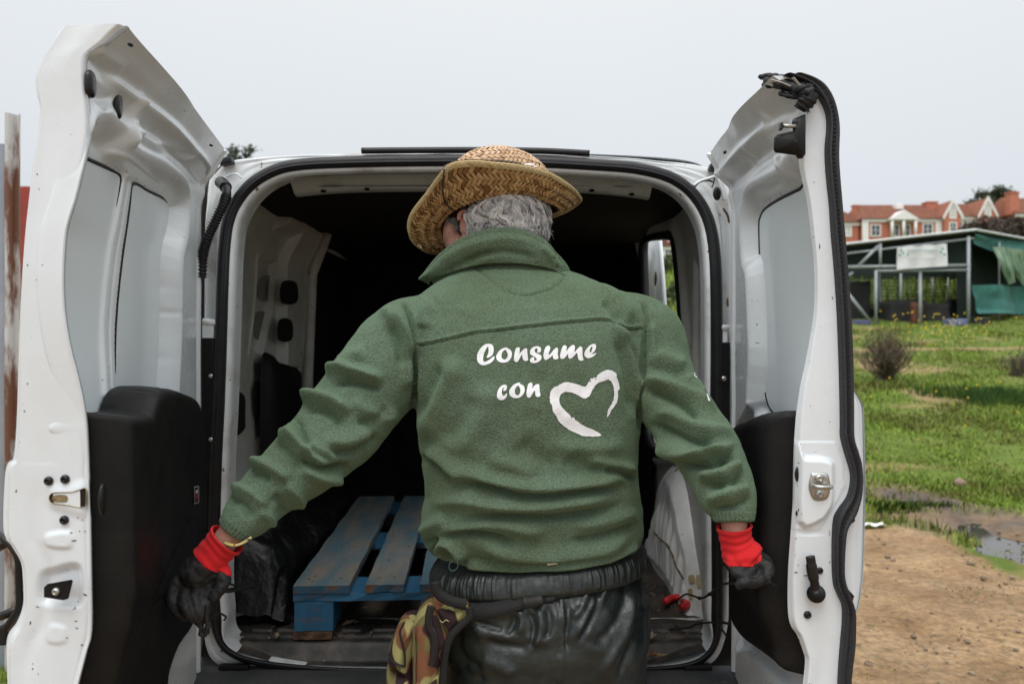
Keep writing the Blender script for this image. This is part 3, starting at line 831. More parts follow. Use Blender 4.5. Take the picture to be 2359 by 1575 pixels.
# banner
bn = empty('banner', tuple(sp_(2125, 614, 24.85)), 'white printed banner tied to the shed beam', 'banner')
V = []
for j in range(12):
    row = []
    for i in range(40):
        s, t = i / 39, j / 11
        p = sp_(2067 + 115 * s, (569 - 8 * s) + (52 - 0 * s) * t + 1.2 * math.sin(s * 19) * (1 - t), 24.85)
        row.append((p.x, p.y + .03 * math.sin(s * 15 + t * 2), p.z))
    V.append(row)
grid('sheet', np.array(V), M('banner_cloth', (0.70, 0.71, 0.73, 1), .8, color2=(0.62, .64, .66, 1), nscale=3), bn)
mb = MB()
for i in range(26):
    u_ = 2091 + i * 2.75; v_ = 577 - (i % 3) * .6
    p = sp_(u_, v_ + 1, 24.78); mb.box(p, (.026, .004, random.uniform(.035, .055)))
for i in range(20):
    p = sp_(2094 + i * 3.2, 596, 24.78); mb.box(p, (.022, .004, random.uniform(.02, .04)))
mb.build('faded_lettering', M('faded_print', (0.30, 0.38, 0.40, 1), .8), bn, kind='stuff')
mb = MB()
for (u, v) in [(2076, 577), (2081, 583), (2073, 588), (2172, 573), (2168, 581), (2176, 586), (2092, 586)]:
    p = sp_(u, v, 24.77); r_ = .045
    mb.add([(p.x + r_ * math.cos(a), p.y, p.z + r_ * .8 * math.sin(a * 1.0)) for a in np.linspace(0, 6.28, 7)[:-1]], [tuple(range(6))])
mb.build('leaf_mark', M('green_print', (0.07, 0.28, 0.20, 1), .8), bn, kind='stuff')
# things stored in the shed
DK = M('dark_tarp', (0.014, 0.015, 0.017, 1), .8, color2=(.03, .028, .028, 1), nscale=3)
def lump(name, u0, u1, v0, v1, d, mat_, label, cat, seed):
    a, c_ = sp_(u0, v0, d), sp_(u1, v1, d)
    w, h = (c_.x - a.x), (a.z - c_.z)
    bm = bmesh.new(); bmesh.ops.create_cube(bm, size=1); bmesh.ops.subdivide_edges(bm, edges=bm.edges[:], cuts=5, use_grid_fill=True)
    for q in bm.verts:
        nn = mnoise.noise(q.co * 3 + Vector((seed, 0, 0)))
        q.co = Vector((q.co.x * w * (1 + .12 * nn) + (a.x + c_.x) / 2, q.co.y * w * .6 + d, (q.co.z * (1 + .15 * nn)) * h + (a.z + c_.z) / 2))
    bm.verts.ensure_lookup_table()
    v_ = [q.co.copy() for q in bm.verts]; f_ = [[k.index for k in q.verts] for q in bm.faces]; bm.free()
    return mk(name, v_, f_, mat_, label=label, cat=cat)
lump('tarp_covered_stack', 1950, 1998, 650, 745, 26.5, DK, 'tall black tarp covered stack at the left of the shed', 'stack', 1)
lump('tarp_covered_stack', 2182, 2226, 690, 750, 27, DK, 'squat black covered stack by the right shed post', 'stack', 2)
lump('tarp_covered_stack', 2035, 2118, 694, 752, 26, DK, 'low dark heap under a cover in the middle of the shed', 'stack', 3)
lump('tarp_covered_stack', 2122, 2178, 700, 752, 26, DK, 'dark heap just right of the middle shed post', 'stack', 4)
lump('wooden_chair', 2100, 2122, 698, 748, 25.2, M('reddish_wood', (.12, .045, .025, 1), .8), 'reddish brown wooden crate chair against the shed post', 'chair', 5)
lump('storage_sack', 2178, 2222, 735, 752, 24.6, M('blue_sack', (.06, .08, .25, 1), .8, color2=(.25, .27, .35, 1), nscale=6), 'blue and white sack lying at the right foot of the shed', 'sack', 6)
lump('storage_sack', 1965, 2000, 738, 752, 24.6, M('violet_sack', (.08, .09, .20, 1), .8), 'blue sack lying by the left brace of the shed', 'sack', 7)
lump('storage_sack', 2240, 2275, 732, 750, 24.9, DK, 'dark sack just outside the right shed post', 'sack', 8)
mb = MB(); a = sp_(2005, 702, 30); c_ = sp_(2190, 702, 30)
mb.box((a.lerp(c_, .5)), (c_.x - a.x, 1.2, .06))
for t in (.05, .5, .95): mb.box(a.lerp(c_, t) - Vector((0, 0, .35)), (.07, .07, .7))
mb.build('work_bench', M('grey_bench', (.13, .12, .11, 1), .9), label='long grey work bench at the back of the shed', cat='bench')

# ------------------------------------------------------------ corrugated fence and red container on the left
RUST = M('rusty_white_sheet', (0.50, 0.50, 0.49, 1), .55, color2=(0.15, 0.06, 0.03, 1), nscale=3.2, nlo=.46, nhi=.56, detail=8, stretch=(3, 3, .7), bump=.3, bscale=30, rvar=.15)
GALV = M('bluish_grey_sheet', (0.24, 0.28, 0.33, 1), .45, .4, color2=(0.34, 0.37, 0.41, 1), nscale=4, nlo=.3, nhi=.7)
FD = 3.25
fx = P(46, 787, FD).x
fence = empty('sheet_metal_fence', (fx - .6, FD, 0), 'tall rusty sheet metal fence behind the open left door', 'fence')
ftop = P(30, 262, FD).z
def sheet(x0, x1, mat_, d, top, amp=.022, pitch=.075):
    n_ = int((x1 - x0) / .006); xs_ = np.linspace(x0, x1, n_)
    w_ = np.clip(np.sin(xs_ / pitch * 2 * np.pi) * 1.6, -1, 1) * amp
    zs_ = np.linspace(0, top, 30)
    V = np.stack(np.broadcast_arrays(xs_[None, :], (d + w_)[None, :] + .004 * fnoise(xs_[None, :], 0, zs_[:, None], 3, 4), zs_[:, None]), -1)
    return grid('metal_sheet', V, mat_, fence)
sheet(fx - .052, fx, RUST, FD, ftop, .018, .06)
sheet(fx - .11, fx - .054, GALV, FD + .02, ftop - .12, .01, .09)
for k in range(4):
    sheet(fx - .113 - .55 * (k + 1), fx - .113 - .55 * k - .003, RUST if k % 2 else GALV, FD + .03, ftop - .05 * k)
for k in range(3):
    mb = MB(); mb.box((fx - .3 - k * .9, FD + .09, 1.05), (.06, .06, 2.1)); mb.build('fence_post', GALV, fence)
REDC = M('red_container_paint', (0.33, 0.035, 0.025, 1), .5, color2=(0.22, 0.03, 0.02, 1), nscale=4)
cx0 = P(71, 0, 9).x; ctop = P(60, 430, 9).z
mb = MB()
xs_ = np.linspace(cx0 - 6, cx0, 120)
prof = np.clip(np.sin(xs_ * 22) * 1.8, -1, 1) * .02
V = np.stack(np.broadcast_arrays(xs_[None, :], 9 + prof[None, :], np.array([0.3, ctop])[:, None]), -1)
rc = empty('shipping_container', (cx0 - 3, 10.2, float(gz(cx0 - 3, 10.2))), 'red shipping container just visible behind the fence', 'container')
grid('side_panel', V, REDC, rc)
mb = MB(); mb.box((cx0 - 3, 10.25, (ctop + .3) / 2), (5.98, 2.4, ctop - .3)); mb.build('body', REDC, rc)
# ============================================================ VAN
VX = -0.11      # centre line of the van
van = empty('cargo_van', (VX, 3.2, 0), 'white cargo van with both rear doors swung open and a bare dirty load bay', 'van')
YR = 2.03       # rear opening plane

def offset_closed(p, dist):
    p = np.asarray(p); t = np.roll(p, -1, 0) - np.roll(p, 1, 0); t /= np.linalg.norm(t, axis=1)[:, None]
    return p + np.stack([t[:, 1], -t[:, 0]], 1) * dist

# rear opening: centre line of the rubber seal, photo pixels, clockwise from the lower left
seal_px = [(497, 1250), (499, 1150), (502, 1050), (507, 950), (511, 850), (514, 750), (517, 650), (521, 570), (530, 510), (552, 462), (588, 422), (640, 393), (700, 381), (800, 376), (950, 373),
           (1179, 373), (1400, 384), (1480, 393), (1545, 412), (1592, 446), (1625, 497), (1641, 560), (1647, 650), (1648, 800), (1647, 950), (1648, 1100), (1650, 1250), (1650, 1380),
           (1645, 1455), (1620, 1502), (1565, 1524), (1450, 1532), (1179, 1536), (850, 1534), (700, 1527), (590, 1512), (535, 1490), (508, 1450), (497, 1380)]
seal = resample(cr(seal_px, 8, True), 420, True)
NS = len(seal)
def yrear(v): return YR + 0.05 * S(700 - v, 0, 330)
def ring3(px, dy=0.0):
    out = []
    for u, v in px:
        d0 = float(yrear(v)); p = P(u, v, d0); out.append((p.x, p.y + dy, p.z))
    return np.array(out)
seal3 = ring3(seal)
# rubber seal
SV = []
cenu = np.array([1075, 950])
nrm = -(offset_closed(seal, 1.0) - seal)      # towards the outside for this ordering?
if poly_sdf(np.array([seal[0, 0] + nrm[0, 0]]), np.array([seal[0, 1] + nrm[0, 1]]), seal)[0] < 0: nrm = -nrm
def prof_ring(profile):
    "profile: list of (outward metres, y metres)"
    V = []
    lowf = 1 - .95 * S(seal[:, 1], 1415, 1480)
    for o_, y_ in profile:
        if o_ < 0: o_ = o_ * lowf
        V.append(np.stack([seal3[:, 0] + nrm[:, 0] * o_, seal3[:, 1] + y_, seal3[:, 2] - nrm[:, 1] * o_], 1))
    return np.array(V)
rub = []
for a in np.linspace(0, 2 * np.pi, 13)[:-1]:
    rub.append((0.0155 * math.cos(a), -0.012 + 0.013 * math.sin(a)))
rub.append(rub[0])
grid('door_seal', prof_ring(rub), RUBBER, van, wrap=True)
tube('seal_bead', [tuple(p) for p in prof_ring([(-.005, -.0245)])[0]] , .0035, RUBBER, van, 6)

# ---- rear frame: from the seal outwards
out_px = [(463, 1250), (463, 1150), (463, 1050), (463, 950), (463, 850), (463, 750), (463, 650), (463, 570), (463, 510), (463, 462), (464, 410), (478, 376), (545, 360), (700, 351), (900, 347),
          (1179, 346), (1400, 355), (1520, 364), (1620, 374), (1680, 396), (1692, 450), (1694, 520), (1694, 650), (1692, 800), (1690, 950), (1688, 1100), (1686, 1250), (1684, 1380),
          (1680, 1450), (1655, 1520), (1600, 1546), (1450, 1550), (1179, 1552), (850, 1550), (700, 1548), (590, 1546), (512, 1545), (470, 1500), (463, 1380)]
outl = cr(out_px, 8, True)
# match every seal point with the outline in the same relative order
sl = cr(seal_px, 8, True)
def along(p):
    d = np.linalg.norm(np.roll(p, -1, 0) - p, axis=1); return np.concatenate([[0], np.cumsum(d)])
cs = along(sl); tq = np.linspace(0, cs[-1], NS, endpoint=False)
oo = np.vstack([outl, outl[:1]])
outr = np.stack([np.interp(tq, cs, oo[:, k]) for k in (0, 1)], 1)
out3 = ring3(outr)
tt_ = np.concatenate([np.linspace(0, 1, 30)])
fr = []
pill = S(np.abs(seal[:, 0] - 1075), 480, 560) * S(seal[:, 1], 400, 520)          # on the side pillars
low = S(seal[:, 1], 1380, 1480)
for t in tt_:
    p = seal3 * (1 - t) + out3 * t
    y = p[:, 1] + 0.0
    ch = np.exp(-((t - 0.55) / 0.16) ** 2)                                      # drain channel in the pillars
    y = y + 0.022 * ch * pill * (1 - low)
    y = y + 0.035 * S(t, 0.80, 1.0) ** 2 + 0.010 * S(t, 0, .2) * (1 - pill)
    y = y + 0.0025 * fnoise(p[:, 0], p[:, 2], t, 14, 2)
    fr.append(np.stack([p[:, 0], y, p[:, 2]], 1))
grid('rear_frame', np.array(fr), W_PAINT_DIRTY, van, wrap=True)
# ---- inner reveal
rv = prof_ring([(-0.004, -0.006), (-0.010, -0.012), (-0.020, -0.011), (-0.024, -0.004), (-0.026, 0.012), (-0.018, 0.05), (-0.016, 0.09)])
grid('opening_flange', rv, W_PAINT_DIRTY, van, wrap=True, flip=True)
# inner reveal out to the walls
XL, XR, ZC, ZF, YB = -0.825, 0.550, 1.775, 0.565, 3.95
last = rv[-1]
tgt = last.copy()
cx0_ = (XL + XR) / 2
mx = np.clip((last[:, 0] - cx0_) / ((XR - XL) / 2 * .90), -1, 1)
wallp = []
for p in last:
    x_ = XL if p[0] < cx0_ else XR
    fx_ = abs(p[0] - cx0_) / ((XR - XL) / 2)
    z_ = p[2]
    k = S(z_, 1.55, 1.74)
    q = np.array([p[0] + (x_ - p[0]) * (1 - .35 * k) * S(fx_, .55, .8), p[1] + .12, z_])
    if z_ > 1.5: q[2] = z_ + (ZC - z_) * (S(z_, 1.5, 1.62) * .9)
    if z_ < .62: q[2] = ZF
    wallp.append(q)
wallp = np.array(wallp)
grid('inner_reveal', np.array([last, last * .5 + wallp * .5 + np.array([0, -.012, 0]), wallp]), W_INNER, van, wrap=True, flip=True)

# ---- load floor, ceiling, bulkhead
FLOORM = M('dirty_load_floor', (0.020, 0.018, 0.016, 1), .75, color2=(0.085, 0.062, 0.045, 1), nscale=7, nlo=.45, nhi=.75, detail=10, bump=.5, bscale=60, specks=(.22, .16, .10, 1), speck_scale=45, speck_t=.68)
xs_ = np.linspace(XL, XR, 160); ys_ = np.linspace(YR + .12, YB, 220)
Xg, Yg = np.meshgrid(xs_, ys_)
rib = 0.004 * np.clip(np.sin(Xg * 2 * np.pi / 0.09) * 2, -1, 1) * S(Yg, 2.3, 2.34)
Zg = ZF + rib + .004 * fnoise(Xg, Yg, 0, 12, 3)
grid('load_floor', np.stack([Xg, Yg, Zg], -1), FLOORM, van)
# sill scuff plate with its moulded pads
xs_ = np.linspace(-.742, .512, 430); ys_ = np.linspace(YR - .012, YR + .15, 60)
Xg, Yg = np.meshgrid(xs_, ys_)
Zg = 0.523 + 0.039 * S(Yg, YR + .004, YR + .045) + .008 * S(Yg, YR + .06, YR + .075) - .005 * S(Yg, YR + .13, YR + .15)
for i in range(15):
    xa = -.70 + i * .082
    wd_ = .030 + .006 * math.sin(i * 2)
    qd = np.maximum(np.abs(Xg - xa - .03 + (Yg - YR - .105) * .3 * (-1) ** i) - wd_, np.abs(Yg - YR - .108) - .020)
    Zg = Zg + .007 * (1 - S(qd, -.003, .001)) - .003 * np.exp(-(qd / .002) ** 2)
Zg = np.maximum(Zg, .523 + .034 * S(np.abs(Xg + .115), .44, .61)); Zg += .0012 * fnoise(Xg, Yg, 0, 30, 3)
SCUFF = M('dirty_scuff_plate', (0.022, 0.021, 0.021, 1), .5, color2=(0.12, 0.095, 0.075, 1), nscale=14, nlo=.45, nhi=.75, detail=8, bump=.3, bscale=120, specks=(.3, .24, .17, 1), speck_scale=60, speck_t=.71, rvar=.12)
grid('scuff_plate', np.stack([Xg, Yg, Zg], -1), SCUFF, van)
# ceiling with ribs and a headliner further in
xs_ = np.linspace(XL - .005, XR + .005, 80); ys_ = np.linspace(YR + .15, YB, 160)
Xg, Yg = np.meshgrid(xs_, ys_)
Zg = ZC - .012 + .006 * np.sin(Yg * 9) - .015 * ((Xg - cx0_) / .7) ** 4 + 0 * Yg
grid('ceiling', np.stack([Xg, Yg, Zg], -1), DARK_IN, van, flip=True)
# top cross member behind the opening (white, with small holes)
xs_ = np.linspace(-.60, .38, 140); vs_ = np.linspace(0, 1, 24)
Xg, Tg = np.meshgrid(xs_, vs_)
fall = ((Xg - cx0_) / .55) ** 2
Zg = 1.790 - .03 * fall ** 2 - .030 * S(Tg, .1, .6) + .006 * S(Tg, .75, 1); Yg = YR + .10 + .13 * Tg
dent = np.zeros_like(Xg)
for xa in (-.50, -.2, .1, .31): dent -= .012 * np.exp(-(((Xg - xa) / .035) ** 2 + ((Tg - .35) / .16) ** 2) ** 2)
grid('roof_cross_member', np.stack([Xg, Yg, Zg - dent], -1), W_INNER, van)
for i, xa in enumerate((-.52, -.4, -.22, .02, .22, .33)):
    c_ = Vector((xa, YR + .165, 1.762 - .03 * (((xa - cx0_) / .55) ** 4))); V_, F_ = ellipsoid(c_, (.008, .010, .004), 10, 6); mk('mounting_hole', V_, F_, DARK_IN, van)
# bulkhead with faint pressings
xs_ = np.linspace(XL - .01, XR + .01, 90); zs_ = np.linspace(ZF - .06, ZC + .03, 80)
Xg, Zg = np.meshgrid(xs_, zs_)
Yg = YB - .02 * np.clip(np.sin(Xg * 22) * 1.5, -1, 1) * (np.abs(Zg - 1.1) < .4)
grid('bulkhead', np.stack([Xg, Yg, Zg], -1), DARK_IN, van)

# ---- side walls (grids in y,z; holes and pressings traced on their plane)
def wall_px(u, v, xw):
    d = xw * FPX / (u - CX); return d, CZ - (v - CY) / FPX * d
def wall_poly(pts, xw): return np.array([wall_px(u, v, xw) for u, v in pts])
LWX = XL + .005
def left_wall():
    ys_ = np.linspace(YR + .14, 3.08, 260); zs_ = np.linspace(ZF - .01, ZC - .02, 320)
    Yg, Zg = np.meshgrid(ys_, zs_)
    nrm_ = np.zeros_like(Yg)
    # upper quarter panel pressing
    q = poly_sdf(Yg, Zg, wall_poly([(596, 600), (634, 604), (628, 690), (600, 815), (577, 812)], LWX))
    nrm_ -= .018 * (1 - S(q, -.012, .006)); nrm_ += .006 * np.exp(-((q - .012) / .008) ** 2)
    q = poly_sdf(Yg, Zg, wall_poly([(612, 440), (700, 452), (704, 560), (690, 700), (672, 900), (640, 900), (638, 640), (640, 540), (600, 520)], LWX))
    nrm_ += .035 * (1 - S(q, -.015, .02))
    nrm_ += .06 * S(Zg, 1.60, 1.76)
    nrm_ -= .03 * (1 - S(poly_sdf(Yg, Zg, wall_poly([(588, 838), (668, 848), (672, 1010), (590, 1010)], LWX)), -.01, .006))
    nrm_ += .004 * fnoise(Yg, Zg, 0, 6, 3)
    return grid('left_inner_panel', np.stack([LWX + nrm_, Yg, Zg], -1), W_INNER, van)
left_wall()
def patch(name, pts, xw, off, mat, parent, dome=.0, n_=5, inward=1, thick=.004):
    "rounded plate on a side wall"
    poly = cr(wall_poly(pts, xw), n_, True)
    c_ = poly.mean(0)
    V = []
    for s, o_ in ((1.0, off), (0.96, off + thick), (.5, off + thick + dome), (.02, off + thick + dome)):
        V.append([(xw + inward * o_, c_[0] + (q[0] - c_[0]) * s, c_[1] + (q[1] - c_[1]) * s) for q in poly])
    return grid(name, np.array(V), mat, parent, wrap=True)
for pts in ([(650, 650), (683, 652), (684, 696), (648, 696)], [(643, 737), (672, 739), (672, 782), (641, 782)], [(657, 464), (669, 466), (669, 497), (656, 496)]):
    patch('hole_shade_plate', pts, LWX + .036, .0, DARK_IN, van, thick=.001)  # black plates stand in for the shade inside wall openings
patch('hole_shade_plate', [(529, 908), (559, 910), (561, 960), (559, 990), (531, 1000)], LWX, .004, DARK_IN, van, thick=.002)
patch('hole_shade_plate', [(580, 884), (604, 886), (603, 950), (582, 958)], LWX, .006, DARK_IN, van, thick=.002)
patch('hole_shade_plate', [(598, 640), (630, 640), (626, 688), (594, 688)], LWX - .018, .003, M('shaded_inner_hole', (.16, .15, .125, 1), .8), van, thick=.001)  # duller plates carry the softer shade of shallow recesses in their colour
patch('hole_shade_plate', [(586, 722), (614, 724), (612, 778), (584, 776)], LWX - .018, .003, M('shaded_inner_hole_b', (.15, .14, .12, 1), .8), van, thick=.001)
patch('lower_trim', [(585, 838), (620, 834), (665, 850), (672, 900), (690, 1000), (690, 1180), (600, 1180)], LWX, .022, BLACK_PLASTIC, van, thick=.02)
# dark sliding door side beyond the quarter panels
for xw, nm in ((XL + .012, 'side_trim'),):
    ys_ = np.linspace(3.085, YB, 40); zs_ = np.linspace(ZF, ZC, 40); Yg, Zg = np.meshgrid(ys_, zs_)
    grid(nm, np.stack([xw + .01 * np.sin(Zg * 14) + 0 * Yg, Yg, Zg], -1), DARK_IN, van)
tube('door_post', [(XL + .035, 3.075, ZF), (XL + .035, 3.075, 1.2), (XL + .05, 3.08, 1.6), (XL + .11, 3.08, 1.76)], .022, W_INNER, van, 8)

RWX = XR - .005
win_px = [(1497, 546), (1550, 541), (1562, 560), (1572, 640), (1580, 740), (1586, 850), (1590, 960), (1592, 1020), (1500, 1020), (1490, 760), (1487, 640), (1486, 565)]
win = cr(wall_poly(win_px, RWX), 6, True)
ys_ = np.linspace(YR + .14, YB, 420); zs_ = np.linspace(ZF - .01, ZC + .01, 320)
Yg, Zg = np.meshgrid(ys_, zs_)
wq = poly_sdf(Yg, Zg, win)
nr_ = .02 * np.exp(-((wq - .03) / .02) ** 2) - .004 * fnoise(Yg, Zg, 0, 6, 8) + .02 * S(Zg, 1.66, 1.77)
q = poly_sdf(Yg, Zg, wall_poly([(1600, 600), (1620, 640), (1624, 900), (1604, 1010), (1597, 800)], RWX))
nr_ -= .015 * (1 - S(q, -.01, .008))
cell = (wq[:-1, :-1] > .0)
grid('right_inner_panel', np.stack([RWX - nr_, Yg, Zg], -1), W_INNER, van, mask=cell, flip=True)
w3 = [(RWX - .006, p[0], p[1]) for p in win]
v_, f_ = tube_data(w3 + [w3[0], w3[1]], .020, 8, False)
mk('window_seal', v_, f_, RUBBER, van)
# dark trim beyond the window, towards the bulkhead
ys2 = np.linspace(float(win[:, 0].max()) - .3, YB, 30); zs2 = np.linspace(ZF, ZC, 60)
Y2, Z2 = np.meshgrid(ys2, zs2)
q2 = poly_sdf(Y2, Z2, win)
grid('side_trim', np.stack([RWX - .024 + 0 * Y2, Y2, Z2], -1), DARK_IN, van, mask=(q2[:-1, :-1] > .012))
# sliding door left standing behind the window: white edge with a black buffer
mb = MB()
sp1 = [wall_px(1508, 560, RWX + .09), wall_px(1548, 1010, RWX + .09)]
sdoor = empty('_', (0, 0, 0)); bpy.data.objects.remove(sdoor)
V = []
for t in np.linspace(0, 1, 40):
    v_ = 530 + 560 * t
    u0_, u1_ = 1492 + 14 * t + 6 * t, 1517 + 30 * t ** .8 + 6 * t
    xs0 = RWX + .075
    d0_, z0_ = wall_px(u0_, v_, xs0); d1_, z1_ = wall_px(u1_, v_, xs0)
    row = []
    for q, o_ in ((-.3, .006), (0, 0), (.4, -.004), (.72, -.004), (.78, .002), (.84, .002), (.90, -.003), (1.0, 0), (1.0, .01)):
        row.append((xs0 + o_, d0_ + (d1_ - d0_) * q, z0_ + (z1_ - z0_) * q))
    V.append(row)
sd_o = grid('sliding_door', np.array(V), W_PAINT, van, label='white sliding door edge seen through the side opening')
for u_, v_, r3 in ((1528, 741, (.014, .03, .014)), (1527, 1085, (.02, .035, .04)), (1510, 642, (.004, .03, .03))):
    dd_, zz_ = wall_px(u_, v_, RWX + .055)
    q_, f_ = ellipsoid((RWX + .055, dd_, zz_), r3, 12, 8); mk('door_buffer', q_, f_, BLACK_SMOOTH, sd_o)

# ---- wheel arches
def arch(side, mat):
    "inner face at xi, curved back to the wall at xo"
    xi, xo = (XR - .062, XR) if side > 0 else (XL + .12, XL)
    y0, y1 = 2.20, 3.02
    na, nb = 110, 60
    V = []
    for i in range(na):
        s = i / (na - 1)
        y = y0 + (y1 - y0) * s
        top = ZF + .40 * (1 - abs(2 * S(s, -.02, 1.02) - 1) ** 2.6) * (1 - .18 * s)
        inn = S(s, 0, .10) * (1 - S(s, .93, 1))
        xin = xo + (xi - xo) * (.30 + .70 * inn)
        row = []
        for j in range(nb):
            t = j / (nb - 1)
            if t < .7:
                q = t / .7; x = xin; z = ZF + (top - ZF - .05) * q
                ribs = .014 * max(0, math.sin(y * 2 * math.pi / .055)) ** .5 * S(q, .05, .15) * (1 - S(q, .6, .85)) * S(s, .10, .2)
                x -= side * ribs
                x += side * .02 * q
            else:
                q = (t - .7) / .3; x = xin + side * .02 + (xo - xin - side * .02) * q; z = top - .05 + .05 * math.sin(q * math.pi / 2)
            row.append((x, y - .05 * (z - ZF) / .4 * (1 - s) * -1, z))
        V.append(row)
    V = np.array(V)
    V[..., 0] += (.004 * fnoise(V[..., 1], V[..., 2], 0, 14, 3) + .010 * fnoise(V[..., 1], V[..., 2], 0, 5, 31)) * (-side)
    V[..., 2] += .010 * fnoise(V[..., 0], V[..., 1], 0, 6, 32) * S(V[..., 2], ZF + .05, ZF + .2)
    return grid('wheel_arch', V, mat, van, flip=side > 0)
WA = M('peeling_wheel_arch', (0.66, 0.68, 0.68, 1), .5, color2=(0.38, 0.38, 0.36, 1), nscale=7, nlo=.45, nhi=.75, detail=8, specks=(.12, .07, .03, 1), speck_scale=16, speck_t=.70, bump=.25, bscale=40, rvar=.1)
wr = arch(1, WA); wl_ = arch(-1, WA)
# brown sealant crack and flaked patches on the right arch
bv = BVHTree.FromPolygons([v.co.copy() for v in wr.data.vertices], [tuple(p.vertices) for p in wr.data.polygons])
def on_surface(bvh, u, v, off=.002):
    o_ = Vector((0, 0, CZ)); dr = (P(u, v, 1.0) - o_).normalized()
    hit, nn, _, dist = bvh.ray_cast(o_, dr)
    if hit is None: return None
    return hit - dr * off
RUSTC = M('brown_sealant', (.10, .06, .025, 1), .8, color2=(.19, .12, .05, 1), nscale=60, bump=.6, bscale=90)
crack = cr([(1506, 1222), (1520, 1240), (1536, 1252), (1548, 1275), (1556, 1300), (1566, 1318), (1575, 1332)], 6)
pts = [on_surface(bv, u, v, .003) for u, v in crack]; pts = [p for p in pts if p is not None]
if len(pts) > 3:
    tube('sealant_bead', pts, [.0035 + .005 * abs(math.sin(i * 1.7) * math.sin(i * .6)) for i in range(len(pts))], RUSTC, wr, 6, flat=.4)
def flake(pts, mat):
    pl = cr(pts, 4, True); c_ = pl.mean(0)
    rows = []
    for s in (1, .6, .02):
        row = []
        for q in pl:
            h = on_surface(bv, *(c_ + (q - c_) * s), .004)
            if h is None: return
            row.append(tuple(h))
        rows.append(row)
    grid('paint_flake', np.array(rows), mat, wr, wrap=True)
PEEL = M('bare_yellow_primer', (.25, .18, .07, 1), .7, color2=(.33, .27, .15, 1), nscale=30)
flake([(1586, 1326), (1598, 1324), (1600, 1340), (1588, 1343)], PEEL)
flake([(1604, 1325), (1616, 1326), (1615, 1352), (1606, 1352)], PEEL)
flake([(1585, 1358), (1594, 1356), (1596, 1378), (1588, 1380)], PEEL)

# ---- outer shell
def shell():
    prof = []
    zt, zb = 1.842, .42
    xl, xr = VX - .80, VX + .765
    pts = [(xl, zb), (xl - .03, .75), (xl - .02, 1.05), (xl + .03, 1.45), (xl + .075, 1.70), (xl + .13, 1.785), (xl + .25, 1.826), (VX, zt), (xr - .25, 1.826), (xr - .13, 1.785), (xr - .075, 1.70), (xr - .03, 1.45), (xr + .02, 1.05), (xr + .03, .75), (xr, zb)]
    pr_ = cr(pts, 14)
    ys_ = [YR + .075, YR + .12, 2.5, 2.8, 3.1, 3.4, 3.7, 4.0, 4.6, 5.0, 5.25, 5.5, 5.9, 6.15]
    yy_ = np.interp(np.linspace(0, 13, 170), range(14), ys_)
    V = []
    for y in yy_:
        tp = 1.0 if y < 4.7 else None
        row = []
        for x, z in pr_:
            zz = z
            if y > 4.7:
                lim = 1.842 - .78 * S(y, 4.7, 5.45) - .25 * S(y, 5.5, 6.15)
                zz = min(z, lim + .02 * (1 - abs(x - VX)))
            row.append((VX + (x - VX) * (1 - .10 * S(y, 5.2, 6.15)), y, zz))
        V.append(row)
    V = np.array(V)
    msk = np.ones((len(V) - 1, len(pr_) - 1), bool)
    side = (V[:-1, :-1, 0] > .50) & (V[:-1, :-1, 2] > .55) & (V[:-1, :-1, 1] > 2.55) & (V[:-1, :-1, 1] < 4.4)
    msk &= ~side
    return grid('body_shell', V, W_PAINT, van, mask=msk)
shell()
for sx in (-1, 1):
    for wy in (2.62, 5.25):
        w_ = tube('wheel', [(VX + sx * .80, wy, .31), (VX + sx * .62, wy, .31)], .31, M('tyre_rubber', (.015, .015, .015, 1), .85), van, 28)
        tube('rim', [(VX + sx * .805, wy, .31), (VX + sx * .79, wy, .31)], .19, METAL, w_, 20)
# roof strip of black rubber above the doors
rp = [P(u, v, 2.075) + Vector((0, 0, .004)) for u, v in cr([(833, 351), (950, 350.0), (1100, 349.5), (1250, 351.5), (1358, 357)], 8)]
tube('roof_gutter_rubber', rp, .0085, RUBBER, van, 8)
# ---- bumper
V = []
for x in np.linspace(VX - .86, VX + .86, 90):
    c = ((x - VX) / .86) ** 4
    row = [(x, YR + .01, .512), (x, YR - .03, .516), (x, YR - .12 + .08 * c, .512), (x, YR - .155 + .10 * c, .49), (x, YR - .17 + .11 * c, .44), (x, YR - .16 + .11 * c, .30), (x, YR - .05, .24), (x, YR + .1, .22)]
    V.append(row)
bump_ = grid('bumper', np.array(V), M('grey_bumper_plastic', (.032, .034, .038, 1), .55, color2=(.06, .06, .06, 1), nscale=9, bump=.3, bscale=400, bdist=.0005, specks=(.2, .19, .17, 1), speck_scale=45, speck_t=.73), van)
# black lower frame ends
for u0, u1 in ((505, 575), (1575, 1640)):
    mb = MB(); a, c_ = P(u0, 1535, YR - .022), P(u1, 1553, YR - .022)
    mb.box(a.lerp(c_, .5), (c_.x - a.x, .02, a.z - c_.z + .015), bev=.006); mb.build('frame_cover', BLACK_PLASTIC, van)

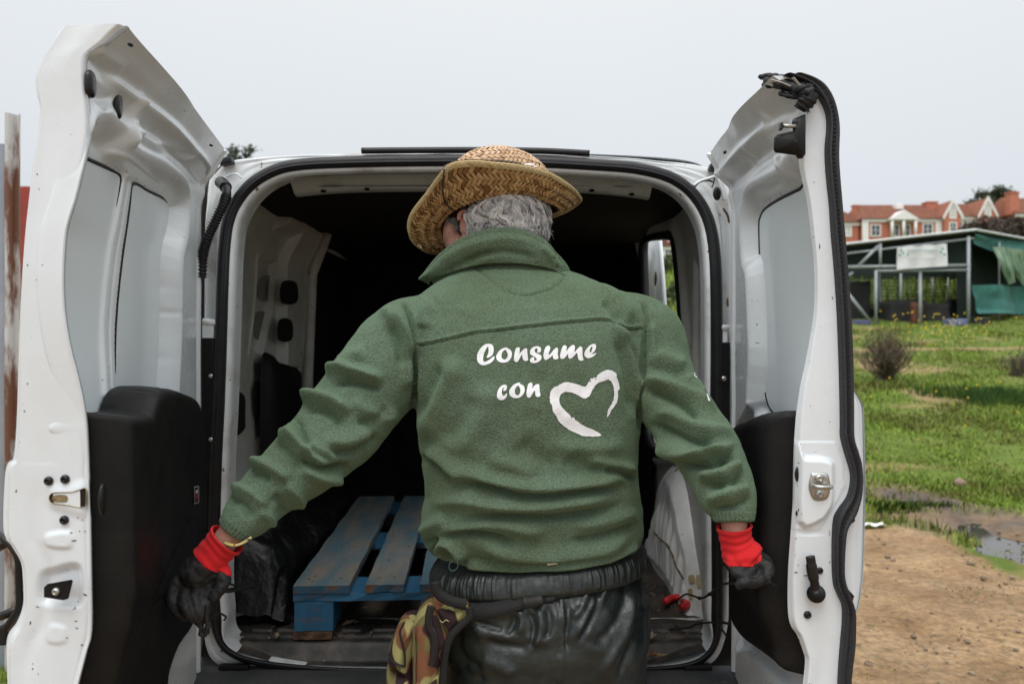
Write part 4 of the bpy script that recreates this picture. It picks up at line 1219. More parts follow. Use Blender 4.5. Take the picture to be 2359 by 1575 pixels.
# ---- left hinge pillar details
BLK = BLACK_SMOOTH
def plate(name, u0, v0, u1, v1, d, th, mat, parent, bev=.004):
    a, c_ = P(u0, v0, d), P(u1, v1, d)
    mb = MB(); mb.box((a.lerp(c_, .5)), (abs(c_.x - a.x), th, abs(a.z - c_.z)), bev=bev)
    return mb.build(name, mat, parent, smooth=False)
pl = plate('check_strap_cover', 469, 778, 499, 1405, YR - .004, .03, BLACK_PLASTIC, van)
for v_ in (866, 1012): 
    p = P(486, v_, YR - .022); q_, f_ = ellipsoid(p, (.006, .004, .006), 10, 6); mk('bolt', q_, f_, METAL, pl)
for v_ in (1052, 1132):
    mb = MB(); mb.box(P(471, v_, YR - .024), (.004, .006, .024)); mb.build('yellow_marking', M('yellow_plastic%d' % v_, (.6, .42, .02, 1), .5), pl)
plr = plate('check_strap_cover', 1656, 788, 1679, 1300, YR - .004, .03, BLACK_PLASTIC, van)
p = P(1667, 872, YR - .022); q_, f_ = ellipsoid(p, (.007, .004, .007), 10, 6); mk('bolt', q_, f_, METAL, plr)
for (u, v) in ((484, 741), (1664, 754)):
    hh = tube('door_hinge', [P(u - 16, v, YR - .012), P(u + 14, v + 2, YR - .012)], .009, W_PAINT_DIRTY, van, 10)
    mb = MB(); mb.box(P(u - 3, v + 22, YR - .008), (.03, .016, .05), bev=.004); mb.build('hinge_leaf', W_PAINT_DIRTY, hh)
# corrugated cable conduit
cpath = cr([tuple(P(u, v, d)) for u, v, d in [(508, 420, 2.055), (519, 430, 2.02), (522, 446, 2.0), (517, 466, 1.985), (505, 492, 1.98), (492, 520, 1.98), (479, 548, 1.98), (470, 575, 1.99), (466, 605, 2.0), (464, 640, 2.0)]], 18)
rad = [.0115 + (.0022 * math.cos(i * 1.57 * 1.0)) if i > 40 else .0115 for i in range(len(cpath))]
tube('cable_conduit', cpath.tolist(), rad, RUBBER, van, 12)
tube('conduit_grommet', [tuple(p) for p in cpath[:22]], .0155, RUBBER, van, 12)
def oval(name, c, rx, ry, mat, parent, th=.004, n_=20, ax=None):
    q_, f_ = ellipsoid(c, (rx, th, ry), n_, 8); return mk(name, q_, f_, mat, parent)
oval('rubber_plug', P(1652, 446, YR + .026), .011, .018, BLK, van, .006)
for (u, v, du) in ((522, 372, 22), (1648, 388, 22)):
    mb = MB(); mb.box(P(u, v, YR + .045), (.034, .03, .018), Matrix.Rotation(math.radians(-12 if u < 900 else 18), 3, 'Y').to_quaternion(), bev=.005); mb.build('corner_cap', RUBBER, van)
# wiggly seam-sealer lines on the corners
def seam(pts, d, r_=.0022, mat=RUSTC, parent=van, name='seam_rust'):
    tube(name, cr([tuple(P(u, v, d)) for u, v in pts], 5).tolist(), r_, mat, parent, 5)
SEAMD = M('dark_seam_dirt', (.09, .065, .05, 1), .9)
seam([(512, 378), (506, 386), (500, 392), (494, 400)], YR + .045, .002, SEAMD); seam([(1649, 398), (1646, 408), (1644, 422), (1640, 432)], YR + .038, .002, SEAMD)
seam([(1600, 432), (1612, 420), (1632, 416), (1642, 420)], YR + .035, .0025, SEAMD)
seam([(522, 408), (532, 402), (546, 401), (556, 410)], YR + .034, .0025, W_PAINT)
seam([(1666, 480), (1676, 496), (1680, 512), (1684, 530), (1686, 545)], YR + .035, .003, SEAMD)
seam([(1598, 428), (1612, 418), (1630, 412), (1650, 408), (1660, 430), (1668, 462)], YR + .03, .004, W_PAINT)

# ============================================================ REAR DOORS
class Door:
    def __init__(s, F2, H2, side):
        s.F = np.array(F2); s.H = np.array(H2); s.L = np.linalg.norm(s.H - s.F); s.e = (s.H - s.F) / s.L
        s.n = np.array([s.e[1], -s.e[0]]) * (1 if side > 0 else -1)          # towards the van's middle
        if side > 0 and s.n[0] < 0 or side < 0 and s.n[0] > 0: s.n = -s.n
    def w(s, a, z, n):
        "door coordinates (along, height, inward) to world; arrays"
        a, z, n = np.broadcast_arrays(np.asarray(a, float), np.asarray(z, float), np.asarray(n, float))
        return np.stack([s.F[0] + s.e[0] * a + s.n[0] * n, s.F[1] + s.e[1] * a + s.n[1] * n, z], -1)
    def px(s, u, v, n=0.0):
        k = (u - CX) / FPX
        # (k t, t) = F + a e + n nn
        A = np.array([[k, -s.e[0]], [1.0, -s.e[1]]]); b_ = s.F + s.n * n
        t, a = np.linalg.solve(A, b_)
        return a, CZ - (v - CY) / FPX * t
    def poly(s, pts, n=0.0): return np.array([s.px(u, v, n) for u, v in pts])

def edge_curve(pts, d):
    c = cr(pts, 8)
    z = CZ - (c[:, 1] - CY) / FPX * d; x = (c[:, 0] - CX) / FPX * d
    o_ = np.argsort(z); z, x = z[o_], x[o_]
    return lambda q: np.interp(q, z, x)

def gridded_patch(name, D, poly, hfun, mat, parent, n0, res=.006, margin=.02, amin=.022, base=None, skirt=.03):
    "sheet over a polygon on the door with an exact outline and a skirt running back behind it"
    poly = np.asarray(poly).copy()
    poly[:, 0] = np.maximum(poly[:, 0], amin)
    poly = resample(poly, max(int(np.linalg.norm(np.roll(poly, -1, 0) - poly, axis=1).sum() / res), 20), True)
    a0, a1 = poly[:, 0].min(), poly[:, 0].max(); z0, z1 = poly[:, 1].min(), poly[:, 1].max()
    A, Z = np.meshgrid(np.arange(a0, a1, res), np.arange(z0, z1, res))
    A[1::2] += res / 2
    q = poly_sdf(A, Z, poly); k = q < -res * .55
    pts = np.concatenate([poly, np.stack([A[k], Z[k]], 1)])
    nb = len(poly)
    vo, eo, fo, _, _, _ = delaunay_2d_cdt([Vector((float(x), float(y))) for x, y in pts], [(i, (i + 1) % nb) for i in range(nb)], [], 0, 1e-7)
    vo = np.array([tuple(v) for v in vo]); fo = np.array([f for f in fo if len(f) == 3])
    c_ = vo[fo].mean(1); fo = fo[poly_sdf(c_[:, 0], c_[:, 1], poly) < 0]
    qv = poly_sdf(vo[:, 0], vo[:, 1], poly)
    bf = base or (lambda a, z: 0 * a)
    N = n0 + bf(vo[:, 0], vo[:, 1]) + hfun(np.minimum(qv, 0), vo[:, 0], vo[:, 1])
    nbase = n0 + bf(poly[:, 0], poly[:, 1])
    W = D.w(vo[:, 0], vo[:, 1], N)
    n1 = len(W)
    hb = nbase + hfun(np.zeros(nb), poly[:, 0], poly[:, 1])
    Wt = D.w(poly[:, 0], poly[:, 1], hb); Wb = D.w(poly[:, 0], poly[:, 1], nbase - skirt)
    F = [tuple(f) for f in fo] + [(n1 + i, n1 + (i + 1) % nb, n1 + nb + (i + 1) % nb, n1 + nb + i) for i in range(nb)]
    o = mk(name, np.concatenate([W, Wt, Wb]), F, mat, parent)
    return o

# ---------------- left door
DL = Door((-.641, 1.20), (-.785, 2.0), 1)
dI, dO = 1.20, 1.235
Lin = edge_curve([(286, 54), (262, 74), (240, 95), (208, 118), (195, 140), (197, 200), (203, 260), (204, 306), (196, 357), (184, 410), (173, 459), (160, 505), (153, 541), (149, 600), (148, 663), (152, 730), (163, 800), (181, 877), (194, 948), (200, 1025), (204, 1183), (206, 1320), (207, 1453), (196, 1505), (179, 1575), (165, 1640), (150, 1720)], dI)
Lout = edge_curve([(284, 53), (220, 57), (153, 66), (122, 105), (100, 150), (84, 184), (87, 225), (94, 260), (88, 310), (77, 383), (60, 560), (46, 775), (31, 1035), (16, 1065), (8, 1101), (5, 1219), (22, 1250), (44, 1285), (50, 1320), (51, 1387), (38, 1430), (13, 1474), (15, 1575), (20, 1660), (25, 1720)], dO)
ztopL = CZ + (CY - 54) / FPX * dI
def left_door():
    NZ, NA = 700, 330
    z = np.concatenate([np.linspace(.445, ztopL, NZ)])
    hinge_z0 = .60
    a = np.concatenate([np.linspace(0, .04, 26)[:-1], np.linspace(.04, DL.L, NA - 25)])
    A, Z = np.meshgrid(a, z)
    xi = Lin(z)
    # inward offset of the free inner edge relative to the door plane
    nI = (xi - DL.F[0]) / DL.n[0]
    base = nI[:, None] * (1 - S(A, 0, DL.L * .55))
    N = base * 1.0
    f = np.zeros_like(A)
    # top overhang following the roof
    zt = ztopL - .012 * (A / DL.L)
    curl = np.clip((Z - (ztopL - .145)) / .145, 0, 1)
    f += .066 * curl ** 1.4 * S(A, 0, DL.L * .5)
    f += .012 * np.exp(-((Z - (ztopL - .055)) / .010) ** 2) * S(A, .06, .12) * (1 - S(A, DL.L - .1, DL.L - .02))
    f -= .010 * np.exp(-((Z - (ztopL - .085)) / .014) ** 2) * S(A, .1, .16)
    # recess round the blanked windows
    rec = cr(DL.poly([(150, 420), (190, 350), (208, 300), (222, 272), (240, 266), (262, 275), (284, 300), (296, 338), (322, 362), (385, 398), (420, 430), (434, 470), (430, 540), (418, 600), (414, 760), (408, 900), (400, 1010), (150, 1010)], 0), 5, True)
    q = poly_sdf(A, Z, rec)
    ff = -.040 * (1 - S(q, -.045, .004)) + .004 * np.exp(-((q - .01) / .01) ** 2)
    # upper pocket shapes
    q2 = poly_sdf(A, Z, cr(DL.poly([(222, 190), (240, 205), (256, 222), (248, 250), (234, 250), (218, 225)]), 5, True))
    ff -= .014 * (1 - S(q2, -.02, .006))
    q3 = poly_sdf(A, Z, cr(DL.poly([(300, 300), (350, 318), (398, 348), (408, 358), (380, 350), (330, 330)]), 5, True))
    ff += .008 * (1 - S(q3, -.012, .012))
    q4 = poly_sdf(A, Z, cr(DL.poly([(290, 225), (302, 265), (308, 310), (298, 330), (292, 300)]), 5, True))
    ff += .014 * (1 - S(q4, -.01, .014))
    q5 = poly_sdf(A, Z, cr(DL.poly([(262, 98), (290, 120), (318, 150), (322, 162), (306, 150), (280, 124)], .05), 5, True))
    ff += .010 * (1 - S(q5, -.008, .008))
    # pressed rib above the blanks
    d_, _ = line_dist(A, Z, DL.poly([(236, 352), (346, 424)], -.035)); ff += .005 * np.exp(-(d_ / .006) ** 2)
    # divider between the panes with its flutes
    dv = DL.poly([(289, 410), (276, 560), (262, 760), (250, 950)], -.035)
    d_, _ = line_dist(A, Z, dv); ff += .010 * (1 - S(d_, .022, .030)) * (Z < DL.px(286, 405, -.035)[1]) - .0016 * (np.cos(d_ / .0045) > .4) * (d_ < .016)
    # dents on the hinge side pillar
    for (u, v, r_, am) in ((418, 545, .012, .004), (404, 660, .012, .004), (410, 720, .008, .003), (400, 825, .012, .004)):
        aa, zz = DL.px(u, v); ff -= am * np.exp(-(((A - aa) / .03) ** 2 + ((Z - zz) / r_) ** 2))
    # sunk bed below the trim
    tq_ = poly_sdf(A, Z, cr(DL.poly([(180, 960), (460, 960), (458, 1200), (452, 1380), (430, 1445), (380, 1510), (330, 1600), (180, 1700)]), 3, True))
    ff -= .02 * (1 - S(tq_, -.03, .0))
    # hinge flange
    ff += -.012 * S(A, DL.L - .035, DL.L - .02) + .016 * S(A, DL.L - .016, DL.L - .008)
    f = f + ff * S(A, .0, .014) * (1 - .6 * S(Z, ztopL - .06, ztopL))
    f += .0012 * fnoise(A, Z, 0, 10, 2)
    N = N + f
    inner = DL.w(A, Z, N)
    # keep the free edge exactly on its curve
    # free-end face: from outer lip to inner corner
    T = np.concatenate([np.linspace(0, .25, 22)[:-1], np.linspace(.25, .85, 26)[:-1], np.linspace(.85, 1, 16)])
    xo = Lout(z)
    TT, ZZ = np.meshgrid(T, z)
    XX = xo[:, None] + (inner[:, 0, 0] - xo)[:, None] * TT
    d_ = 1.238 + 0 * TT
    d_ -= .020 * S(TT, .035, .10) + .010 * S(TT, .11, .19) + .006 * S(TT, .19, .75) 
    d_ += (.0) * TT
    edge_y = inner[:, 0, 1][:, None]
    d_ = d_ * 1.0
    rnd = S(TT, .86, 1.0)
    d_ = d_ * (1 - rnd) + (edge_y + 0.0) * rnd if False else d_
    d_ += (edge_y - (1.202)) * rnd ** 2
    d_ += .010 * rnd ** 3
    # pressings on the end face
    def ep(pts, d=1.2): return np.array([((u - CX) / FPX * d, CZ - (v - CY) / FPX * d) for u, v in pts])
    for pts, am, w_ in (([(100, 1235), (118, 1226), (160, 1224), (162, 1262), (112, 1262), (100, 1252)], .004, .006), ([(86, 1330), (120, 1312), (180, 1305), (186, 1388), (150, 1396), (86, 1390)], -.010, .012), ([(104, 1450), (118, 1438), (150, 1445), (150, 1480), (112, 1484), (102, 1468)], .0025, .006), ([(108, 1120), (150, 1118), (202, 1112), (202, 1190), (150, 1180), (112, 1165)], .004, .012)):
        q = poly_sdf(XX, ZZ, cr(ep(pts), 5, True)); d_ += -am * (1 - S(q, -w_, w_ * .5))
    d_ += .0035 * np.exp(-((TT - .40 - .05 * np.sin(ZZ * 7)) / .09) ** 2) * (1 - S(ZZ, 1.0, 1.2)) * S(ZZ, .8, .9)
    end = np.stack([XX, d_, ZZ], -1)
    full = np.concatenate([end[:, :-1], inner], 1)
    door = grid('rear_door', full, W_PAINT, van, flip=True, label='left rear door swung open, carrying a black trim panel and two grey window blanks')
    # outer skin and roof lip
    NO = -.10
    a2 = np.linspace(0, DL.L + .01, 60)
    A2, Z2 = np.meshgrid(a2, z)
    nO = (xo - DL.F[0]) / DL.n[0]
    w_ = S(A2, 0, .5)
    N2 = nO[:, None] * (1 - w_) + (NO * (1 - curl[:, :1] ** 2) + (.055) * curl[:, :1] ** 2) * w_
    skin = DL.w(A2, Z2, N2); skin[:, :, 1] += (1.246 - skin[:, :1, 1]) * (1 - S(A2, 0, .35)); skin[:, 0, 0] = xo - .001; skin[:, 0, 1] = 1.239
    grid('outer_skin', skin, W_PAINT, door)
    top_in = inner[-1]; t_out = np.stack([np.interp(np.linspace(0, 1, len(top_in)), np.linspace(0, 1, skin.shape[1]), skin[-1, :, k]) for k in range(3)], 1)
    mid_ = top_in * .5 + t_out * .5 + np.array([0, 0, .006])
    grid('roof_lip', np.array([top_in, mid_, t_out]), W_PAINT, door)
    return door, A, Z, inner
ldoor, LA, LZ, Linner = left_door()
baseL = lambda a, z: (Lin(z) - DL.F[0]) / DL.n[0] * (1 - S(a, 0, DL.L * .55))
baseR = lambda a, z: (Rin(z) - DR.F[0]) / DR.n[0] * (1 - S(a, 0, DR.L * .6))
# grey blanks behind the window frames
for pts in ([(120, 330), (196, 364), (252, 390), (268, 398), (276, 410), (275, 440), (268, 540), (258, 700), (247, 860), (241, 955), (120, 960)],
            [(306, 424), (340, 440), (372, 455), (386, 468), (396, 492), (396, 560), (393, 700), (388, 850), (384, 955), (262, 955), (270, 850), (284, 650), (298, 480)]):
    pl_ = DL.poly(pts, -.036)
    # black tube stands in for the shadow line round the blank, then the blank itself
    pc = cr(pl_, 4, True); pc[:, 0] = np.maximum(pc[:, 0], .022)
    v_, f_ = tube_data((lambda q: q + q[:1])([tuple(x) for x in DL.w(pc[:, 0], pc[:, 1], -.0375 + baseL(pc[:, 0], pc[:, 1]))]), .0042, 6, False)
    wb = gridded_patch('window_blank', DL, pc, lambda q, A, Z: .001 + .0006 * fnoise(A, Z, 0, 7, 3), BLANK, ldoor, -.0365, .005, .012, base=baseL, skirt=.006)
    mk('shadow_gap_tube', v_, f_, RUBBER, wb)
# black plastic trim with the moulded shoulder
tl_px = [(150, 950), (180, 949), (268, 948), (280, 930), (292, 905), (308, 894), (340, 888), (385, 890), (420, 898), (440, 908), (450, 930), (458, 965), (462, 1040), (463, 1150), (460, 1300), (454, 1400), (434, 1460), (400, 1500), (370, 1560), (350, 1640), (180, 1640), (150, 1500)]
tl = np.array([DL.px(u, v, .040 * float(np.clip((u - 300) / 120, 0, 1))) for u, v in tl_px])
tl = cr(tl, 4, True)
def trim_h(q, A, Z):
    top_z = 1.232
    h = -.012 + .064 * np.sqrt(np.clip(1 - (1 - np.clip(-q / .021, 0, 1)) ** 2, 0, 1))
    h += .0035 * np.sin(np.clip((Z - .86 + (A - .3) * .28) / .012, -1.57, 1.57))          # moulded step across
    g = (Z - (1.05 - .18 * A)); h -= .0015 * np.exp(-(g / .004) ** 2)
    g2 = (Z - (.885 + .23 * (A - .08))); h -= .007 * np.exp(-(g2 / .006) ** 2) * (A > .08) * (A < .45)
    return h
trimL = gridded_patch('trim_panel', DL, tl, trim_h, BLACK_PLASTIC, ldoor, .0, .006, .02, base=baseL)
a_, z_ = DL.px(233, 1150, .05)
mb = MB()
V_, F_ = ellipsoid(DL.w(a_, z_, .052), (.004, .010, .022), 12, 8); mk('trim_clip_recess', V_, F_, BLACK_SMOOTH, trimL)
# sticker with red and white marks
def door_quad(D, pts, n, mat, name, parent):
    V = [tuple(D.w(*D.px(u, v, n), n)) for u, v in pts]; return mk(name, V, [tuple(range(len(V)))], mat, parent, smooth=False)
st = door_quad(DL, [(447, 1120), (458.5, 1119), (458.5, 1157), (448, 1161)], .0585, M('sticker_silver', (.5, .5, .52, 1), .4), 'warning_sticker', trimL)
door_quad(DL, [(448.5, 1122), (457.5, 1121), (457.5, 1155), (449.5, 1158.5)], .0592, M('sticker_black', (.012, .012, .014, 1), .4), 'sticker_print', st)
door_quad(DL, [(450.5, 1129), (455.5, 1127), (456, 1134), (451, 1137)], .0600, M('sticker_white', (.6, .6, .62, 1), .5), 'sticker_mark', st)
door_quad(DL, [(451, 1139), (455, 1137), (455, 1147), (451.5, 1148)], .0600, M('sticker_red', (.5, .03, .03, 1), .5), 'sticker_mark', st)
# plugs, bolts, latch slot
for (u, v, h) in ((204.5, 194, 64), (267, 243, 60)):
    a_, z_ = DL.px(u, v, .0)
    V_, F_ = ellipsoid((0, 0, 0), (1, 1, 1), 16, 10)
    V2 = []
    for p in V_:
        r3 = [abs(c) ** .7 * (1 if c > 0 else -1) for c in p]
        V2.append(tuple(DL.w(a_ + r3[0] * .014, z_ + r3[2] * (.0205 if u < 220 else .0225), .004 + float((Lin(z_) - DL.F[0]) / DL.n[0]) * (1 - float(S(a_, 0, DL.L * .55))) + .007 * r3[1])))
    mk('rubber_plug', V2, F_, BLK, ldoor)
for (u, v) in ((297, 103), (484, 335)):
    a_, z_ = DL.px(u, v, .07)
    V_, F_ = ellipsoid(DL.w(a_, z_, .072), (.004, .006, .003), 10, 6); mk('drain_hole', V_, F_, BLK, ldoor)
def bolt(u, v, d, r_, parent, mat=BLK):
    c_ = P(u, v, d)
    prof = [(0, r_), (.3, r_), (.55, r_ * .82), (.75, r_ * .55), (.72, r_ * .42), (.35, r_ * .38), (.3, 0.0005)]
    V = []
    for t, rr in prof:
        V.append([(c_.x + rr * math.cos(a), c_.y - t * .008, c_.z + rr * math.sin(a)) for a in np.linspace(0, 2 * np.pi, 17)[:-1]])
    return grid('bolt', np.array(V), mat, parent, wrap=True, flip=True)
for (u, v) in ((112.5, 1107), (150.5, 1103), (148.5, 1197)):
    bolt(u, v, 1.2015, .0068, ldoor)
# latch slot
slot = cr([(113, 1146), (118, 1137), (130, 1134), (165, 1133), (184, 1127), (198, 1125), (198, 1150), (196, 1166), (180, 1168), (160, 1164), (130, 1160), (118, 1157)], 4, True)
def endplate(name, px, d, mat, parent, depth=.0, inner=None):
    V = [tuple(P(u, v, d)) for u, v in px]
    c_ = np.mean(np.array(V), 0)
    rows = [V, [tuple(c_ + (np.array(p) - c_) * .5 + np.array([0, depth, 0])) for p in V], [tuple(c_ + (np.array(p) - c_) * .01 + np.array([0, depth, 0])) for p in V]]
    return grid(name, np.array(rows), mat, parent, wrap=True, flip=True)
sl_ = endplate('latch_slot', slot, 1.1985, BLK, ldoor)
rim_ = [tuple(P(u, v, 1.1975)) for u, v in slot]
v_, f_ = tube_data(rim_ + [rim_[0]], .0008, 6, False); mk('slot_rim', v_, f_, BRASSY, sl_)
endplate('latch_claw', cr([(119, 1146), (128, 1140), (150, 1140), (156, 1148), (150, 1156), (126, 1155)], 4, True), 1.1972, BRASSY, sl_)
# wedge buffer
wedge = [(101, 1352), (110, 1344), (166, 1334), (168, 1338), (158, 1378), (146, 1382), (101, 1375)]
wv = [tuple(P(u, v, 1.195)) for u, v in wedge] + [tuple(P(u * .98 + 2.6, v * .98 + 27, 1.185)) for u, v in wedge]
nW = len(wedge)
wb_ = mk('wedge_buffer', wv, [tuple(range(nW, 2 * nW))] + [(i, (i + 1) % nW, nW + (i + 1) % nW, nW + i) for i in range(nW)], BLACK_PLASTIC, ldoor, smooth=False)
bolt(130, 1361, 1.185, .006, wb_, METAL)
# black outside grab handle ring
HND = cr([tuple(P(u, v, d)) for u, v, d in [(-60, 1215, 1.30), (-20, 1222, 1.27), (8, 1240, 1.25), (30, 1262, 1.245), (42, 1290, 1.243), (44, 1340, 1.243), (44, 1395, 1.243), (32, 1420, 1.245), (14, 1445, 1.25), (2, 1462, 1.26), (-20, 1450, 1.28), (-60, 1440, 1.30)]], 8)
hd_ = tube('outside_grab_handle', HND.tolist(), .0058, BLACK_SMOOTH, ldoor, 10, flat=1.0)
tube('handle_bar', [tuple(P(-30, 1275, 1.28)), tuple(P(5, 1256, 1.262)), tuple(P(30, 1240, 1.25))], .007, BLACK_SMOOTH, hd_, 8)
tube('handle_bar', [tuple(P(-30, 1425, 1.28)), tuple(P(5, 1418, 1.262)), tuple(P(42, 1402, 1.25))], .007, BLACK_SMOOTH, hd_, 8)
mb = MB(); mb.box(P(8, 1462, 1.25), (.012, .012, .03), bev=.003); mb.build('handle_foot', BLACK_SMOOTH, hd_)
# chips and scratches in the paint of the free edge
def scratches(bm_obj, regions, n_, seed, parent):
    bvh = BVHTree.FromPolygons([v.co.copy() for v in bm_obj.data.vertices], [tuple(p.vertices) for p in bm_obj.data.polygons])
    r = random.Random(seed); mb = MB()
    for i in range(n_):
        u0, v0, u1, v1 = r.choice(regions); u, v = r.uniform(u0, u1), r.uniform(v0, v1)
        L_ = r.uniform(1, 4) if r.random() < .75 else r.uniform(4, 14); a = r.uniform(-.5, .5) + (1.4 if r.random() < .6 else 0)
        pts = [on_surface(bvh, u + math.cos(a) * L_ * t, v + math.sin(a) * L_ * t, .0003) for t in (0, .5, 1)]
        if all(pts): mb.tube(pts, [.0004, r.uniform(.0006, .0016), .0003], 4)
    mb.build('paint_chips', M('chipped_paint', (.07, .06, .05, 1), .8), parent, kind='stuff')
scratches(ldoor, [(60, 150, 100, 900), (150, 600, 205, 1560), (30, 900, 70, 1200), (60, 1390, 100, 1560), (170, 1180, 206, 1500), (300, 80, 480, 330)], 42, 3, ldoor)
SMUDGE = M('grey_scuff', (.30, .30, .29, 1), .6)

# ---------------- right door
RF = 1.42
DR = Door((.515, RF), (.5545, 2.0), -1)
Rin = edge_curve([(1770, 178), (1800, 200), (1840, 225), (1855, 240), (1850, 262), (1846, 300), (1840, 366), (1846, 410), (1856, 455), (1863, 504), (1872, 590), (1875, 667), (1872, 730), (1864, 785), (1854, 840), (1844, 887), (1838, 930), (1834, 963), (1828, 1050), (1826, 1150), (1822, 1216), (1817, 1310), (1816, 1403), (1822, 1440), (1836, 1462), (1850, 1500), (1854, 1521), (1849, 1575), (1840, 1640), (1820, 1720)], RF)
RsealI = edge_curve([(1772, 172), (1820, 188), (1858, 208), (1880, 235), (1894, 265), (1897, 300), (1893, 350), (1896, 410), (1903, 477), (1907, 540), (1914, 620), (1920, 708), (1925, 830), (1928, 963), (1928, 1000), (1936, 1035), (1949, 1078), (1951, 1105), (1943, 1139), (1922, 1170), (1912, 1195), (1909, 1257), (1911, 1330), (1921, 1362), (1932, 1389), (1932, 1430), (1928, 1477), (1924, 1530), (1922, 1575), (1918, 1720)], RF)
RsealO = edge_curve([(1774, 168), (1830, 177), (1880, 195), (1906, 225), (1919, 265), (1925, 310), (1924, 375), (1929, 450), (1935, 520), (1942, 600), (1948, 680), (1955, 800), (1957, 912), (1958, 1000), (1968, 1035), (1976, 1070), (1976, 1130), (1967, 1176), (1946, 1208), (1939, 1240), (1936, 1312), (1946, 1352), (1960, 1392), (1962, 1430), (1961, 1477), (1954, 1530), (1951, 1575), (1947, 1720)], RF)
Rskin = edge_curve([(1776, 166), (1832, 175), (1882, 193), (1908, 223), (1921, 265), (1926, 310), (1926, 375), (1931, 450), (1937, 520), (1944, 600), (1950, 680), (1960, 800), (1963, 887), (1974, 912), (1985, 938), (1987, 1000), (1989, 1100), (1988, 1200), (1984, 1320), (1975, 1390), (1963, 1425), (1956, 1500), (1951, 1575), (1947, 1720)], RF + .02)
ztopR = CZ + (CY - 180) / FPX * RF
def right_door():
    z = np.linspace(.445, ztopR, 640)
    a = np.concatenate([np.linspace(0, .03, 20)[:-1], np.linspace(.03, DR.L, 230)])
    A, Z = np.meshgrid(a, z)
    nI = (Rin(z) - DR.F[0]) / DR.n[0]
    base = nI[:, None] * (1 - S(A, 0, DR.L * .6))
    curl = np.clip((Z - (ztopR - .14)) / .14, 0, 1)
    f = .062 * curl ** 1.4 * S(A, 0, DR.L * .5)
    f += .010 * np.exp(-((Z - (ztopR - .05)) / .009) ** 2) * S(A, .05, .1)
    f -= .010 * np.exp(-((Z - (ztopR - .085)) / .014) ** 2) * S(A, .05, .1)
    rec = cr(DR.poly([(1880, 372), (1830, 362), (1815, 372), (1795, 400), (1760, 422), (1728, 442), (1714, 470), (1708, 520), (1712, 600), (1722, 640), (1728, 800), (1733, 980), (1890, 980)], 0), 5, True)
    q = poly_sdf(A, Z, rec)
    ff = -.036 * (1 - S(q, -.04, .004)) + .004 * np.exp(-((q - .01) / .01) ** 2)
    q2 = poly_sdf(A, Z, cr(DR.poly([(1806, 355), (1802, 372), (1800, 385), (1794, 372), (1794, 352)]), 5, True)); ff += .008 * (1 - S(q2, -.008, .008))
    d_, _ = line_dist(A, Z, cr(DR.poly([(1746, 372), (1762, 352), (1782, 338)]), 5)); ff -= .006 * np.exp(-(d_ / .012) ** 2)
    d_, _ = line_dist(A, Z, DR.poly([(1764, 467), (1822, 432)], -.033)); ff -= .004 * np.exp(-(d_ / .003) ** 2)
    d_, _ = line_dist(A, Z, cr(DR.poly([(1750, 272), (1740, 300), (1712, 350)], .04), 4)); ff += .008 * np.exp(-(d_ / .010) ** 2)
    for (u, v) in ((1742, 575), (1740, 800), (1752, 838), (1738, 655)):
        aa, zz = DR.px(u, v); ff -= .004 * np.exp(-(((A - aa) / .02) ** 2 + ((Z - zz) / .01) ** 2))
    tq_ = poly_sdf(A, Z, cr(DR.poly([(1690, 985), (1850, 965), (1860, 1700), (1820, 1600), (1760, 1540), (1715, 1500), (1690, 1460)]), 3, True))
    ff -= .018 * (1 - S(tq_, -.02, .0))
    f = f + ff * S(A, 0, .012) * (1 - .5 * S(Z, ztopR - .05, ztopR))
    f += -.010 * S(A, DR.L - .03, DR.L - .018) + .014 * S(A, DR.L - .012, DR.L - .005) + .001 * fnoise(A, Z, 0, 10, 9)
    inner = DR.w(A, Z, base + f)
    T = np.concatenate([np.linspace(0, .2, 12)[:-1], np.linspace(.2, 1, 24)])
    xs_ = RsealI(z); TT, ZZ = np.meshgrid(T, z)
    XX = inner[:, 0, 0][:, None] + (xs_ - inner[:, 0, 0])[:, None] * TT
    rnd = 1 - S(TT, 0, .13)
    Yd = RF - .012 + (inner[:, 0, 1][:, None] - (RF - .012)) * rnd ** 2 + 0 * ZZ
    def ep(pts, d=RF - .012): return np.array([((u - CX) / FPX * d, CZ - (v - CY) / FPX * d) for u, v in pts])
    q = poly_sdf(XX, ZZ, cr(ep([(1838, 1030), (1850, 1052), (1885, 1054), (1912, 1062), (1916, 1085), (1915, 1150), (1905, 1176), (1884, 1198), (1838, 1199)]), 3, True))
    Yd -= .012 * (1 - S(q, -.006, .005))
    q = poly_sdf(XX, ZZ, ep([(1825, 1016), (1925, 1018), (1942, 1060), (1945, 1120), (1920, 1170), (1886, 1221), (1825, 1221)]))
    Yd -= .0016 * (1 - S(q, -.001, .001))
    Yd += .003 * np.exp(-((TT - .45) / .25) ** 2) * np.sin(ZZ * 11) * (ZZ < 1.0)
    full = np.concatenate([inner[:, ::-1], np.stack([XX, Yd, ZZ], -1)[:, 1:]], 1)
    door = grid('rear_door', full, W_PAINT, van, flip=True, label='right rear door swung open, with a thick rubber seal, chrome striker and black lever')
    # rubber seal along the outer edge
    xo = RsealO(z); prof = [(0, .004), (.04, -.014), (.16, -.021), (.30, -.021), (.36, -.017), (.55, -.017), (.62, -.022), (.8, -.022), (.95, -.012), (1.0, .006)]
    rows = []
    for t, dy in prof: rows.append(np.stack([xs_ + (xo - xs_) * t, np.full_like(z, RF - .008 + dy), z], 1))
    sg = grid('rubber_seal', np.array(rows).transpose(1, 0, 2), M('ribbed_black_rubber', (.013, .0145, .019, 1), .5, color2=(.035, .036, .04, 1), nscale=130, nlo=.5, nhi=.75, stretch=(1, 1, 2.2), bump=.5, bscale=300, bdist=.001), door, flip=True)
    mb = MB()
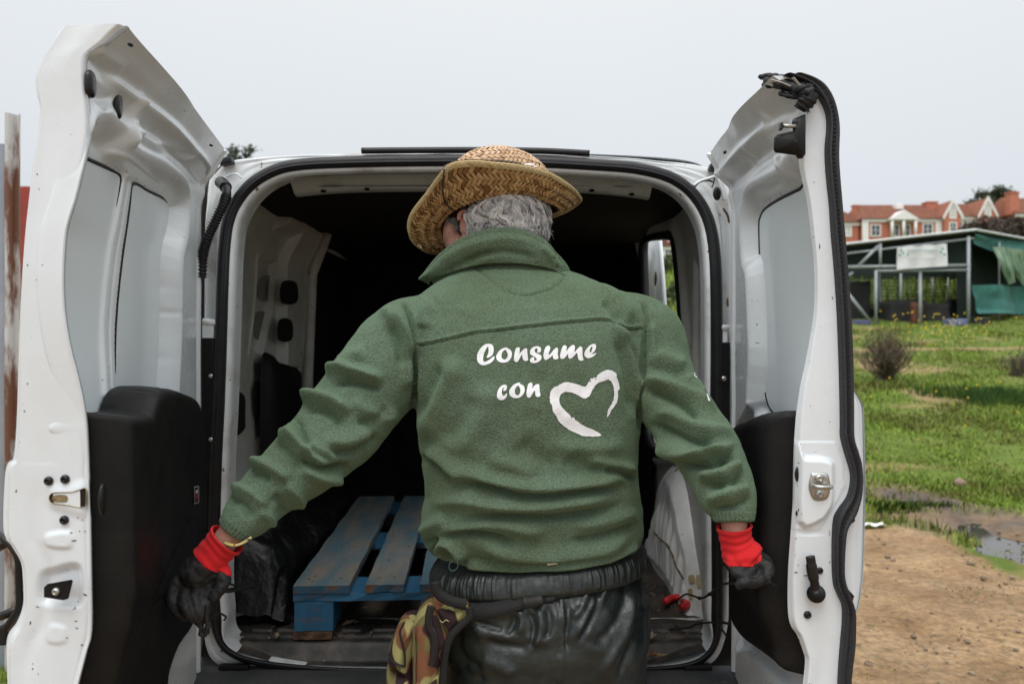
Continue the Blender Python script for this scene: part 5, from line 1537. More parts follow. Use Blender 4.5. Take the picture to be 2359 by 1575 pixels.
    for zz in np.arange(.86, ztopR - .05, .0075):
        x0_ = float(RsealI(zz)) ; x1_ = float(RsealO(zz)); xm = x0_ + (x1_ - x0_) * .45
        mb.box((xm, RF - .0265, zz), ((x1_ - x0_) * .20, .003, .0028))
    mb.build('seal_knurling', RUBBER, sg, kind='stuff')
    # outer skin beyond the seal
    a2 = np.linspace(0, DR.L + .01, 50); A2, Z2 = np.meshgrid(a2, z)
    xk = Rskin(z); nO = (xk - DR.F[0]) / DR.n[0]
    w_ = S(A2, 0, .4)
    N2 = nO[:, None] * (1 - w_) + (-.10 * (1 - curl[:, :1] ** 2) + .055 * curl[:, :1] ** 2) * w_
    skin = DR.w(A2, Z2, N2); skin[:, :, 1] += .02 * (1 - w_)
    grid('outer_skin', skin, W_PAINT, door, flip=True)
    T3 = np.linspace(0, 1, 12); rows = []
    for t in T3:
        rows.append(np.stack([xo + (xk - xo) * t, RF + .012 - .006 * math.sin(t * math.pi) + .01 * t - .004 * (t > .8) + 0 * z, z], 1))
    grid('outer_rim', np.array(rows).transpose(1, 0, 2), W_PAINT, door, flip=True)
    top_in = inner[-1]; t_out = np.stack([np.interp(np.linspace(0, 1, len(top_in)), np.linspace(0, 1, skin.shape[1]), skin[-1, :, k]) for k in range(3)], 1)
    grid('roof_lip', np.array([top_in, top_in * .5 + t_out * .5 + np.array([0, 0, .006]), t_out]), W_PAINT, door, flip=True)
    return door
rdoor = right_door()
scratches(rdoor, [(1826, 1020, 1850, 1500), (1850, 400, 1900, 1000), (1850, 1230, 1925, 1560), (1700, 480, 1750, 960), (1850, 230, 1890, 300)], 34, 4, rdoor)
pl_ = cr(DR.poly([(1900, 405), (1847, 434), (1800, 458), (1766, 480), (1754, 500), (1751, 530), (1755, 657), (1759, 810), (1764, 890), (1772, 930), (1782, 948), (1800, 960), (1900, 965)], -.034), 4, True); pl_[:, 0] = np.maximum(pl_[:, 0], .022)
wb = gridded_patch('window_blank', DR, pl_, lambda q, A, Z: .001 + .0006 * fnoise(A, Z, 0, 7, 5), BLANK, rdoor, -.0325, .005, .012, base=baseR, skirt=.006)
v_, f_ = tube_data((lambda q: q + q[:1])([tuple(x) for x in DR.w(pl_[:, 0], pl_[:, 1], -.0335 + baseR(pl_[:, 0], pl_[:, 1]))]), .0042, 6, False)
mk('shadow_gap_tube', v_, f_, RUBBER, wb)  # black tube drawn as the shadow line round this blank
tr = cr(DR.poly([(1694, 990), (1705, 970), (1730, 955), (1760, 946), (1800, 946), (1880, 948), (1885, 1300), (1880, 1640), (1830, 1600), (1790, 1545), (1755, 1512), (1715, 1480), (1694, 1440), (1688, 1390), (1688, 1200)], 0.030), 4, True)
trimR = gridded_patch('trim_panel', DR, tr, lambda q, A, Z: -.012 + .057 * np.sqrt(np.clip(1 - (1 - np.clip(-q / .032, 0, 1)) ** 2, 0, 1)), BLACK_PLASTIC, rdoor, 0, .006, .02, base=baseR)
# striker
stp = cr([(1868, 1092), (1872, 1088), (1904, 1088), (1912, 1108), (1913, 1128), (1904, 1150), (1876, 1152), (1864, 1130), (1863, 1112)], 3, True)
yS = RF - .0245
V = []
for s, dy in ((1, 0), (.96, -.0035), (.7, -.005), (.35, -.003), (.02, -.003)):
    V.append([tuple(P(1888 + (u - 1888) * s, 1120 + (v - 1120) * s, yS + dy)) for u, v in stp])
strk = grid('striker_plate', np.array(V), METAL, rdoor, wrap=True)
for v in (1101, 1138): bolt(1887, v, yS - .004, .0075, strk, METAL)
tube('striker_bar', cr([tuple(P(1872, 1118, yS - .004)), tuple(P(1882, 1121, yS - .016)), tuple(P(1900, 1122, yS - .020)), tuple(P(1915, 1121, yS - .014))], 5).tolist(), .0042, METAL, strk, 8)
# lever
yL = RF - .014
lev = tube('lever_hub', [tuple(P(1881, 1366, yL)), tuple(P(1880, 1367, yL - .022))], .0155, BLK, rdoor, 20)
tube('lever_hub_ring', [tuple(P(1880, 1367, yL - .022)), tuple(P(1880, 1367, yL - .025))], .0085, RUBBER, lev, 16)
tube('lever_arm', cr([tuple(P(u, v, yL - .018)) for u, v in [(1866, 1280), (1868, 1290), (1871, 1315), (1876, 1340), (1880, 1362)]], 6).tolist(), [.004] + [.0082] * 8 + [.0095] * 8 + [.008] * 7 + [.009], BLK, lev, 10, flat=.8)
bolt(1888, 1313, yL + .002, .006, rdoor); bolt(1860, 1415, yL + .002, .0068, rdoor)
oval('rubber_plug', P(1838, 1092, RF - .012), .0055, .014, BLK, rdoor, .004)
oval('drain_hole', P(1836, 1182, RF - .012), .0025, .005, BLK, rdoor, .003)
# black latch at the top of the door
yT = RF - .02
ltp = [(1856, 262), (1856, 355), (1848, 366), (1838, 366), (1833, 358), (1786, 352), (1782, 345), (1783, 318), (1790, 310), (1826, 302), (1826, 275)]
V = [[tuple(P(u, v, yT + .0)) for u, v in ltp], [tuple(P(u, v, yT - .020)) for u, v in ltp], [tuple(P(1835 + (u - 1835) * .88, 325 + (v - 325) * .88, yT - .028)) for u, v in ltp], [tuple(P(1835 + (u - 1835) * .02, 325 + (v - 325) * .02, yT - .030)) for u, v in ltp]]
lt = grid('top_latch', np.array(V), BLACK_PLASTIC, rdoor, wrap=True, smooth=False)
tube('latch_tongue', [tuple(P(1833, 291, yT - .03)), tuple(P(1801, 290, yT - .03))], .0036, METAL, lt, 8)
mb = MB(); mb.box(P(1799, 292, yT - .03), (.005, .012, .012), bev=.002); mb.build('tongue_stop', BLK, lt)
oval('latch_socket', P(1832, 283, yT - .026), .006, .007, BLK, lt, .004)
# torn rubber weatherstrip bunched on the top corner
rv_ = []
mbt = MB()
def strip3(pts, w0, seed, th=.9):
    c = cr([tuple(P(u, v, d)) for u, v, d in pts], 8)
    r_ = [w0 * (1 + .35 * mnoise.noise(Vector((i * .35, seed, 0)))) for i in range(len(c))]
    mbt.tube(c.tolist(), r_, 7, True, th)
strip3([(1766, 174, 1.50), (1790, 181, 1.47), (1825, 190, 1.43), (1850, 196, 1.41), (1885, 208, 1.40), (1905, 232, 1.40)], .009, 1, .5)
strip3([(1764, 196, 1.47), (1790, 198, 1.44), (1820, 206, 1.41), (1850, 222, 1.39), (1880, 222, 1.39)], .010, 2, .6)
strip3([(1772, 186, 1.47), (1800, 192, 1.43), (1832, 204, 1.40), (1862, 215, 1.385)], .013, 3, .7)
strip3([(1800, 216, 1.42), (1822, 222, 1.40), (1850, 226, 1.39)], .008, 4, .6)
strip3([(1850, 200, 1.38), (1858, 222, 1.38), (1850, 240, 1.385), (1842, 252, 1.39)], .013, 5, .6)
strip3([(1868, 212, 1.38), (1862, 232, 1.38), (1850, 248, 1.385)], .013, 6, .6)
strip3([(1758, 178, 1.49), (1774, 176, 1.47), (1792, 178, 1.45)], .012, 8, .5)
strip3([(1790, 188, 1.44), (1815, 196, 1.41), (1845, 206, 1.39), (1870, 214, 1.38)], .016, 9, .6)
strip3([(1800, 180, 1.45), (1822, 184, 1.42), (1848, 190, 1.41), (1876, 202, 1.40)], .012, 10, .6)
strip3([(1826, 176, 1.40), (1832, 184, 1.40), (1838, 194, 1.395)], .003, 7)
mbt.build('torn_weatherstrip', M('torn_rubber', (.006, .0065, .009, 1), .5, spec=.3, color2=(.018, .018, .02, 1), nscale=60, nlo=.5, nhi=.8, bump=.6, bscale=90), rdoor, smooth=True)
strip_marks = MB()
for pts in ([(1824, 180), (1832, 186), (1838, 193)], [(1828, 178), (1836, 188), (1844, 197)], [(1776, 184), (1800, 190), (1822, 199)]):
    strip_marks.tube([tuple(P(u, v, 1.372)) for u, v in pts], .0012, 4)
strip_marks.build('strip_core', METAL, rdoor, kind='stuff')
for (u, v) in ((1672, 351),):
    a_, z_ = DR.px(u, v, .06); V_, F_ = ellipsoid(DR.w(a_, z_, .062), (.004, .007, .004), 10, 6); mk('drain_hole', V_, F_, BLK, rdoor)
# rubber stops between seal and skin
for pts in ([(1942, 1210), (1968, 1178), (1970, 1200), (1950, 1212)], [(1944, 1345), (1968, 1372), (1964, 1385), (1950, 1378)]):
    V = [tuple(P(u, v, RF + .0)) for u, v in pts] + [tuple(P(u, v, RF + .02)) for u, v in pts]
    mk('rubber_stop', V, [(0, 1, 2, 3), (7, 6, 5, 4), (0, 4, 5, 1), (1, 5, 6, 2), (2, 6, 7, 3), (3, 7, 4, 0)], RUBBER, rdoor, smooth=False)
# ============================================================ PERSON
FLEECE = M('green_fleece', (0.103, 0.148, 0.103, 1), .95, color2=(0.088, 0.120, 0.074, 1), nscale=5, nlo=.4, nhi=.65, sheen=.22, spec=.12)
FLEECE.node_tree.nodes['Principled BSDF'].inputs['Sheen Tint'].default_value = (.5, .8, .5, 1)
def fleece_relief(m):
    n, l = m.node_tree.nodes, m.node_tree.links
    b = n['Principled BSDF']; tc = n['Texture Coordinate'] if 'Texture Coordinate' in n else n.new('ShaderNodeTexCoord')
    v = n.new('ShaderNodeTexVoronoi'); v.inputs['Scale'].default_value = 300; v.feature = 'SMOOTH_F1'
    t = n.new('ShaderNodeTexNoise'); t.inputs['Scale'].default_value = 280; t.inputs['Detail'].default_value = 2
    l.new(tc.outputs['Object'], v.inputs['Vector']); l.new(tc.outputs['Object'], t.inputs['Vector'])
    a = n.new('ShaderNodeMath'); a.operation = 'SUBTRACT'; l.new(t.outputs[0], a.inputs[0]); l.new(v.outputs['Distance'], a.inputs[1])
    q = n.new('ShaderNodeBump'); q.inputs['Strength'].default_value = .9; q.inputs['Distance'].default_value = .0017
    l.new(a.outputs[0], q.inputs['Height']); l.new(q.outputs[0], b.inputs['Normal'])
fleece_relief(FLEECE)
def pile_tone(m):
    n, l = m.node_tree.nodes, m.node_tree.links; b = n['Principled BSDF']
    src = b.inputs['Base Color'].links[0].from_socket
    v = [q for q in n if q.type == 'TEX_VORONOI'][0]; t = [q for q in n if q.type == 'TEX_NOISE' and q.inputs['Scale'].default_value > 200][0]
    a = n.new('ShaderNodeMath'); a.operation = 'SUBTRACT'; l.new(t.outputs[0], a.inputs[0]); l.new(v.outputs['Distance'], a.inputs[1])
    r = n.new('ShaderNodeMapRange'); r.inputs[1].default_value = -.15; r.inputs[2].default_value = .45; r.inputs[3].default_value = .76; r.inputs[4].default_value = 1.22; l.new(a.outputs[0], r.inputs[0])
    x = n.new('ShaderNodeVectorMath'); x.operation = 'SCALE'; l.new(src, x.inputs[0]); l.new(r.outputs[0], x.inputs['Scale']); l.new(x.outputs[0], b.inputs['Base Color'])
pile_tone(FLEECE)
SKIN = M('weathered_skin', (0.34, 0.17, 0.125, 1), .55, color2=(0.42, 0.22, 0.165, 1), nscale=30, bump=.4, bscale=180, bdist=.001, specks=(.20, .085, .07, 1), speck_scale=70, speck_t=.66)
SKIN.node_tree.nodes['Principled BSDF'].inputs['Subsurface Weight'].default_value = .12
SKIN.node_tree.nodes['Principled BSDF'].inputs['Subsurface Radius'].default_value = (.01, .004, .002)

def loft(rings):
    "rings: (z, cx, cy, half width, half depth, exponent) horizontal superellipses"
    V = []; F = []; n_ = 64
    for z, cx_, cy_, a, b_, ex in rings:
        for k in range(n_):
            t = 2 * math.pi * k / n_
            c, s = math.cos(t), math.sin(t)
            V.append((cx_ + a * abs(c) ** (2 / ex) * (1 if c >= 0 else -1), cy_ + b_ * abs(s) ** (2 / ex) * (1 if s >= 0 else -1), z))
    m = len(rings)
    for i in range(m - 1):
        for k in range(n_): F.append((i * n_ + k, i * n_ + (k + 1) % n_, (i + 1) * n_ + (k + 1) % n_, (i + 1) * n_ + k))
    F.append(tuple(range(n_))[::-1]); F.append(tuple((m - 1) * n_ + k for k in range(n_)))
    return V, F
def ring_px(v, uL, uR, dback, b_, ex=2.4):
    dm = dback + b_ * .9
    z = CZ - (v - CY) / FPX * (dback + b_ * .35)
    xl, xr = (uL - CX) / FPX * dm, (uR - CX) / FPX * dm
    return (z, (xl + xr) / 2, dback + b_, (xr - xl) / 2, b_, ex)

person = empty('person', (P(1225, 900, 1.74).x, 1.74, 0), 'person seen from behind in green fleece, black trousers and work gloves, leaning into the van', 'person')

# ---- continuous body (head, neck, trunk, arms, hands, legs)
HEADC = P(1163, 505, 1.80)
bV, bF = [], []
def badd(vf):
    global bV, bF
    v, f = vf; n_ = len(bV); bV += [tuple(p) for p in v]; bF += [tuple(i + n_ for i in q) for q in f]
def e_tilt(c, r, tilt, nu=28, nv=20):
    V, F = ellipsoid((0, 0, 0), r, nu, nv); R = Matrix.Rotation(tilt, 3, 'X'); return [R @ p + Vector(c) for p in V], F
badd(e_tilt(HEADC, (.076, .098, .102), math.radians(-35)))
badd(ellipsoid(P(1096, 545, 1.86), (.045, .06, .055)))                     # jaw and cheek on the left side
badd(tube_data([P(1170, 560, 1.80), P(1182, 640, 1.78)], [.062, .068], 20))
badd(loft([(r[0], r[1], r[2], r[3] - .025, r[4] - .025, r[5]) for r in [ring_px(1290, 990, 1475, 1.60, .15), ring_px(1050, 985, 1465, 1.56, .155), ring_px(850, 965, 1465, 1.56, .15), ring_px(720, 965, 1440, 1.60, .13), ring_px(650, 1040, 1350, 1.66, .10)]]))
KL, KR = 1.485 / 1.74, 1.45 / 1.815
LA_path = [(940, 745, 1.72, .062), (850, 875, 1.68, .046), (738, 1018, 1.605, .032), (645, 1112, 1.545, .028), (566, 1188, 1.50, .027), (535, 1225, 1.49, .0245), (505, 1262, 1.485, .025)]
RA_path = [(1478, 755, 1.74, .052), (1538, 880, 1.69, .038), (1622, 1015, 1.575, .028), (1660, 1110, 1.50, .023), (1690, 1180, 1.455, .026), (1692, 1222, 1.45, .0235), (1698, 1255, 1.45, .024)]
for pth in (LA_path, RA_path):
    badd(tube_data([P(u, v, d) for u, v, d, r in pth], [r for *_, r in pth], 18))
def hand(paths):
    for pts in paths:
        c = cr([tuple(P(u, v, d)) + (r,) for u, v, d, r in pts], 5)
        badd(tube_data([tuple(q[:3]) for q in c], [q[3] for q in c], 12))
LH = [[(505, 1262, 1.74, .030), (480, 1292, 1.735, .034), (452, 1322, 1.73, .034), (435, 1338, 1.73, .025)],
      [(428, 1325, 1.725, .013), (402, 1352, 1.715, .013), (396, 1385, 1.70, .0125), (414, 1412, 1.70, .011), (432, 1424, 1.71, .009)],
      [(446, 1332, 1.725, .013), (424, 1368, 1.71, .013), (428, 1402, 1.69, .012), (450, 1424, 1.70, .010)],
      [(466, 1332, 1.725, .013), (448, 1372, 1.71, .0125), (456, 1408, 1.70, .012), (462, 1436, 1.71, .0095)],
      [(484, 1322, 1.73, .012), (474, 1368, 1.72, .0115), (476, 1398, 1.71, .0105), (474, 1424, 1.72, .009)],
      [(508, 1300, 1.735, .015), (518, 1330, 1.725, .0135), (506, 1358, 1.715, .012), (488, 1376, 1.715, .0105)]]
RH = [[(1698, 1255, 1.82, .034), (1710, 1278, 1.815, .043), (1728, 1298, 1.81, .041), (1744, 1308, 1.80, .029)], [(1712, 1300, 1.79, .022), (1728, 1322, 1.785, .020), (1742, 1330, 1.785, .014)],
      [(1752, 1300, 1.79, .013), (1760, 1322, 1.775, .012), (1740, 1340, 1.765, .012), (1715, 1341, 1.765, .0115), (1695, 1350, 1.77, .0095)],
      [(1744, 1290, 1.79, .014), (1768, 1306, 1.775, .0125), (1764, 1330, 1.765, .0115), (1744, 1338, 1.775, .010)],
      [(1735, 1284, 1.81, .014), (1764, 1290, 1.80, .0125), (1771, 1316, 1.79, .011), (1756, 1330, 1.80, .009)],
      [(1724, 1282, 1.83, .014), (1752, 1284, 1.83, .012), (1762, 1306, 1.82, .0105), (1750, 1322, 1.83, .009)],
      [(1688, 1280, 1.80, .015), (1690, 1306, 1.785, .0135), (1704, 1324, 1.775, .012), (1722, 1330, 1.77, .0105)]]
LH = [[(u, v, d * KL, r * KL) for u, v, d, r in f] for f in LH]; RH = [[(u, v, d * KR, r * KR) for u, v, d, r in f] for f in RH]
hand([[(u, v, d, r * .72) for u, v, d, r in f] for f in LH]); hand([[(u, v, d, r * .72) for u, v, d, r in f] for f in RH])
hipz = P(0, 1560, 1.6).z
for sx, ux in ((-1, 1150), (1, 1345)):
    x_ = P(ux, 1500, 1.72).x
    badd(tube_data([(x_, 1.73, .92), (x_ + .01 * sx, 1.72, .70), (x_ + .015 * sx, 1.74, .48), (x_ + .02 * sx, 1.75, .28), (x_ + .02 * sx, 1.76, .09)], [.11, .088, .062, .055, .04], 20))
    badd(tube_data([(x_ + .02 * sx, 1.73, .05), (x_ + .03 * sx, 1.93, .045)], [.042, .038], 12))
body = remesh('body', bV, bF, .0055, SKIN, person, 6)
# ---- ear
earc = P(1072, 535, 1.76)
def ear():
    pts = [(1058, 505), (1066, 498), (1077, 502), (1083, 518), (1082, 535), (1076, 552), (1067, 562), (1062, 556)]
    pts = [(1057, 508), (1060, 492), (1072, 486), (1082, 496), (1083, 520), (1078, 540), (1070, 554), (1062, 552)]
    c = cr([tuple(P(u, v, 1.748)) for u, v in pts], 6)
    mb = MB(); mb.tube(c.tolist(), [.0045 + .0012 * math.sin(i * .3) for i in range(len(c))], 8, True, .8)
    c2 = cr([tuple(P(u, v, 1.752)) for u, v in [(1062, 512), (1068, 502), (1074, 510), (1073, 530), (1068, 542)]], 6)
    mb.tube(c2.tolist(), .003, 6)
    V, F = ellipsoid(P(1070, 520, 1.756), (.011, .006, .024), 14, 10); mb.add(V, F)
    V, F = ellipsoid(P(1066, 549, 1.752), (.006, .005, .007), 10, 8); mb.add(V, F)
    return mb
em = ear()
remesh('ear', em.v, em.f, .0016, M('ear_skin', (.40, .165, .125, 1), .5, color2=(.46, .21, .16, 1), nscale=60), person, 3)
# lower cheek and jaw fold by the collar
cm = MB()
for (u, v, d, r3) in ((1040, 540, 1.80, (.020, .035, .034)), (1046, 565, 1.79, (.018, .03, .022)), (1056, 560, 1.775, (.016, .02, .020)), (1036, 520, 1.815, (.014, .03, .02))):
    V, F = ellipsoid(P(u, v, d), r3, 16, 12); cm.add(V, F)
remesh('cheek', cm.v, cm.f, .003, SKIN, person, 5)

# ---- fleece jacket
jV, jF = [], []
def jadd(vf):
    global jV, jF
    v, f = vf; n_ = len(jV); jV += [tuple(p) for p in v]; jF += [tuple(i + n_ for i in q) for q in f]
JR = [(1302, 1030, 1440, 1.612, .135), (1292, 995, 1462, 1.600, .15), (1278, 978, 1474, 1.590, .158), (1250, 968, 1482, 1.578, .165), (1200, 972, 1482, 1.565, .168), (1160, 981, 1476, 1.562, .165), (1120, 980, 1470, 1.558, .165),
      (1060, 971, 1470, 1.553, .165), (1000, 962, 1474, 1.550, .165), (930, 956, 1478, 1.548, .162), (860, 950, 1482, 1.552, .158), (790, 946, 1482, 1.565, .152),
      (745, 940, 1478, 1.580, .145), (712, 938, 1468, 1.598, .135), (688, 948, 1450, 1.618, .122), (666, 975, 1415, 1.640, .108), (645, 1005, 1375, 1.662, .095), (628, 1040, 1335, 1.682, .085), (612, 1075, 1290, 1.700, .075), (590, 1090, 1275, 1.72, .068)]
jadd(loft([ring_px(v, a, b_, d, q, 2.5) for v, a, b_, d, q in JR]))
def sleeve(pts):
    c = cr([tuple(P(u, v, d)) + (r / FPX * d,) for u, v, d, r in pts], 8)
    jadd(tube_data([tuple(q[:3]) for q in c], [q[3] for q in c], 32))
# shoulders (left image side, right image side); radii in photo pixels
sleeve([(1040, 745, 1.73, 70), (990, 760, 1.725, 88), (938, 792, 1.715, 104), (885, 855, 1.69, 106), (828, 925, 1.665, 101), (780, 985, 1.635, 99), (735, 1030, 1.60, 88), (690, 1072, 1.57, 82), (640, 1112, 1.545, 72), (600, 1150, 1.525, 64), (572, 1182, 1.505, 58), (550, 1207, 1.49, 48), (541, 1218, 1.487, 40)])
sleeve([(1400, 745, 1.735, 70), (1440, 755, 1.73, 84), (1486, 785, 1.72, 92), (1513, 850, 1.69, 82), (1541, 915, 1.655, 80), (1583, 972, 1.61, 80), (1624, 1028, 1.56, 80), (1652, 1080, 1.52, 74), (1672, 1125, 1.49, 70), (1684, 1160, 1.465, 62), (1690, 1186, 1.455, 52), (1691, 1202, 1.45, 44)])
jacket = remesh('fleece_jacket', jV, jF, .0036, FLEECE, person, 14, .6)

def X6(pts, ox=900, oy=700, k=2.412): return [(ox + x / k, oy + y / k) for x, y in pts]
def XL3(pts): return X6(pts, 450, 300, 1.96)
def XR1(pts): return X6(pts, 1400, 300, 1.96)
def XR2(pts): return X6(pts, 1400, 1000, 2.727)
def X4(pts): return X6(pts, 370, 1000, 2.727)
# (polyline in photo pixels, half width px, height mm, end taper)
ST = []
def st(pts, w, a, taper=.22): ST.append((pts, w, a, taper))
# waist folds
st(X6([(300, 950), (450, 945), (600, 985), (740, 1010), (860, 1015), (1000, 1005), (1150, 985), (1300, 955), (1360, 940)]), 15, 11)
st(X6([(310, 1035), (450, 1000), (600, 1030), (720, 1068), (860, 1070), (1000, 1050), (1180, 1030), (1340, 1010)]), 9, -11)
st(X6([(190, 1160), (260, 1110), (400, 1085), (560, 1110), (700, 1120), (850, 1118), (1000, 1100), (1150, 1080), (1300, 1060)]), 17, 11)
st(X6([(290, 1275), (370, 1225), (480, 1190), (620, 1178), (760, 1182), (900, 1185), (1050, 1170), (1200, 1140), (1320, 1095)]), 9, -10)
st(X6([(240, 1300), (330, 1250), (480, 1215), (620, 1225), (760, 1250), (900, 1270)]), 15, 9)
st(X6([(260, 1320), (340, 1278), (450, 1268), (560, 1285), (650, 1320), (720, 1360)]), 8, -9)
st(X6([(380, 1330), (500, 1330), (640, 1370), (800, 1395), (950, 1400), (1120, 1370), (1260, 1320), (1380, 1250)]), 18, 10)
st(X6([(1390, 1215), (1300, 1250), (1200, 1285), (1080, 1310), (980, 1315)]), 8, -7)
st(X6([(1390, 1150), (1290, 1180), (1150, 1215), (1000, 1235)]), 14, 5)
st(X6([(400, 1440), (600, 1455), (800, 1452), (1000, 1440), (1200, 1405), (1380, 1330)]), 6, 6, .05)
st(X6([(400, 1405), (600, 1425), (800, 1425), (1000, 1412), (1200, 1375)]), 6, -3, .1)
# lower left bunch with the drawcord
st(X6([(262, 1400), (275, 1345), (310, 1315), (350, 1330), (395, 1380), (425, 1430)]), 9, 12)
st(X6([(240, 1450), (243, 1385), (252, 1330), (280, 1300)]), 7, -16)
st(X6([(300, 1430), (320, 1385), (350, 1370)]), 9, -6)
st(X6([(160, 1390), (175, 1420), (215, 1430)]), 16, 7)
st(X6([(170, 1330), (220, 1320), (270, 1300)]), 7, -6)
st(X6([(165, 1280), (230, 1230), (320, 1190)]), 13, 7)
st(X6([(330, 1340), (370, 1400), (430, 1440)]), 6, -5)
# side folds
st(X6([(155, 850), (200, 860), (260, 900), (310, 960), (330, 1010)]), 8, -8)
st(X6([(190, 800), (260, 850), (330, 910), (430, 960)]), 15, 7)
st(X6([(150, 700), (170, 850), (190, 1000), (215, 1080)]), 10, 5)
st(X6([(380, 280), (330, 400), (270, 520), (220, 650), (190, 780)]), 26, 9)
st(X6([(290, 330), (240, 450), (190, 560), (150, 640)]), 18, -7)
st(X6([(560, 420), (520, 600), (420, 760), (380, 860)]), 32, 6)
st(X6([(460, 500), (400, 650), (300, 780)]), 22, -5)
st(X6([(1190, 88), (1260, 140), (1320, 230), (1358, 360), (1378, 500), (1384, 640)]), 11, 9)
st(X6([(1240, 170), (1290, 260), (1325, 380), (1345, 520), (1350, 640)]), 15, -8)
st(X6([(1300, 160), (1360, 290), (1392, 440)]), 8, -7)
st(X6([(1080, 870), (1180, 880), (1280, 905), (1370, 930)]), 12, 6)
st(X6([(1170, 925), (1260, 930), (1340, 965), (1368, 990)]), 8, -7)
st(X6([(980, 830), (1080, 920), (1180, 960)]), 22, -5)
st(X6([(700, 760), (820, 860), (940, 920)]), 26, -5)
st(X6([(880, 760), (1000, 800), (1180, 800), (1320, 770)]), 20, 5)
st(X6([(520, 860), (680, 900), (820, 960)]), 20, 5)
st(X6([(640, 420), (760, 400), (900, 440)]), 26, -3)
# armhole seams
st([(924, 690), (941, 722), (950, 765), (956, 830), (958, 880), (955, 925), (944, 940)], 4.5, -9, .06)
st([(936, 700), (952, 735), (962, 790), (966, 860), (964, 930), (962, 960)], 3.5, 3.2, .08)
st([(908, 705), (926, 740), (936, 790), (940, 850), (934, 900)], 10, 8, .15)
st([(1480, 690), (1490, 740), (1484, 800), (1480, 870), (1474, 940), (1475, 1000)], 4.5, -8, .06)
st([(1466, 700), (1474, 745), (1472, 820), (1468, 900)], 3.5, 3, .08)
st([(1500, 740), (1506, 800), (1500, 850)], 9, 5, .2)
# yoke seam: ridge over a groove
yk = X6([(130, 222), (240, 205), (350, 180), (470, 152), (600, 137), (750, 118), (900, 101), (1050, 86), (1150, 78), (1210, 84), (1255, 105), (1295, 125), (1350, 130), (1412, 127)])
st(yk, 3.2, 2.2, .02); st([(u, v + 4.5) for u, v in yk], 2.0, -3.2, .02)
st([(1090, 612), (1115, 631), (1153, 663), (1185, 676), (1217, 679), (1264, 667), (1292, 648), (1303, 634)], 2.2, -2.4, .02)
st([(1370, 640), (1410, 670), (1440, 710), (1452, 750)], 16, 7)
st([(1390, 690), (1412, 720), (1430, 745)], 10, -5)
st([(1000, 690), (980, 720), (975, 760)], 18, 5)
st([(1060, 650), (1000, 700)], 20, 3)
# left sleeve
st(XL3([(820, 800), (870, 830), (930, 890), (965, 960), (975, 1040)]), 14, 9)
st(XL3([(850, 880), (900, 920), (930, 990), (940, 1080)]), 12, -8)
st(XL3([(585, 1120), (640, 1080), (720, 1090), (800, 1110), (860, 1130)]), 12, 13)
st(XL3([(600, 1150), (680, 1135), (780, 1155), (850, 1180)]), 8, -10)
st(XL3([(640, 1060), (700, 1020), (780, 1000)]), 16, 6)
st(XL3([(455, 1240), (500, 1205), (580, 1210), (650, 1240), (700, 1290)]), 13, 13)
st(XL3([(470, 1270), (540, 1260), (620, 1290), (670, 1350)]), 8, -9)
st(XL3([(450, 1285), (465, 1350), (500, 1420), (560, 1470), (640, 1500)]), 10, -10)
st(XL3([(440, 1300), (445, 1380), (480, 1440), (540, 1490), (620, 1520)]), 12, 9)
st(XL3([(370, 1370), (430, 1390), (480, 1420), (520, 1470)]), 12, 9)
st(XL3([(330, 1400), (390, 1430), (440, 1480), (480, 1550)]), 9, -8)
st(XL3([(560, 1400), (640, 1410), (720, 1390), (800, 1340)]), 18, 8)
st(XL3([(580, 1440), (680, 1450), (760, 1420), (840, 1370)]), 10, -8)
st(XL3([(700, 1200), (760, 1260), (850, 1290), (930, 1270)]), 18, 7)
st(XL3([(720, 1330), (800, 1310), (880, 1250)]), 12, -6)
st(X4([(540, 170), (640, 190), (740, 240), (820, 300)]), 13, 10)
st(X4([(520, 230), (620, 250), (700, 300)]), 9, -8)
st(X4([(870, 120), (930, 180), (1010, 215), (1110, 215), (1200, 190)]), 10, -12)
st(X4([(880, 200), (960, 250), (1060, 275), (1160, 260)]), 13, 9)
st(X4([(900, 60), (1000, 130), (1120, 150)]), 16, 9)
st(X4([(430, 330), (520, 350), (600, 400), (660, 470)]), 13, 8)
st(X4([(390, 420), (470, 420), (540, 470), (580, 540)]), 9, -7)
st(X4([(760, 300), (840, 360), (880, 440), (860, 520)]), 14, 7)
st(X4([(700, 380), (760, 440), (770, 520)]), 11, -6)
st(X4([(600, 480), (680, 520), (700, 590)]), 12, 5)
# right sleeve
st(XR1([(150, 1110), (240, 1140), (330, 1180), (420, 1225), (500, 1275)]), 12, 11)
st(XR1([(150, 1170), (250, 1200), (350, 1250), (420, 1320)]), 9, -9)
st(XR1([(350, 1100), (400, 1150), (440, 1210)]), 9, 6)
st(XR1([(200, 1260), (300, 1290), (400, 1340), (500, 1360), (580, 1360)]), 13, 9)
st(XR1([(180, 1320), (300, 1370), (400, 1410), (500, 1400)]), 9, -9)
st(XR1([(190, 1400), (300, 1430), (420, 1470), (540, 1440), (590, 1430)]), 13, 9)
st(XR1([(210, 1000), (290, 1040), (360, 1060)]), 14, 5)
st(XR1([(200, 1070), (280, 1090), (350, 1110)]), 10, -4)
st(XR1([(420, 1470), (520, 1480), (600, 1460)]), 8, -7)
st(XR2([(260, 70), (400, 120), (520, 150), (640, 130), (740, 90)]), 11, 9)
st(XR2([(420, 170), (540, 200), (660, 190), (760, 130), (820, 60)]), 9, -10)
st(XR2([(560, 250), (660, 260), (760, 230), (850, 160)]), 13, 10)
st(XR2([(590, 330), (680, 320), (780, 300), (870, 240)]), 9, -9)
st(XR2([(610, 400), (700, 400), (800, 370), (900, 320)]), 13, 9)
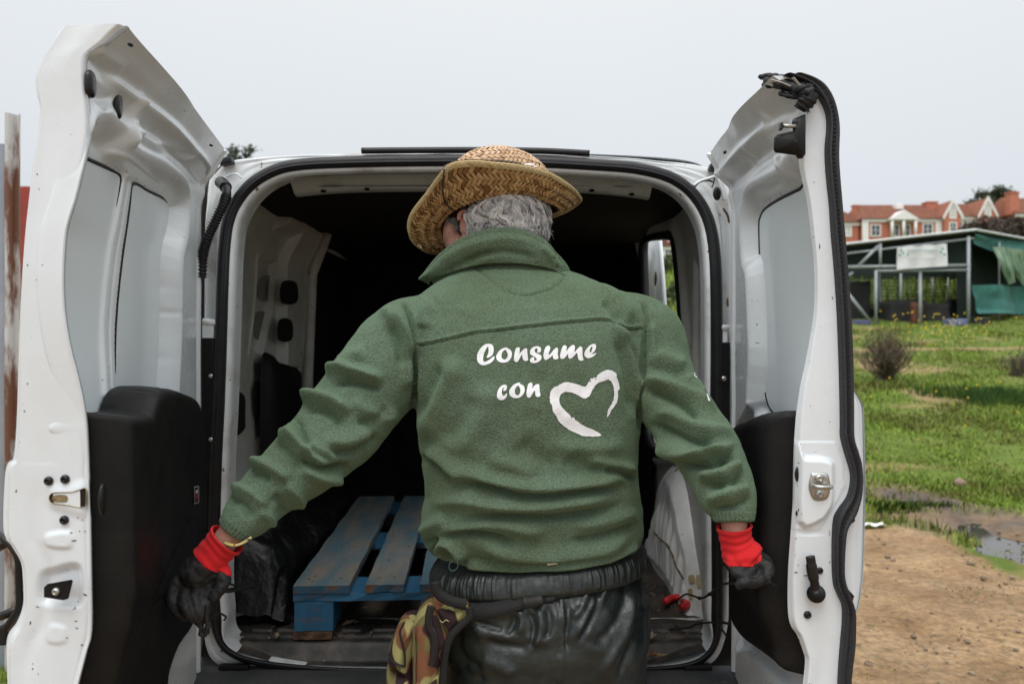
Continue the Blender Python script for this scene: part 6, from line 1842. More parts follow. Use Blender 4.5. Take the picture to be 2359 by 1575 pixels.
st(XR2([(640, 470), (740, 470), (830, 440), (920, 390)]), 8, -6)
st(XR2([(740, 240), (760, 340), (740, 440)]), 14, 5)
# cuffs
st([(505, 1196), (525, 1222), (552, 1240), (578, 1246)], 7, -6, .05); 
st([(1634, 1192), (1660, 1204), (1700, 1206), (1736, 1186)], 5, -5, .05)

def apply_strokes(o, strokes, gain=1.0, noise=0.0022):
    me = o.data; c, nrm_ = co_no(me)
    u = CX + c[:, 0] / c[:, 1] * FPX; v = CY - (c[:, 2] - CZ) / c[:, 1] * FPX
    vd = c - np.array([0, 0, CZ]); vd /= np.linalg.norm(vd, axis=1)[:, None]
    face = np.clip(-(vd * nrm_).sum(1), 0, 1)
    wgt = S(face, .0, .35)
    disp = np.zeros(len(c))
    for pts, w, a, tp in strokes:
        pts = np.array(pts, float)
        lo, hi = pts.min(0) - 3.2 * w, pts.max(0) + 3.2 * w
        m = (u > lo[0]) & (u < hi[0]) & (v > lo[1]) & (v < hi[1]) & (wgt > 0)
        if not m.any(): continue
        pp = cr(pts, 5)
        d, t = line_dist(u[m], v[m], pp)
        e_ = S(t, 0, tp) * (1 - S(t, 1 - tp, 1)) if tp > 0 else 1
        disp[m] += a * .001 * np.exp(-(d / w) ** 2) * (.0 + e_)
    disp *= gain * wgt
    disp += noise * fnoise(c[:, 0], c[:, 1], c[:, 2], 22, 5) + noise * .6 * fnoise(c[:, 0], c[:, 1], c[:, 2], 48, 6) + noise * 1.6 * fnoise(c[:, 0], c[:, 1], c[:, 2], 9, 7)
    set_co(me, c + nrm_ * disp[:, None])
apply_strokes(jacket, ST, 2.1, .0017)

# cuffs: ribbed bands
def cuff(c0, c1, r0, r1, name='cuff'):
    c0, c1 = Vector(c0), Vector(c1); ax = (c1 - c0).normalized(); a = ax.orthogonal().normalized(); b_ = ax.cross(a)
    V = []
    for i in range(9):
        t = i / 8; row = []
        for k in range(150):
            an = 2 * math.pi * k / 150
            rr = r0 + (r1 - r0) * t + .0012 * math.cos(k * 2 * math.pi / 5) - (.006 if i in (0, 8) else 0)
            p = c0.lerp(c1, t) + (a * math.cos(an) + b_ * math.sin(an)) * rr
            row.append(tuple(p))
        V.append(row)
    return grid(name, np.array(V), FLEECE, jacket, wrap=True)
cuff(P(556, 1201, 1.49), P(537, 1224, 1.488), .0375, .0325)
cuff(P(1689, 1176, 1.455), P(1691, 1203, 1.45), .040, .0345)

# collar
def collar():
    base = [(1000, 640, 1.74), (1030, 630, 1.715), (1075, 615, 1.69), (1130, 606, 1.678), (1200, 606, 1.675), (1262, 616, 1.682), (1300, 630, 1.70), (1318, 640, 1.76), (1290, 650, 1.86), (1200, 640, 1.92), (1080, 640, 1.92), (1000, 660, 1.85), (985, 652, 1.79)]
    top = [(968, 633, 1.76), (1005, 590, 1.72), (1055, 554, 1.69), (1108, 534, 1.675), (1165, 527, 1.67), (1222, 537, 1.675), (1268, 562, 1.69), (1300, 606, 1.73), (1290, 620, 1.82), (1220, 600, 1.87), (1100, 600, 1.89), (1000, 625, 1.86), (962, 642, 1.80)]
    B = resample(cr([tuple(P(*q)) for q in base], 10, True), 300, True); T = resample(cr([tuple(P(*q)) for q in top], 10, True), 300, True)
    cen = (B.mean(0) + T.mean(0)) / 2
    rows = []
    outd = lambda p: (p - np.array([cen[0], cen[1], 0]) * 1.0)
    def rad(p):
        r_ = p[:, :2] - cen[:2]; r_ /= np.linalg.norm(r_, axis=1)[:, None]; return np.concatenate([r_, np.zeros((len(p), 1))], 1)
    for t in np.linspace(0, 1, 26):
        p = B * (1 - t) + T * t
        p = p + rad(p) * (.010 * math.sin(t * math.pi) - .004)
        rows.append(p)
    e_ = rows[-1]
    for dz, dr in ((.004, -.002), (.0045, -.005), (.001, -.008)):
        rows.append(e_ + rad(e_) * dr + np.array([0, 0, dz]))
    for t in np.linspace(1, 0, 12):
        p = B * (1 - t) + T * t; rows.append(p + rad(p) * -.014)
    return grid('collar', np.array(rows), FLEECE, jacket, wrap=True)
col_ = collar()
CS = []
CS.append(([(1010, 640), (1060, 610), (1120, 585), (1180, 582), (1250, 600)], 9, -6, .2))
CS.append(([(1000, 610), (1060, 575), (1120, 555), (1180, 550), (1240, 565)], 10, 5, .2))
CS.append(([(1060, 612), (1100, 590), (1150, 580)], 7, -6, .3))
CS.append(([(1245, 565), (1270, 590), (1290, 620)], 7, 5, .2)); CS.append(([(1262, 560), (1284, 585), (1298, 612)], 4, -4, .2))
CS.append(([(1275, 590), (1282, 612), (1284, 622)], 4, -5, .2))
CS.append(([(975, 632), (1005, 598), (1055, 562), (1108, 542), (1165, 535), (1222, 545), (1262, 566)], 2.2, -2.2, .03))
apply_strokes(col_, CS, 1, .001)
# piping where the collar is sewn on
pj = [on_surface(BVHTree.FromPolygons([v.co.copy() for v in jacket.data.vertices], [tuple(p.vertices) for p in jacket.data.polygons]), u, v, .001) for u, v in cr([(1008, 634), (1040, 622), (1078, 612), (1130, 607), (1200, 608), (1260, 618), (1300, 634)], 8)]
pj = [p for p in pj if p]
if len(pj) > 4: tube('collar_seam', pj, .0028, FLEECE, jacket, 6)

# drawcord loop at the hem
tube('drawcord', cr([tuple(P(u, v, 1.578)) for u, v in [(1042, 1292), (1035, 1300), (1036, 1311), (1045, 1314), (1054, 1306), (1054, 1294), (1048, 1287)]], 6).tolist(), .0011, M('teal_cord', (.03, .08, .07, 1), .7), jacket, 6)

# ---- printed lettering
PRINT = M('white_print', (.84, .85, .88, 1), .6, color2=(.72, .74, .77, 1), nscale=60, bump=.5, bscale=260, bdist=.0015)
jb = BVHTree.FromPolygons([v.co.copy() for v in jacket.data.vertices], [tuple(p.vertices) for p in jacket.data.polygons])
def decal(name, outer, holes, org, k, parent, rough=0.0, res=2.2, off=.0011):
    def conv(p): return np.array([(org[0] + x / k, org[1] + y / k) for x, y in p])
    rings = [resample(cr(conv(outer), 5, True), max(int(len(outer) * 6), 24), True)] + [resample(cr(conv(h), 5, True), len(h) * 5, True) for h in holes]
    if rough:
        r0 = rings[0]; t = np.arange(len(r0)); r0 += np.stack([np.interp(t, t, rng.normal(0, rough, len(r0))), rng.normal(0, rough, len(r0))], 1)
    pts = np.concatenate(rings); edges = []; s0 = 0
    for r_ in rings:
        m = len(r_); edges += [(s0 + i, s0 + (i + 1) % m) for i in range(m)]; s0 += m
    lo, hi = rings[0].min(0), rings[0].max(0)
    gx, gy = np.meshgrid(np.arange(lo[0], hi[0], res), np.arange(lo[1], hi[1], res)); gx, gy = gx.ravel(), gy.ravel()
    ins = poly_sdf(gx, gy, rings[0]) < -.6
    for r_ in rings[1:]: ins &= poly_sdf(gx, gy, r_) > .6
    pts = np.concatenate([pts, np.stack([gx[ins], gy[ins]], 1)])
    vo, eo, fo, *_ = delaunay_2d_cdt([Vector((float(x), float(y))) for x, y in pts], edges, [], 0, 1e-6)
    vo = np.array([tuple(v) for v in vo]); fo = np.array([f for f in fo if len(f) == 3]); c_ = vo[fo].mean(1)
    ok = poly_sdf(c_[:, 0], c_[:, 1], rings[0]) < 0
    for r_ in rings[1:]: ok &= poly_sdf(c_[:, 0], c_[:, 1], r_) > 0
    fo = fo[ok]
    W = [on_surface(jb, u, v, off) for u, v in vo]
    good = np.array([w is not None for w in W]); W = [w if w is not None else Vector((0, 0, 0)) for w in W]
    fo = fo[good[fo].all(1)]
    F = [tuple(f) for f in fo]
    return mk(name, W, F, PRINT, parent, label=None)
O1 = (1080, 770); K1 = 7.34
GL_ = [
 ([(350, 158), (400, 180), (420, 240), (415, 310), (385, 360), (340, 390), (308, 396), (302, 380), (325, 330), (335, 270), (328, 215), (318, 210), (290, 250), (262, 310), (245, 380), (243, 440), (268, 465), (310, 450), (360, 420), (400, 385), (430, 373), (437, 385), (420, 430), (380, 475), (320, 505), (250, 522), (190, 505), (150, 460), (137, 400), (145, 330), (180, 260), (230, 200), (290, 165)], []),
 ([(655, 222), (600, 228), (540, 255), (490, 310), (462, 375), (480, 435), (530, 470), (600, 478), (660, 460), (710, 410), (730, 340), (722, 290), (695, 255), (665, 242), (645, 244), (658, 234)], [(618, 262), (575, 290), (555, 340), (555, 390), (590, 425), (630, 415), (655, 380), (658, 330), (640, 290)]),
 ([(825, 220), (855, 222), (862, 250), (858, 310), (850, 332), (880, 300), (930, 250), (965, 235), (985, 250), (990, 310), (998, 390), (1005, 430), (980, 447), (945, 448), (915, 420), (905, 370), (903, 338), (880, 370), (835, 450), (805, 468), (775, 455), (762, 410), (770, 340), (785, 270), (800, 232)], []),
 ([(1165, 200), (1205, 215), (1222, 245), (1215, 290), (1185, 310), (1155, 305), (1160, 290), (1163, 262), (1150, 238), (1130, 240), (1115, 265), (1120, 300), (1160, 325), (1210, 345), (1232, 385), (1215, 435), (1160, 472), (1095, 486), (1045, 470), (1032, 430), (1050, 400), (1085, 382), (1105, 388), (1108, 410), (1105, 432), (1125, 440), (1148, 425), (1138, 400), (1100, 370), (1050, 345), (1033, 300), (1050, 250), (1100, 210)], []),
 ([(1340, 190), (1370, 205), (1375, 250), (1352, 310), (1352, 345), (1372, 335), (1420, 280), (1470, 230), (1500, 225), (1510, 260), (1505, 330), (1515, 390), (1512, 412), (1470, 424), (1435, 415), (1422, 380), (1415, 355), (1385, 385), (1330, 420), (1298, 432), (1270, 405), (1262, 350), (1275, 280), (1300, 215)], []),
 ([(1620, 182), (1650, 195), (1655, 230), (1645, 282), (1660, 270), (1710, 210), (1760, 178), (1790, 190), (1795, 240), (1785, 285), (1800, 290), (1840, 240), (1880, 205), (1915, 220), (1922, 280), (1925, 370), (1938, 425), (1910, 447), (1875, 440), (1850, 410), (1840, 350), (1825, 315), (1800, 340), (1760, 385), (1720, 410), (1690, 400), (1680, 360), (1678, 330), (1640, 375), (1600, 410), (1560, 410), (1542, 370), (1555, 300), (1580, 220), (1600, 190)], []),
 ([(2110, 160), (2050, 185), (1990, 245), (1955, 320), (1965, 370), (2010, 400), (2070, 390), (2120, 360), (2160, 318), (2145, 315), (2100, 330), (2070, 328), (2100, 310), (2135, 270), (2152, 220), (2145, 175)], [(2078, 205), (2090, 218), (2085, 250), (2070, 290), (2056, 308), (2046, 298), (2050, 250)]),
 ([(610, 850), (640, 865), (645, 900), (630, 940), (600, 955), (580, 950), (590, 920), (588, 902), (574, 907), (560, 950), (560, 1000), (580, 1035), (600, 1030), (630, 1000), (648, 1005), (640, 1050), (600, 1095), (550, 1112), (500, 1095), (475, 1040), (485, 970), (520, 900), (565, 860)], []),
 ([(872, 820), (820, 820), (760, 850), (705, 910), (682, 970), (700, 1035), (760, 1072), (840, 1072), (900, 1035), (940, 970), (942, 900), (915, 860), (880, 842), (862, 842)], [(835, 865), (795, 900), (778, 950), (785, 1000), (820, 1030), (855, 1010), (872, 960), (865, 910)]),
 ([(1040, 815), (1070, 820), (1078, 860), (1068, 908), (1078, 903), (1120, 855), (1165, 838), (1190, 850), (1195, 910), (1205, 990), (1213, 1030), (1185, 1055), (1150, 1055), (1125, 1020), (1116, 950), (1090, 980), (1045, 1055), (1010, 1070), (985, 1050), (975, 1000), (985, 920), (1005, 840)], [])]
pr_root = None
for outer, holes in GL_:
    decal('printed_letter', outer, [holes] if holes else [], O1, K1, jacket)
HEART = [(1195, 1410), (1150, 1375), (1100, 1345), (1050, 1320), (990, 1292), (940, 1280), (880, 1245), (820, 1215), (760, 1165), (700, 1125), (680, 1085), (640, 1085), (628, 1115), (620, 1070), (560, 1000), (470, 910), (415, 830), (400, 750), (415, 670), (470, 615), (530, 600), (560, 595), (640, 610), (740, 650), (820, 700), (880, 722), (940, 700), (985, 655), (1030, 560), (1090, 470), (1170, 415), (1260, 390), (1320, 362), (1370, 385), (1415, 450), (1440, 550), (1440, 650), (1430, 740), (1390, 840), (1340, 920), (1325, 960), (1312, 1040), (1320, 1070), (1360, 1010), (1400, 930), (1460, 860), (1500, 780), (1515, 680), (1515, 590), (1545, 540), (1535, 440), (1495, 330), (1480, 250), (1420, 205), (1310, 178), (1220, 215), (1130, 280), (1105, 330), (1060, 318), (1040, 345), (1000, 345), (975, 385), (940, 440), (890, 500), (820, 480), (720, 445), (620, 425), (530, 412), (430, 440), (400, 460), (350, 500), (330, 490), (250, 565), (220, 660), (222, 780), (265, 860), (280, 960), (335, 1040), (390, 1150), (470, 1230), (580, 1310), (700, 1370), (850, 1430), (960, 1440), (1060, 1448), (1180, 1435)]
decal('printed_heart', HEART, [[(1075, 345), (1092, 340), (1100, 358), (1080, 360)], [(985, 385), (1000, 380), (998, 405), (982, 415)]], (1240, 830), 8.25, jacket, rough=.45, res=2.6)
# marks on the right sleeve
decal('printed_mark', [(345, 215), (385, 205), (392, 222), (362, 232), (372, 262), (425, 312), (415, 325), (352, 270)], [], (1568, 840), 11.2, jacket, res=1.2)
decal('printed_mark', [(612, 735), (640, 760), (700, 880), (712, 925), (660, 930), (650, 885), (632, 800)], [], (1573, 840), 11.2, jacket, res=1.6)

# ---- gloves
REDK = M('red_knit', (.62, .018, .022, 1), .85, color2=(.50, .012, .016, 1), nscale=18, bump=.5, bscale=380, bdist=.001, sheen=.04, spec=.2)
COAT = M('black_latex_coating', (.011, .011, .012, 1), .58, spec=.3, color2=(.045, .044, .043, 1), nscale=22, nlo=.5, nhi=.75, bump=.5, bscale=90, bdist=.0015, rvar=.12)
def glove(paths, wrist, wvec, border, seed):
    V, F = [], []
    for pts in paths:
        c = cr([tuple(P(u, v, d)) + (r * 1.10,) for u, v, d, r in pts], 6)
        v_, f_ = tube_data([tuple(q[:3]) for q in c], [q[3] for q in c], 16); n_ = len(V); V += v_; F += [tuple(i + n_ for i in q) for q in f_]
    g = remesh('work_glove', V, F, .0021, [COAT, REDK], person, 4, .5)
    me = g.data; c, nn = co_no(me)
    u = CX + c[:, 0] / c[:, 1] * FPX; v = CY - (c[:, 2] - CZ) / c[:, 1] * FPX
    t = (c - np.array(wrist)) @ np.array(wvec)
    lim = border(c) 
    red = t < lim
    # knit creases on the cuff, latex creases on the coating
    dsp = np.where(red, .0007 * np.sin(t * 420 + 5 * fnoise(c[:, 0], c[:, 1], c[:, 2], 30, seed)), .0014 * fnoise(c[:, 0], c[:, 1], c[:, 2], 75, seed) + .0016 * fnoise(c[:, 0], c[:, 1], c[:, 2], 130, seed + 1))
    dsp = np.where((~red) & (t < lim + .003), dsp - .0012, dsp)
    set_co(me, c + nn * dsp[:, None])
    mi = np.zeros(len(me.polygons), np.int32)
    lv = np.empty(len(me.loops), np.int32); me.loops.foreach_get('vertex_index', lv)
    ls = np.empty(len(me.polygons), np.int32); me.polygons.foreach_get('loop_start', ls)
    mi = red[lv[ls]].astype(np.int32); me.polygons.foreach_set('material_index', mi)
    return g
def unit(a): a = np.array(a, float); return a / np.linalg.norm(a)
wL = np.array(P(526, 1238, 1.74 * KL)); vL = unit(np.array(P(452, 1322, 1.73 * KL)) - wL)
pL = unit(np.cross(vL, [0, 1, 0]))
def cuff_tube(path, name='glove_cuff'):
    "open rolled rim so that the wrist shows inside"
    c = cr([tuple(P(u, v, d)) + (r,) for u, v, d, r in path], 8)
    v_, f_ = tube_data([tuple(q[:3]) for q in c], [q[3] for q in c], 40, False)
    v2, f2 = tube_data([tuple(q[:3]) for q in c], [q[3] - .003 for q in c], 40, False)
    n_ = len(v_); f2 = [tuple(i + n_ for i in q[::-1]) for q in f2]
    rimf = [(k, n_ + k, n_ + (k + 1) % 40, (k + 1) % 40) for k in range(40)]
    o = mk(name, v_ + v2, f_ + f2 + rimf, REDK, None)
    me = o.data; cc, nn = co_no(me)
    dd = (cc - np.array(c[0][:3])) @ unit(np.array(c[-1][:3]) - np.array(c[0][:3]))
    set_co(me, cc + nn * (.0009 * np.sin(dd * 420 + 5 * fnoise(cc[:, 0], cc[:, 1], cc[:, 2], 25, 3)))[:, None])
    return o
gL = glove(LH, wL, vL, lambda c: KL * .052 + .012 * np.sin((c @ pL) * 55 + 2.2) + .010 * ((c - wL) @ pL) / .04, 3)
cL = cuff_tube([(u, v, d * KL, r * KL) for u, v, d, r in [(524, 1240, 1.738, .0425), (514, 1251, 1.738, .0395), (500, 1267, 1.737, .0375), (480, 1290, 1.735, .0385)]]); adopt(cL, gL)
wR = np.array(P(1692, 1215, 1.815 * KR)); vR = unit(np.array(P(1712, 1295, 1.812 * KR)) - wR); pR = unit(np.cross(vR, [0, 1, 0]))
gR = glove(RH, wR, vR, lambda c: KR * .068 - .10 * ((c - wR) @ pR) * 0 + .010 * np.sin(((c - wR) @ pR) * 70 + 1.0) + .35 * np.maximum(-(c - wR) @ pR, 0), 9)
cR = cuff_tube([(u, v, d * KR, r * KR) for u, v, d, r in [(1691, 1211, 1.812, .0405), (1692, 1222, 1.813, .0375), (1696, 1245, 1.816, .0365), (1706, 1272, 1.816, .0435)]]); adopt(cR, gR)
# bracelet
tube('wrist_band', [tuple(Vector(P(549, 1262, 1.462)) + Vector((-.024 + .048 * t, -.004 * math.sin(t * math.pi), .010 - .008 * math.sin(t * math.pi) + .010 * t))) for t in np.linspace(0, 1, 12)], .0052, M('yellow_band', (.55, .42, .10, 1), .5, color2=(.62, .55, .33, 1), nscale=60, specks=(.1, .06, .03, 1), speck_scale=120, speck_t=.6), person, 8, flat=.5)

# ---- waterproof trousers
PVC = M('green_black_waterproof', (.008, .013, .013, 1), .40, color2=(.022, .028, .026, 1), nscale=6, bump=.7, bscale=34, bdist=.005, specks=(.16, .13, .09, 1), speck_scale=40, speck_t=.745, rvar=.12)
def scratchy(m):
    n, l = m.node_tree.nodes, m.node_tree.links; b = n['Principled BSDF']
    tc = n.new('ShaderNodeTexCoord'); mp = n.new('ShaderNodeMapping'); mp.inputs['Scale'].default_value = (1, 1, .25); mp.inputs['Rotation'].default_value = (0, .5, 0)
    l.new(tc.outputs['Object'], mp.inputs[0])
    t = n.new('ShaderNodeTexNoise'); t.inputs['Scale'].default_value = 22; t.inputs['Detail'].default_value = 9; t.inputs['Roughness'].default_value = .8; l.new(mp.outputs[0], t.inputs['Vector'])
    r = n.new('ShaderNodeMapRange'); r.inputs[1].default_value = .56; r.inputs[2].default_value = .72; r.inputs[4].default_value = .6; l.new(t.outputs[0], r.inputs[0])
    x = n.new('ShaderNodeMix'); x.data_type = 'RGBA'; src = b.inputs['Base Color'].links[0].from_socket
    l.new(src, x.inputs[6]); x.inputs[7].default_value = (.06, .058, .048, 1); l.new(r.outputs[0], x.inputs[0]); l.new(x.outputs[2], b.inputs['Base Color'])
scratchy(PVC)
tV, tF = [], []
def tadd(vf):
    global tV, tF
    v, f = vf; n_ = len(tV); tV += [tuple(p) for p in v]; tF += [tuple(i + n_ for i in q) for q in f]
TR = [(1275, 1020, 1460, 1.615, .135), (1310, 1010, 1468, 1.603, .145), (1350, 1006, 1478, 1.590, .155), (1390, 1012, 1484, 1.572, .168), (1440, 1022, 1489, 1.558, .178), (1500, 1028, 1490, 1.556, .18), (1560, 1030, 1486, 1.562, .178), (1620, 1034, 1480, 1.575, .17), (1680, 1040, 1474, 1.59, .16)]
tadd(loft([ring_px(v, a, b_, d, q, 2.4) for v, a, b_, d, q in TR][::-1]))
for sx, ux in ((-1, 1142), (1, 1368)):
    x_ = P(ux, 1500, 1.72).x
    tadd(tube_data([(x_, 1.735, .78), (x_ + .005 * sx, 1.73, .62), (x_ + .01 * sx, 1.745, .45), (x_ + .015 * sx, 1.755, .28), (x_ + .02 * sx, 1.76, .12)], [.128, .115, .092, .085, .08], 28))
trou = remesh('waterproof_trousers', tV, tF, .0042, PVC, person, 10, .6)
def X8(pts): return X6(pts, 850, 1200, 3.356)
TS = []
def ts(p, w, a, tp=.2): TS.append((X8(p), w, a, tp))
ts([(760, 770), (900, 745), (1060, 715), (1200, 700)], 9, 6); ts([(700, 800), (690, 900), (700, 1000), (760, 1090), (900, 1150)], 10, -11); ts([(640, 860), (640, 1000), (680, 1130)], 9, 9)
ts([(790, 790), (860, 850), (1000, 880), (1150, 900)], 13, 8); ts([(800, 760), (900, 800), (1050, 850)], 6, -5); ts([(1110, 690), (1120, 760), (1080, 850), (1040, 880)], 6, -9); ts([(1160, 680), (1180, 780), (1150, 880)], 8, 8)
ts([(1220, 680), (1270, 780), (1270, 880), (1240, 990)], 6, -9); ts([(1300, 660), (1330, 780), (1310, 900), (1260, 980)], 8, 9); ts([(1370, 640), (1400, 760), (1390, 850), (1350, 920)], 6, -9)
ts([(1470, 560), (1495, 700), (1500, 860), (1490, 1050), (1470, 1258)], 5, 5, .05); ts([(1450, 560), (1475, 700), (1482, 860), (1470, 1050)], 4, -5, .05)
ts([(1530, 600), (1540, 760), (1520, 900), (1540, 1020)], 7, -9); ts([(1960, 360), (1860, 480), (1760, 640), (1660, 800), (1580, 960)], 11, 12); ts([(1770, 480), (1770, 620), (1700, 780), (1600, 960)], 8, -12)
ts([(1990, 390), (1990, 520), (1960, 700), (1860, 860), (1700, 980)], 12, -9); ts([(2040, 500), (2040, 720), (1980, 900), (1860, 1080), (1780, 1250)], 10, 10); ts([(2080, 600), (2080, 850), (2000, 1060), (1900, 1250)], 8, -9)
ts([(1650, 480), (1680, 560), (1640, 680), (1560, 760)], 9, 8); ts([(1200, 900), (1300, 930), (1400, 920)], 12, 6); ts([(900, 900), (1000, 960), (1150, 980), (1250, 1000)], 10, -7)
ts([(850, 1050), (1000, 1120), (1150, 1200)], 14, 8); ts([(700, 1100), (760, 1180), (900, 1240)], 9, -8); ts([(540, 470), (620, 500), (700, 560), (760, 620)], 7, 8); ts([(560, 430), (660, 470), (800, 560)], 5, -8); ts([(800, 560), (850, 590), (940, 580)], 6, 7)
apply_strokes(trou, TS, .9, .0036)
# gathered elastic waistband
WB = []
zs_px = np.linspace(1284, 1366, 40)
for i, v_ in enumerate(zs_px):
    t = i / 39
    a_, b2 = np.interp(v_, [1275, 1310, 1350, 1366], [1016, 1006, 1003, 1010]), np.interp(v_, [1275, 1310, 1350, 1366], [1464, 1472, 1480, 1484])
    dbk = np.interp(v_, [1275, 1310, 1350, 1366], [1.612, 1.594, 1.582, 1.586]); bb = np.interp(v_, [1275, 1310, 1350, 1366], [.138, .150, .160, .162])
    z, cx_, cy_, aa, bb, ex = ring_px(v_, a_, b2, dbk, bb, 2.4)
    th = np.linspace(0, 2 * np.pi, 901)[:-1]
    amp = .0048 * math.sin(min(t * 1.15, 1) * math.pi) ** .5 * (.4 + .6 * t) if 0 < t < 1 else 0
    ru = fnoise(th * 26, t * 1.2, 0, 1.0, 3) + .6 * fnoise(th * 55, t * 2.0, 0, 1.0, 4)
    bul = .010 * math.sin(t * math.pi) - (.010 if t > .93 else 0)
    R_ = 1 + (amp * ru + bul) / .18
    x = cx_ + aa * np.abs(np.cos(th)) ** (2 / ex) * np.sign(np.cos(th)) * R_; y = cy_ + bb * np.abs(np.sin(th)) ** (2 / ex) * np.sign(np.sin(th)) * R_
    tilt = (x - cx_) * .10          # the hem of the fleece climbs to the right
    WB.append(np.stack([x, y, z + tilt + 0 * x], 1))
grid('waistband', np.array(WB), PVC, trou, wrap=True, flip=True)
# tag and shirt edge peeping out
mb = MB(); mb.box(P(1272, 1297, 1.573), (.020, .002, .005), Matrix.Rotation(-.12, 3, 'Y').to_quaternion()); mb.build('care_label', M('cream_label', (.55, .5, .4, 1), .8), trou)
# boots
for sx, ux in ((-1, 1142), (1, 1368)):
    x_ = P(ux, 1500, 1.72).x + .02 * sx
    V1, F1 = tube_data([(x_, 1.755, .30), (x_, 1.76, .12), (x_, 1.77, .06)], [.068, .062, .058], 20); V2, F2 = tube_data([(x_, 1.71, .052), (x_ + .01 * sx, 1.86, .05), (x_ + .012 * sx, 1.98, .042)], [.05, .052, .036], 20)
    remesh('boot', V1 + V2, F1 + [tuple(i + len(V1) for i in q) for q in F2], .005, M('black_boot_rubber', (.012, .012, .012, 1), .4), person, 4)

# ---- hair
HAIRM = M('grey_hair', (.3, .3, .3, 1), .5, spec=.4, island=[(.045, .045, .05, 1), (.16, .16, .17, 1), (.38, .38, .39, 1), (.62, .61, .60, 1)])
hc = np.array(P(1166, 522, 1.795))
cap = e_tilt(P(1166, 515, 1.795), (.083, .092, .088), math.radians(-20))
remesh('hair_cap', cap[0], cap[1], .004, M('hair_under', (.05, .05, .055, 1), .9), body, 2)
def hair():
    r = random.Random(11); V = []; F = []; MI = []
    R0 = np.array([.087, .098, .092])
    def sph(az, el, rr): return hc + R0 * rr * np.array([math.cos(az) * math.cos(el), -math.sin(az) * math.cos(el), math.sin(el)])
    for cl in range(150):
        s = r.random()
        row = r.choice([0, 1, 1, 2])
        az = math.radians(-14 + 206 * s); el = math.radians((34, 14, -6)[row] + r.uniform(-8, 8))
        L = r.uniform(.75, 1.15); turn = r.uniform(-.15, .55) * (1 if s < .75 else -.4)
        amp, fr, ph = r.uniform(.05, .17), r.uniform(1.0, 1.9), r.uniform(0, 6.28)
        tone = r.random(); lay = .02 + .05 * (2 - row) / 2 + r.uniform(0, .05)
        flick = r.uniform(-.02, .16)
        cpts = []
        n_ = 11
        for k in range(n_):
            t = k / (n_ - 1)
            a = az - turn * t * .8 + amp * math.sin(fr * math.pi * 1.3 * t + ph)
            e_ = el - L * t * (.62 if row < 2 else .42) 
            rr = 1 + lay + .045 * math.sin(fr * 4 * t + ph) + flick * max(t - .6, 0)
            cpts.append(sph(a, e_, rr))
        cpts = np.array(cpts)
        tang = np.gradient(cpts, axis=0); 
        rad_ = r.uniform(.007, .013)
        for i in range(46):
            th = r.uniform(0, 6.28); q = math.sqrt(r.random()) * rad_
            outw = (cpts[0] - hc); outw /= np.linalg.norm(outw)
            sd = np.cross(outw, [0, 0, 1.0]); sd /= np.linalg.norm(sd) + 1e-9
            o_ = sd * math.cos(th) * q * 1.5 + outw * math.sin(th) * q * .6
            tw = r.uniform(-.8, .8); st_ = r.gauss(0, .0016)
            end = int(n_ - (r.random() ** 3) * 4)
            pts = []
            for k in range(end):
                t = k / (n_ - 1)
                w_ = (1 - .55 * t ** 1.3)
                pts.append(cpts[k] + o_ * w_ + sd * (.0022 * math.sin(t * 9 + tw * 3) + st_ * t * 3) + np.array([0, 0, .001 * tw]))
            w0 = r.uniform(.0006, .00105)
            v_, f_ = tube_data([tuple(p) for p in pts], [w0 * (1 - .6 * (k / (end - 1)) ** 2) for k in range(end)], 3, False)
            m = len(V); V += v_; F += [tuple(j + m for j in q_) for q_ in f_]
            x = tone * .65 + r.random() * .45 + (.12 if math.sin(th) > 0 else -.12)
            MI += [int(min(max(x * 3.6, 0), 3))] * len(f_)
    for i in range(260):
        s = r.random(); az = math.radians(-14 + 206 * s); el = math.radians(r.uniform(-30, 25)); pts = []
        q1, q2, q3 = r.uniform(-.6, .6), r.uniform(.1, .55), r.uniform(-.9, .5)
        for k in range(8):
            t = k / 7; pts.append(tuple(sph(az + q1 * t * t, el + q3 * t * .6, 1.04 + q2 * t ** 2 * .5)))
        v_, f_ = tube_data(pts, [.00055 * (1 - .5 * k / 7) for k in range(8)], 3, False)
        m = len(V); V += v_; F += [tuple(j + m for j in q_) for q_ in f_]; MI += [r.choice([1, 2, 3])] * len(f_)
    HM = [M('grey_hair_%s' % nm, c, .42, spec=.5) for nm, c in (('dark', (.10, .10, .108, 1)), ('mid', (.30, .30, .31, 1)), ('light', (.66, .66, .67, 1)), ('white', (.88, .87, .85, 1)))]
    o = mk('hair', V, F, HM, body, kind='stuff')
    o.data.polygons.foreach_set('material_index', MI)
    return o
hair_o = hair()
# short grizzled sideburn and beard
V = []; F = []
for i in range(900):
    u, v = random.gauss(1044, 7), random.uniform(500, 572)
    if u > 1060 or u < 1028: continue
    p = P(u, v, 1.772 + random.uniform(0, .012)); d_ = Vector((random.uniform(-.4, .1), random.uniform(-.5, 0), -1)).normalized() * random.uniform(.005, .010)
    v_, f_ = tube_data([p, p + d_], [.0005, .0002], 3, False); m = len(V); V += v_; F += [tuple(j + m for j in q) for q in f_]
mk('sideburn', V, F, HAIRM, body, kind='stuff')

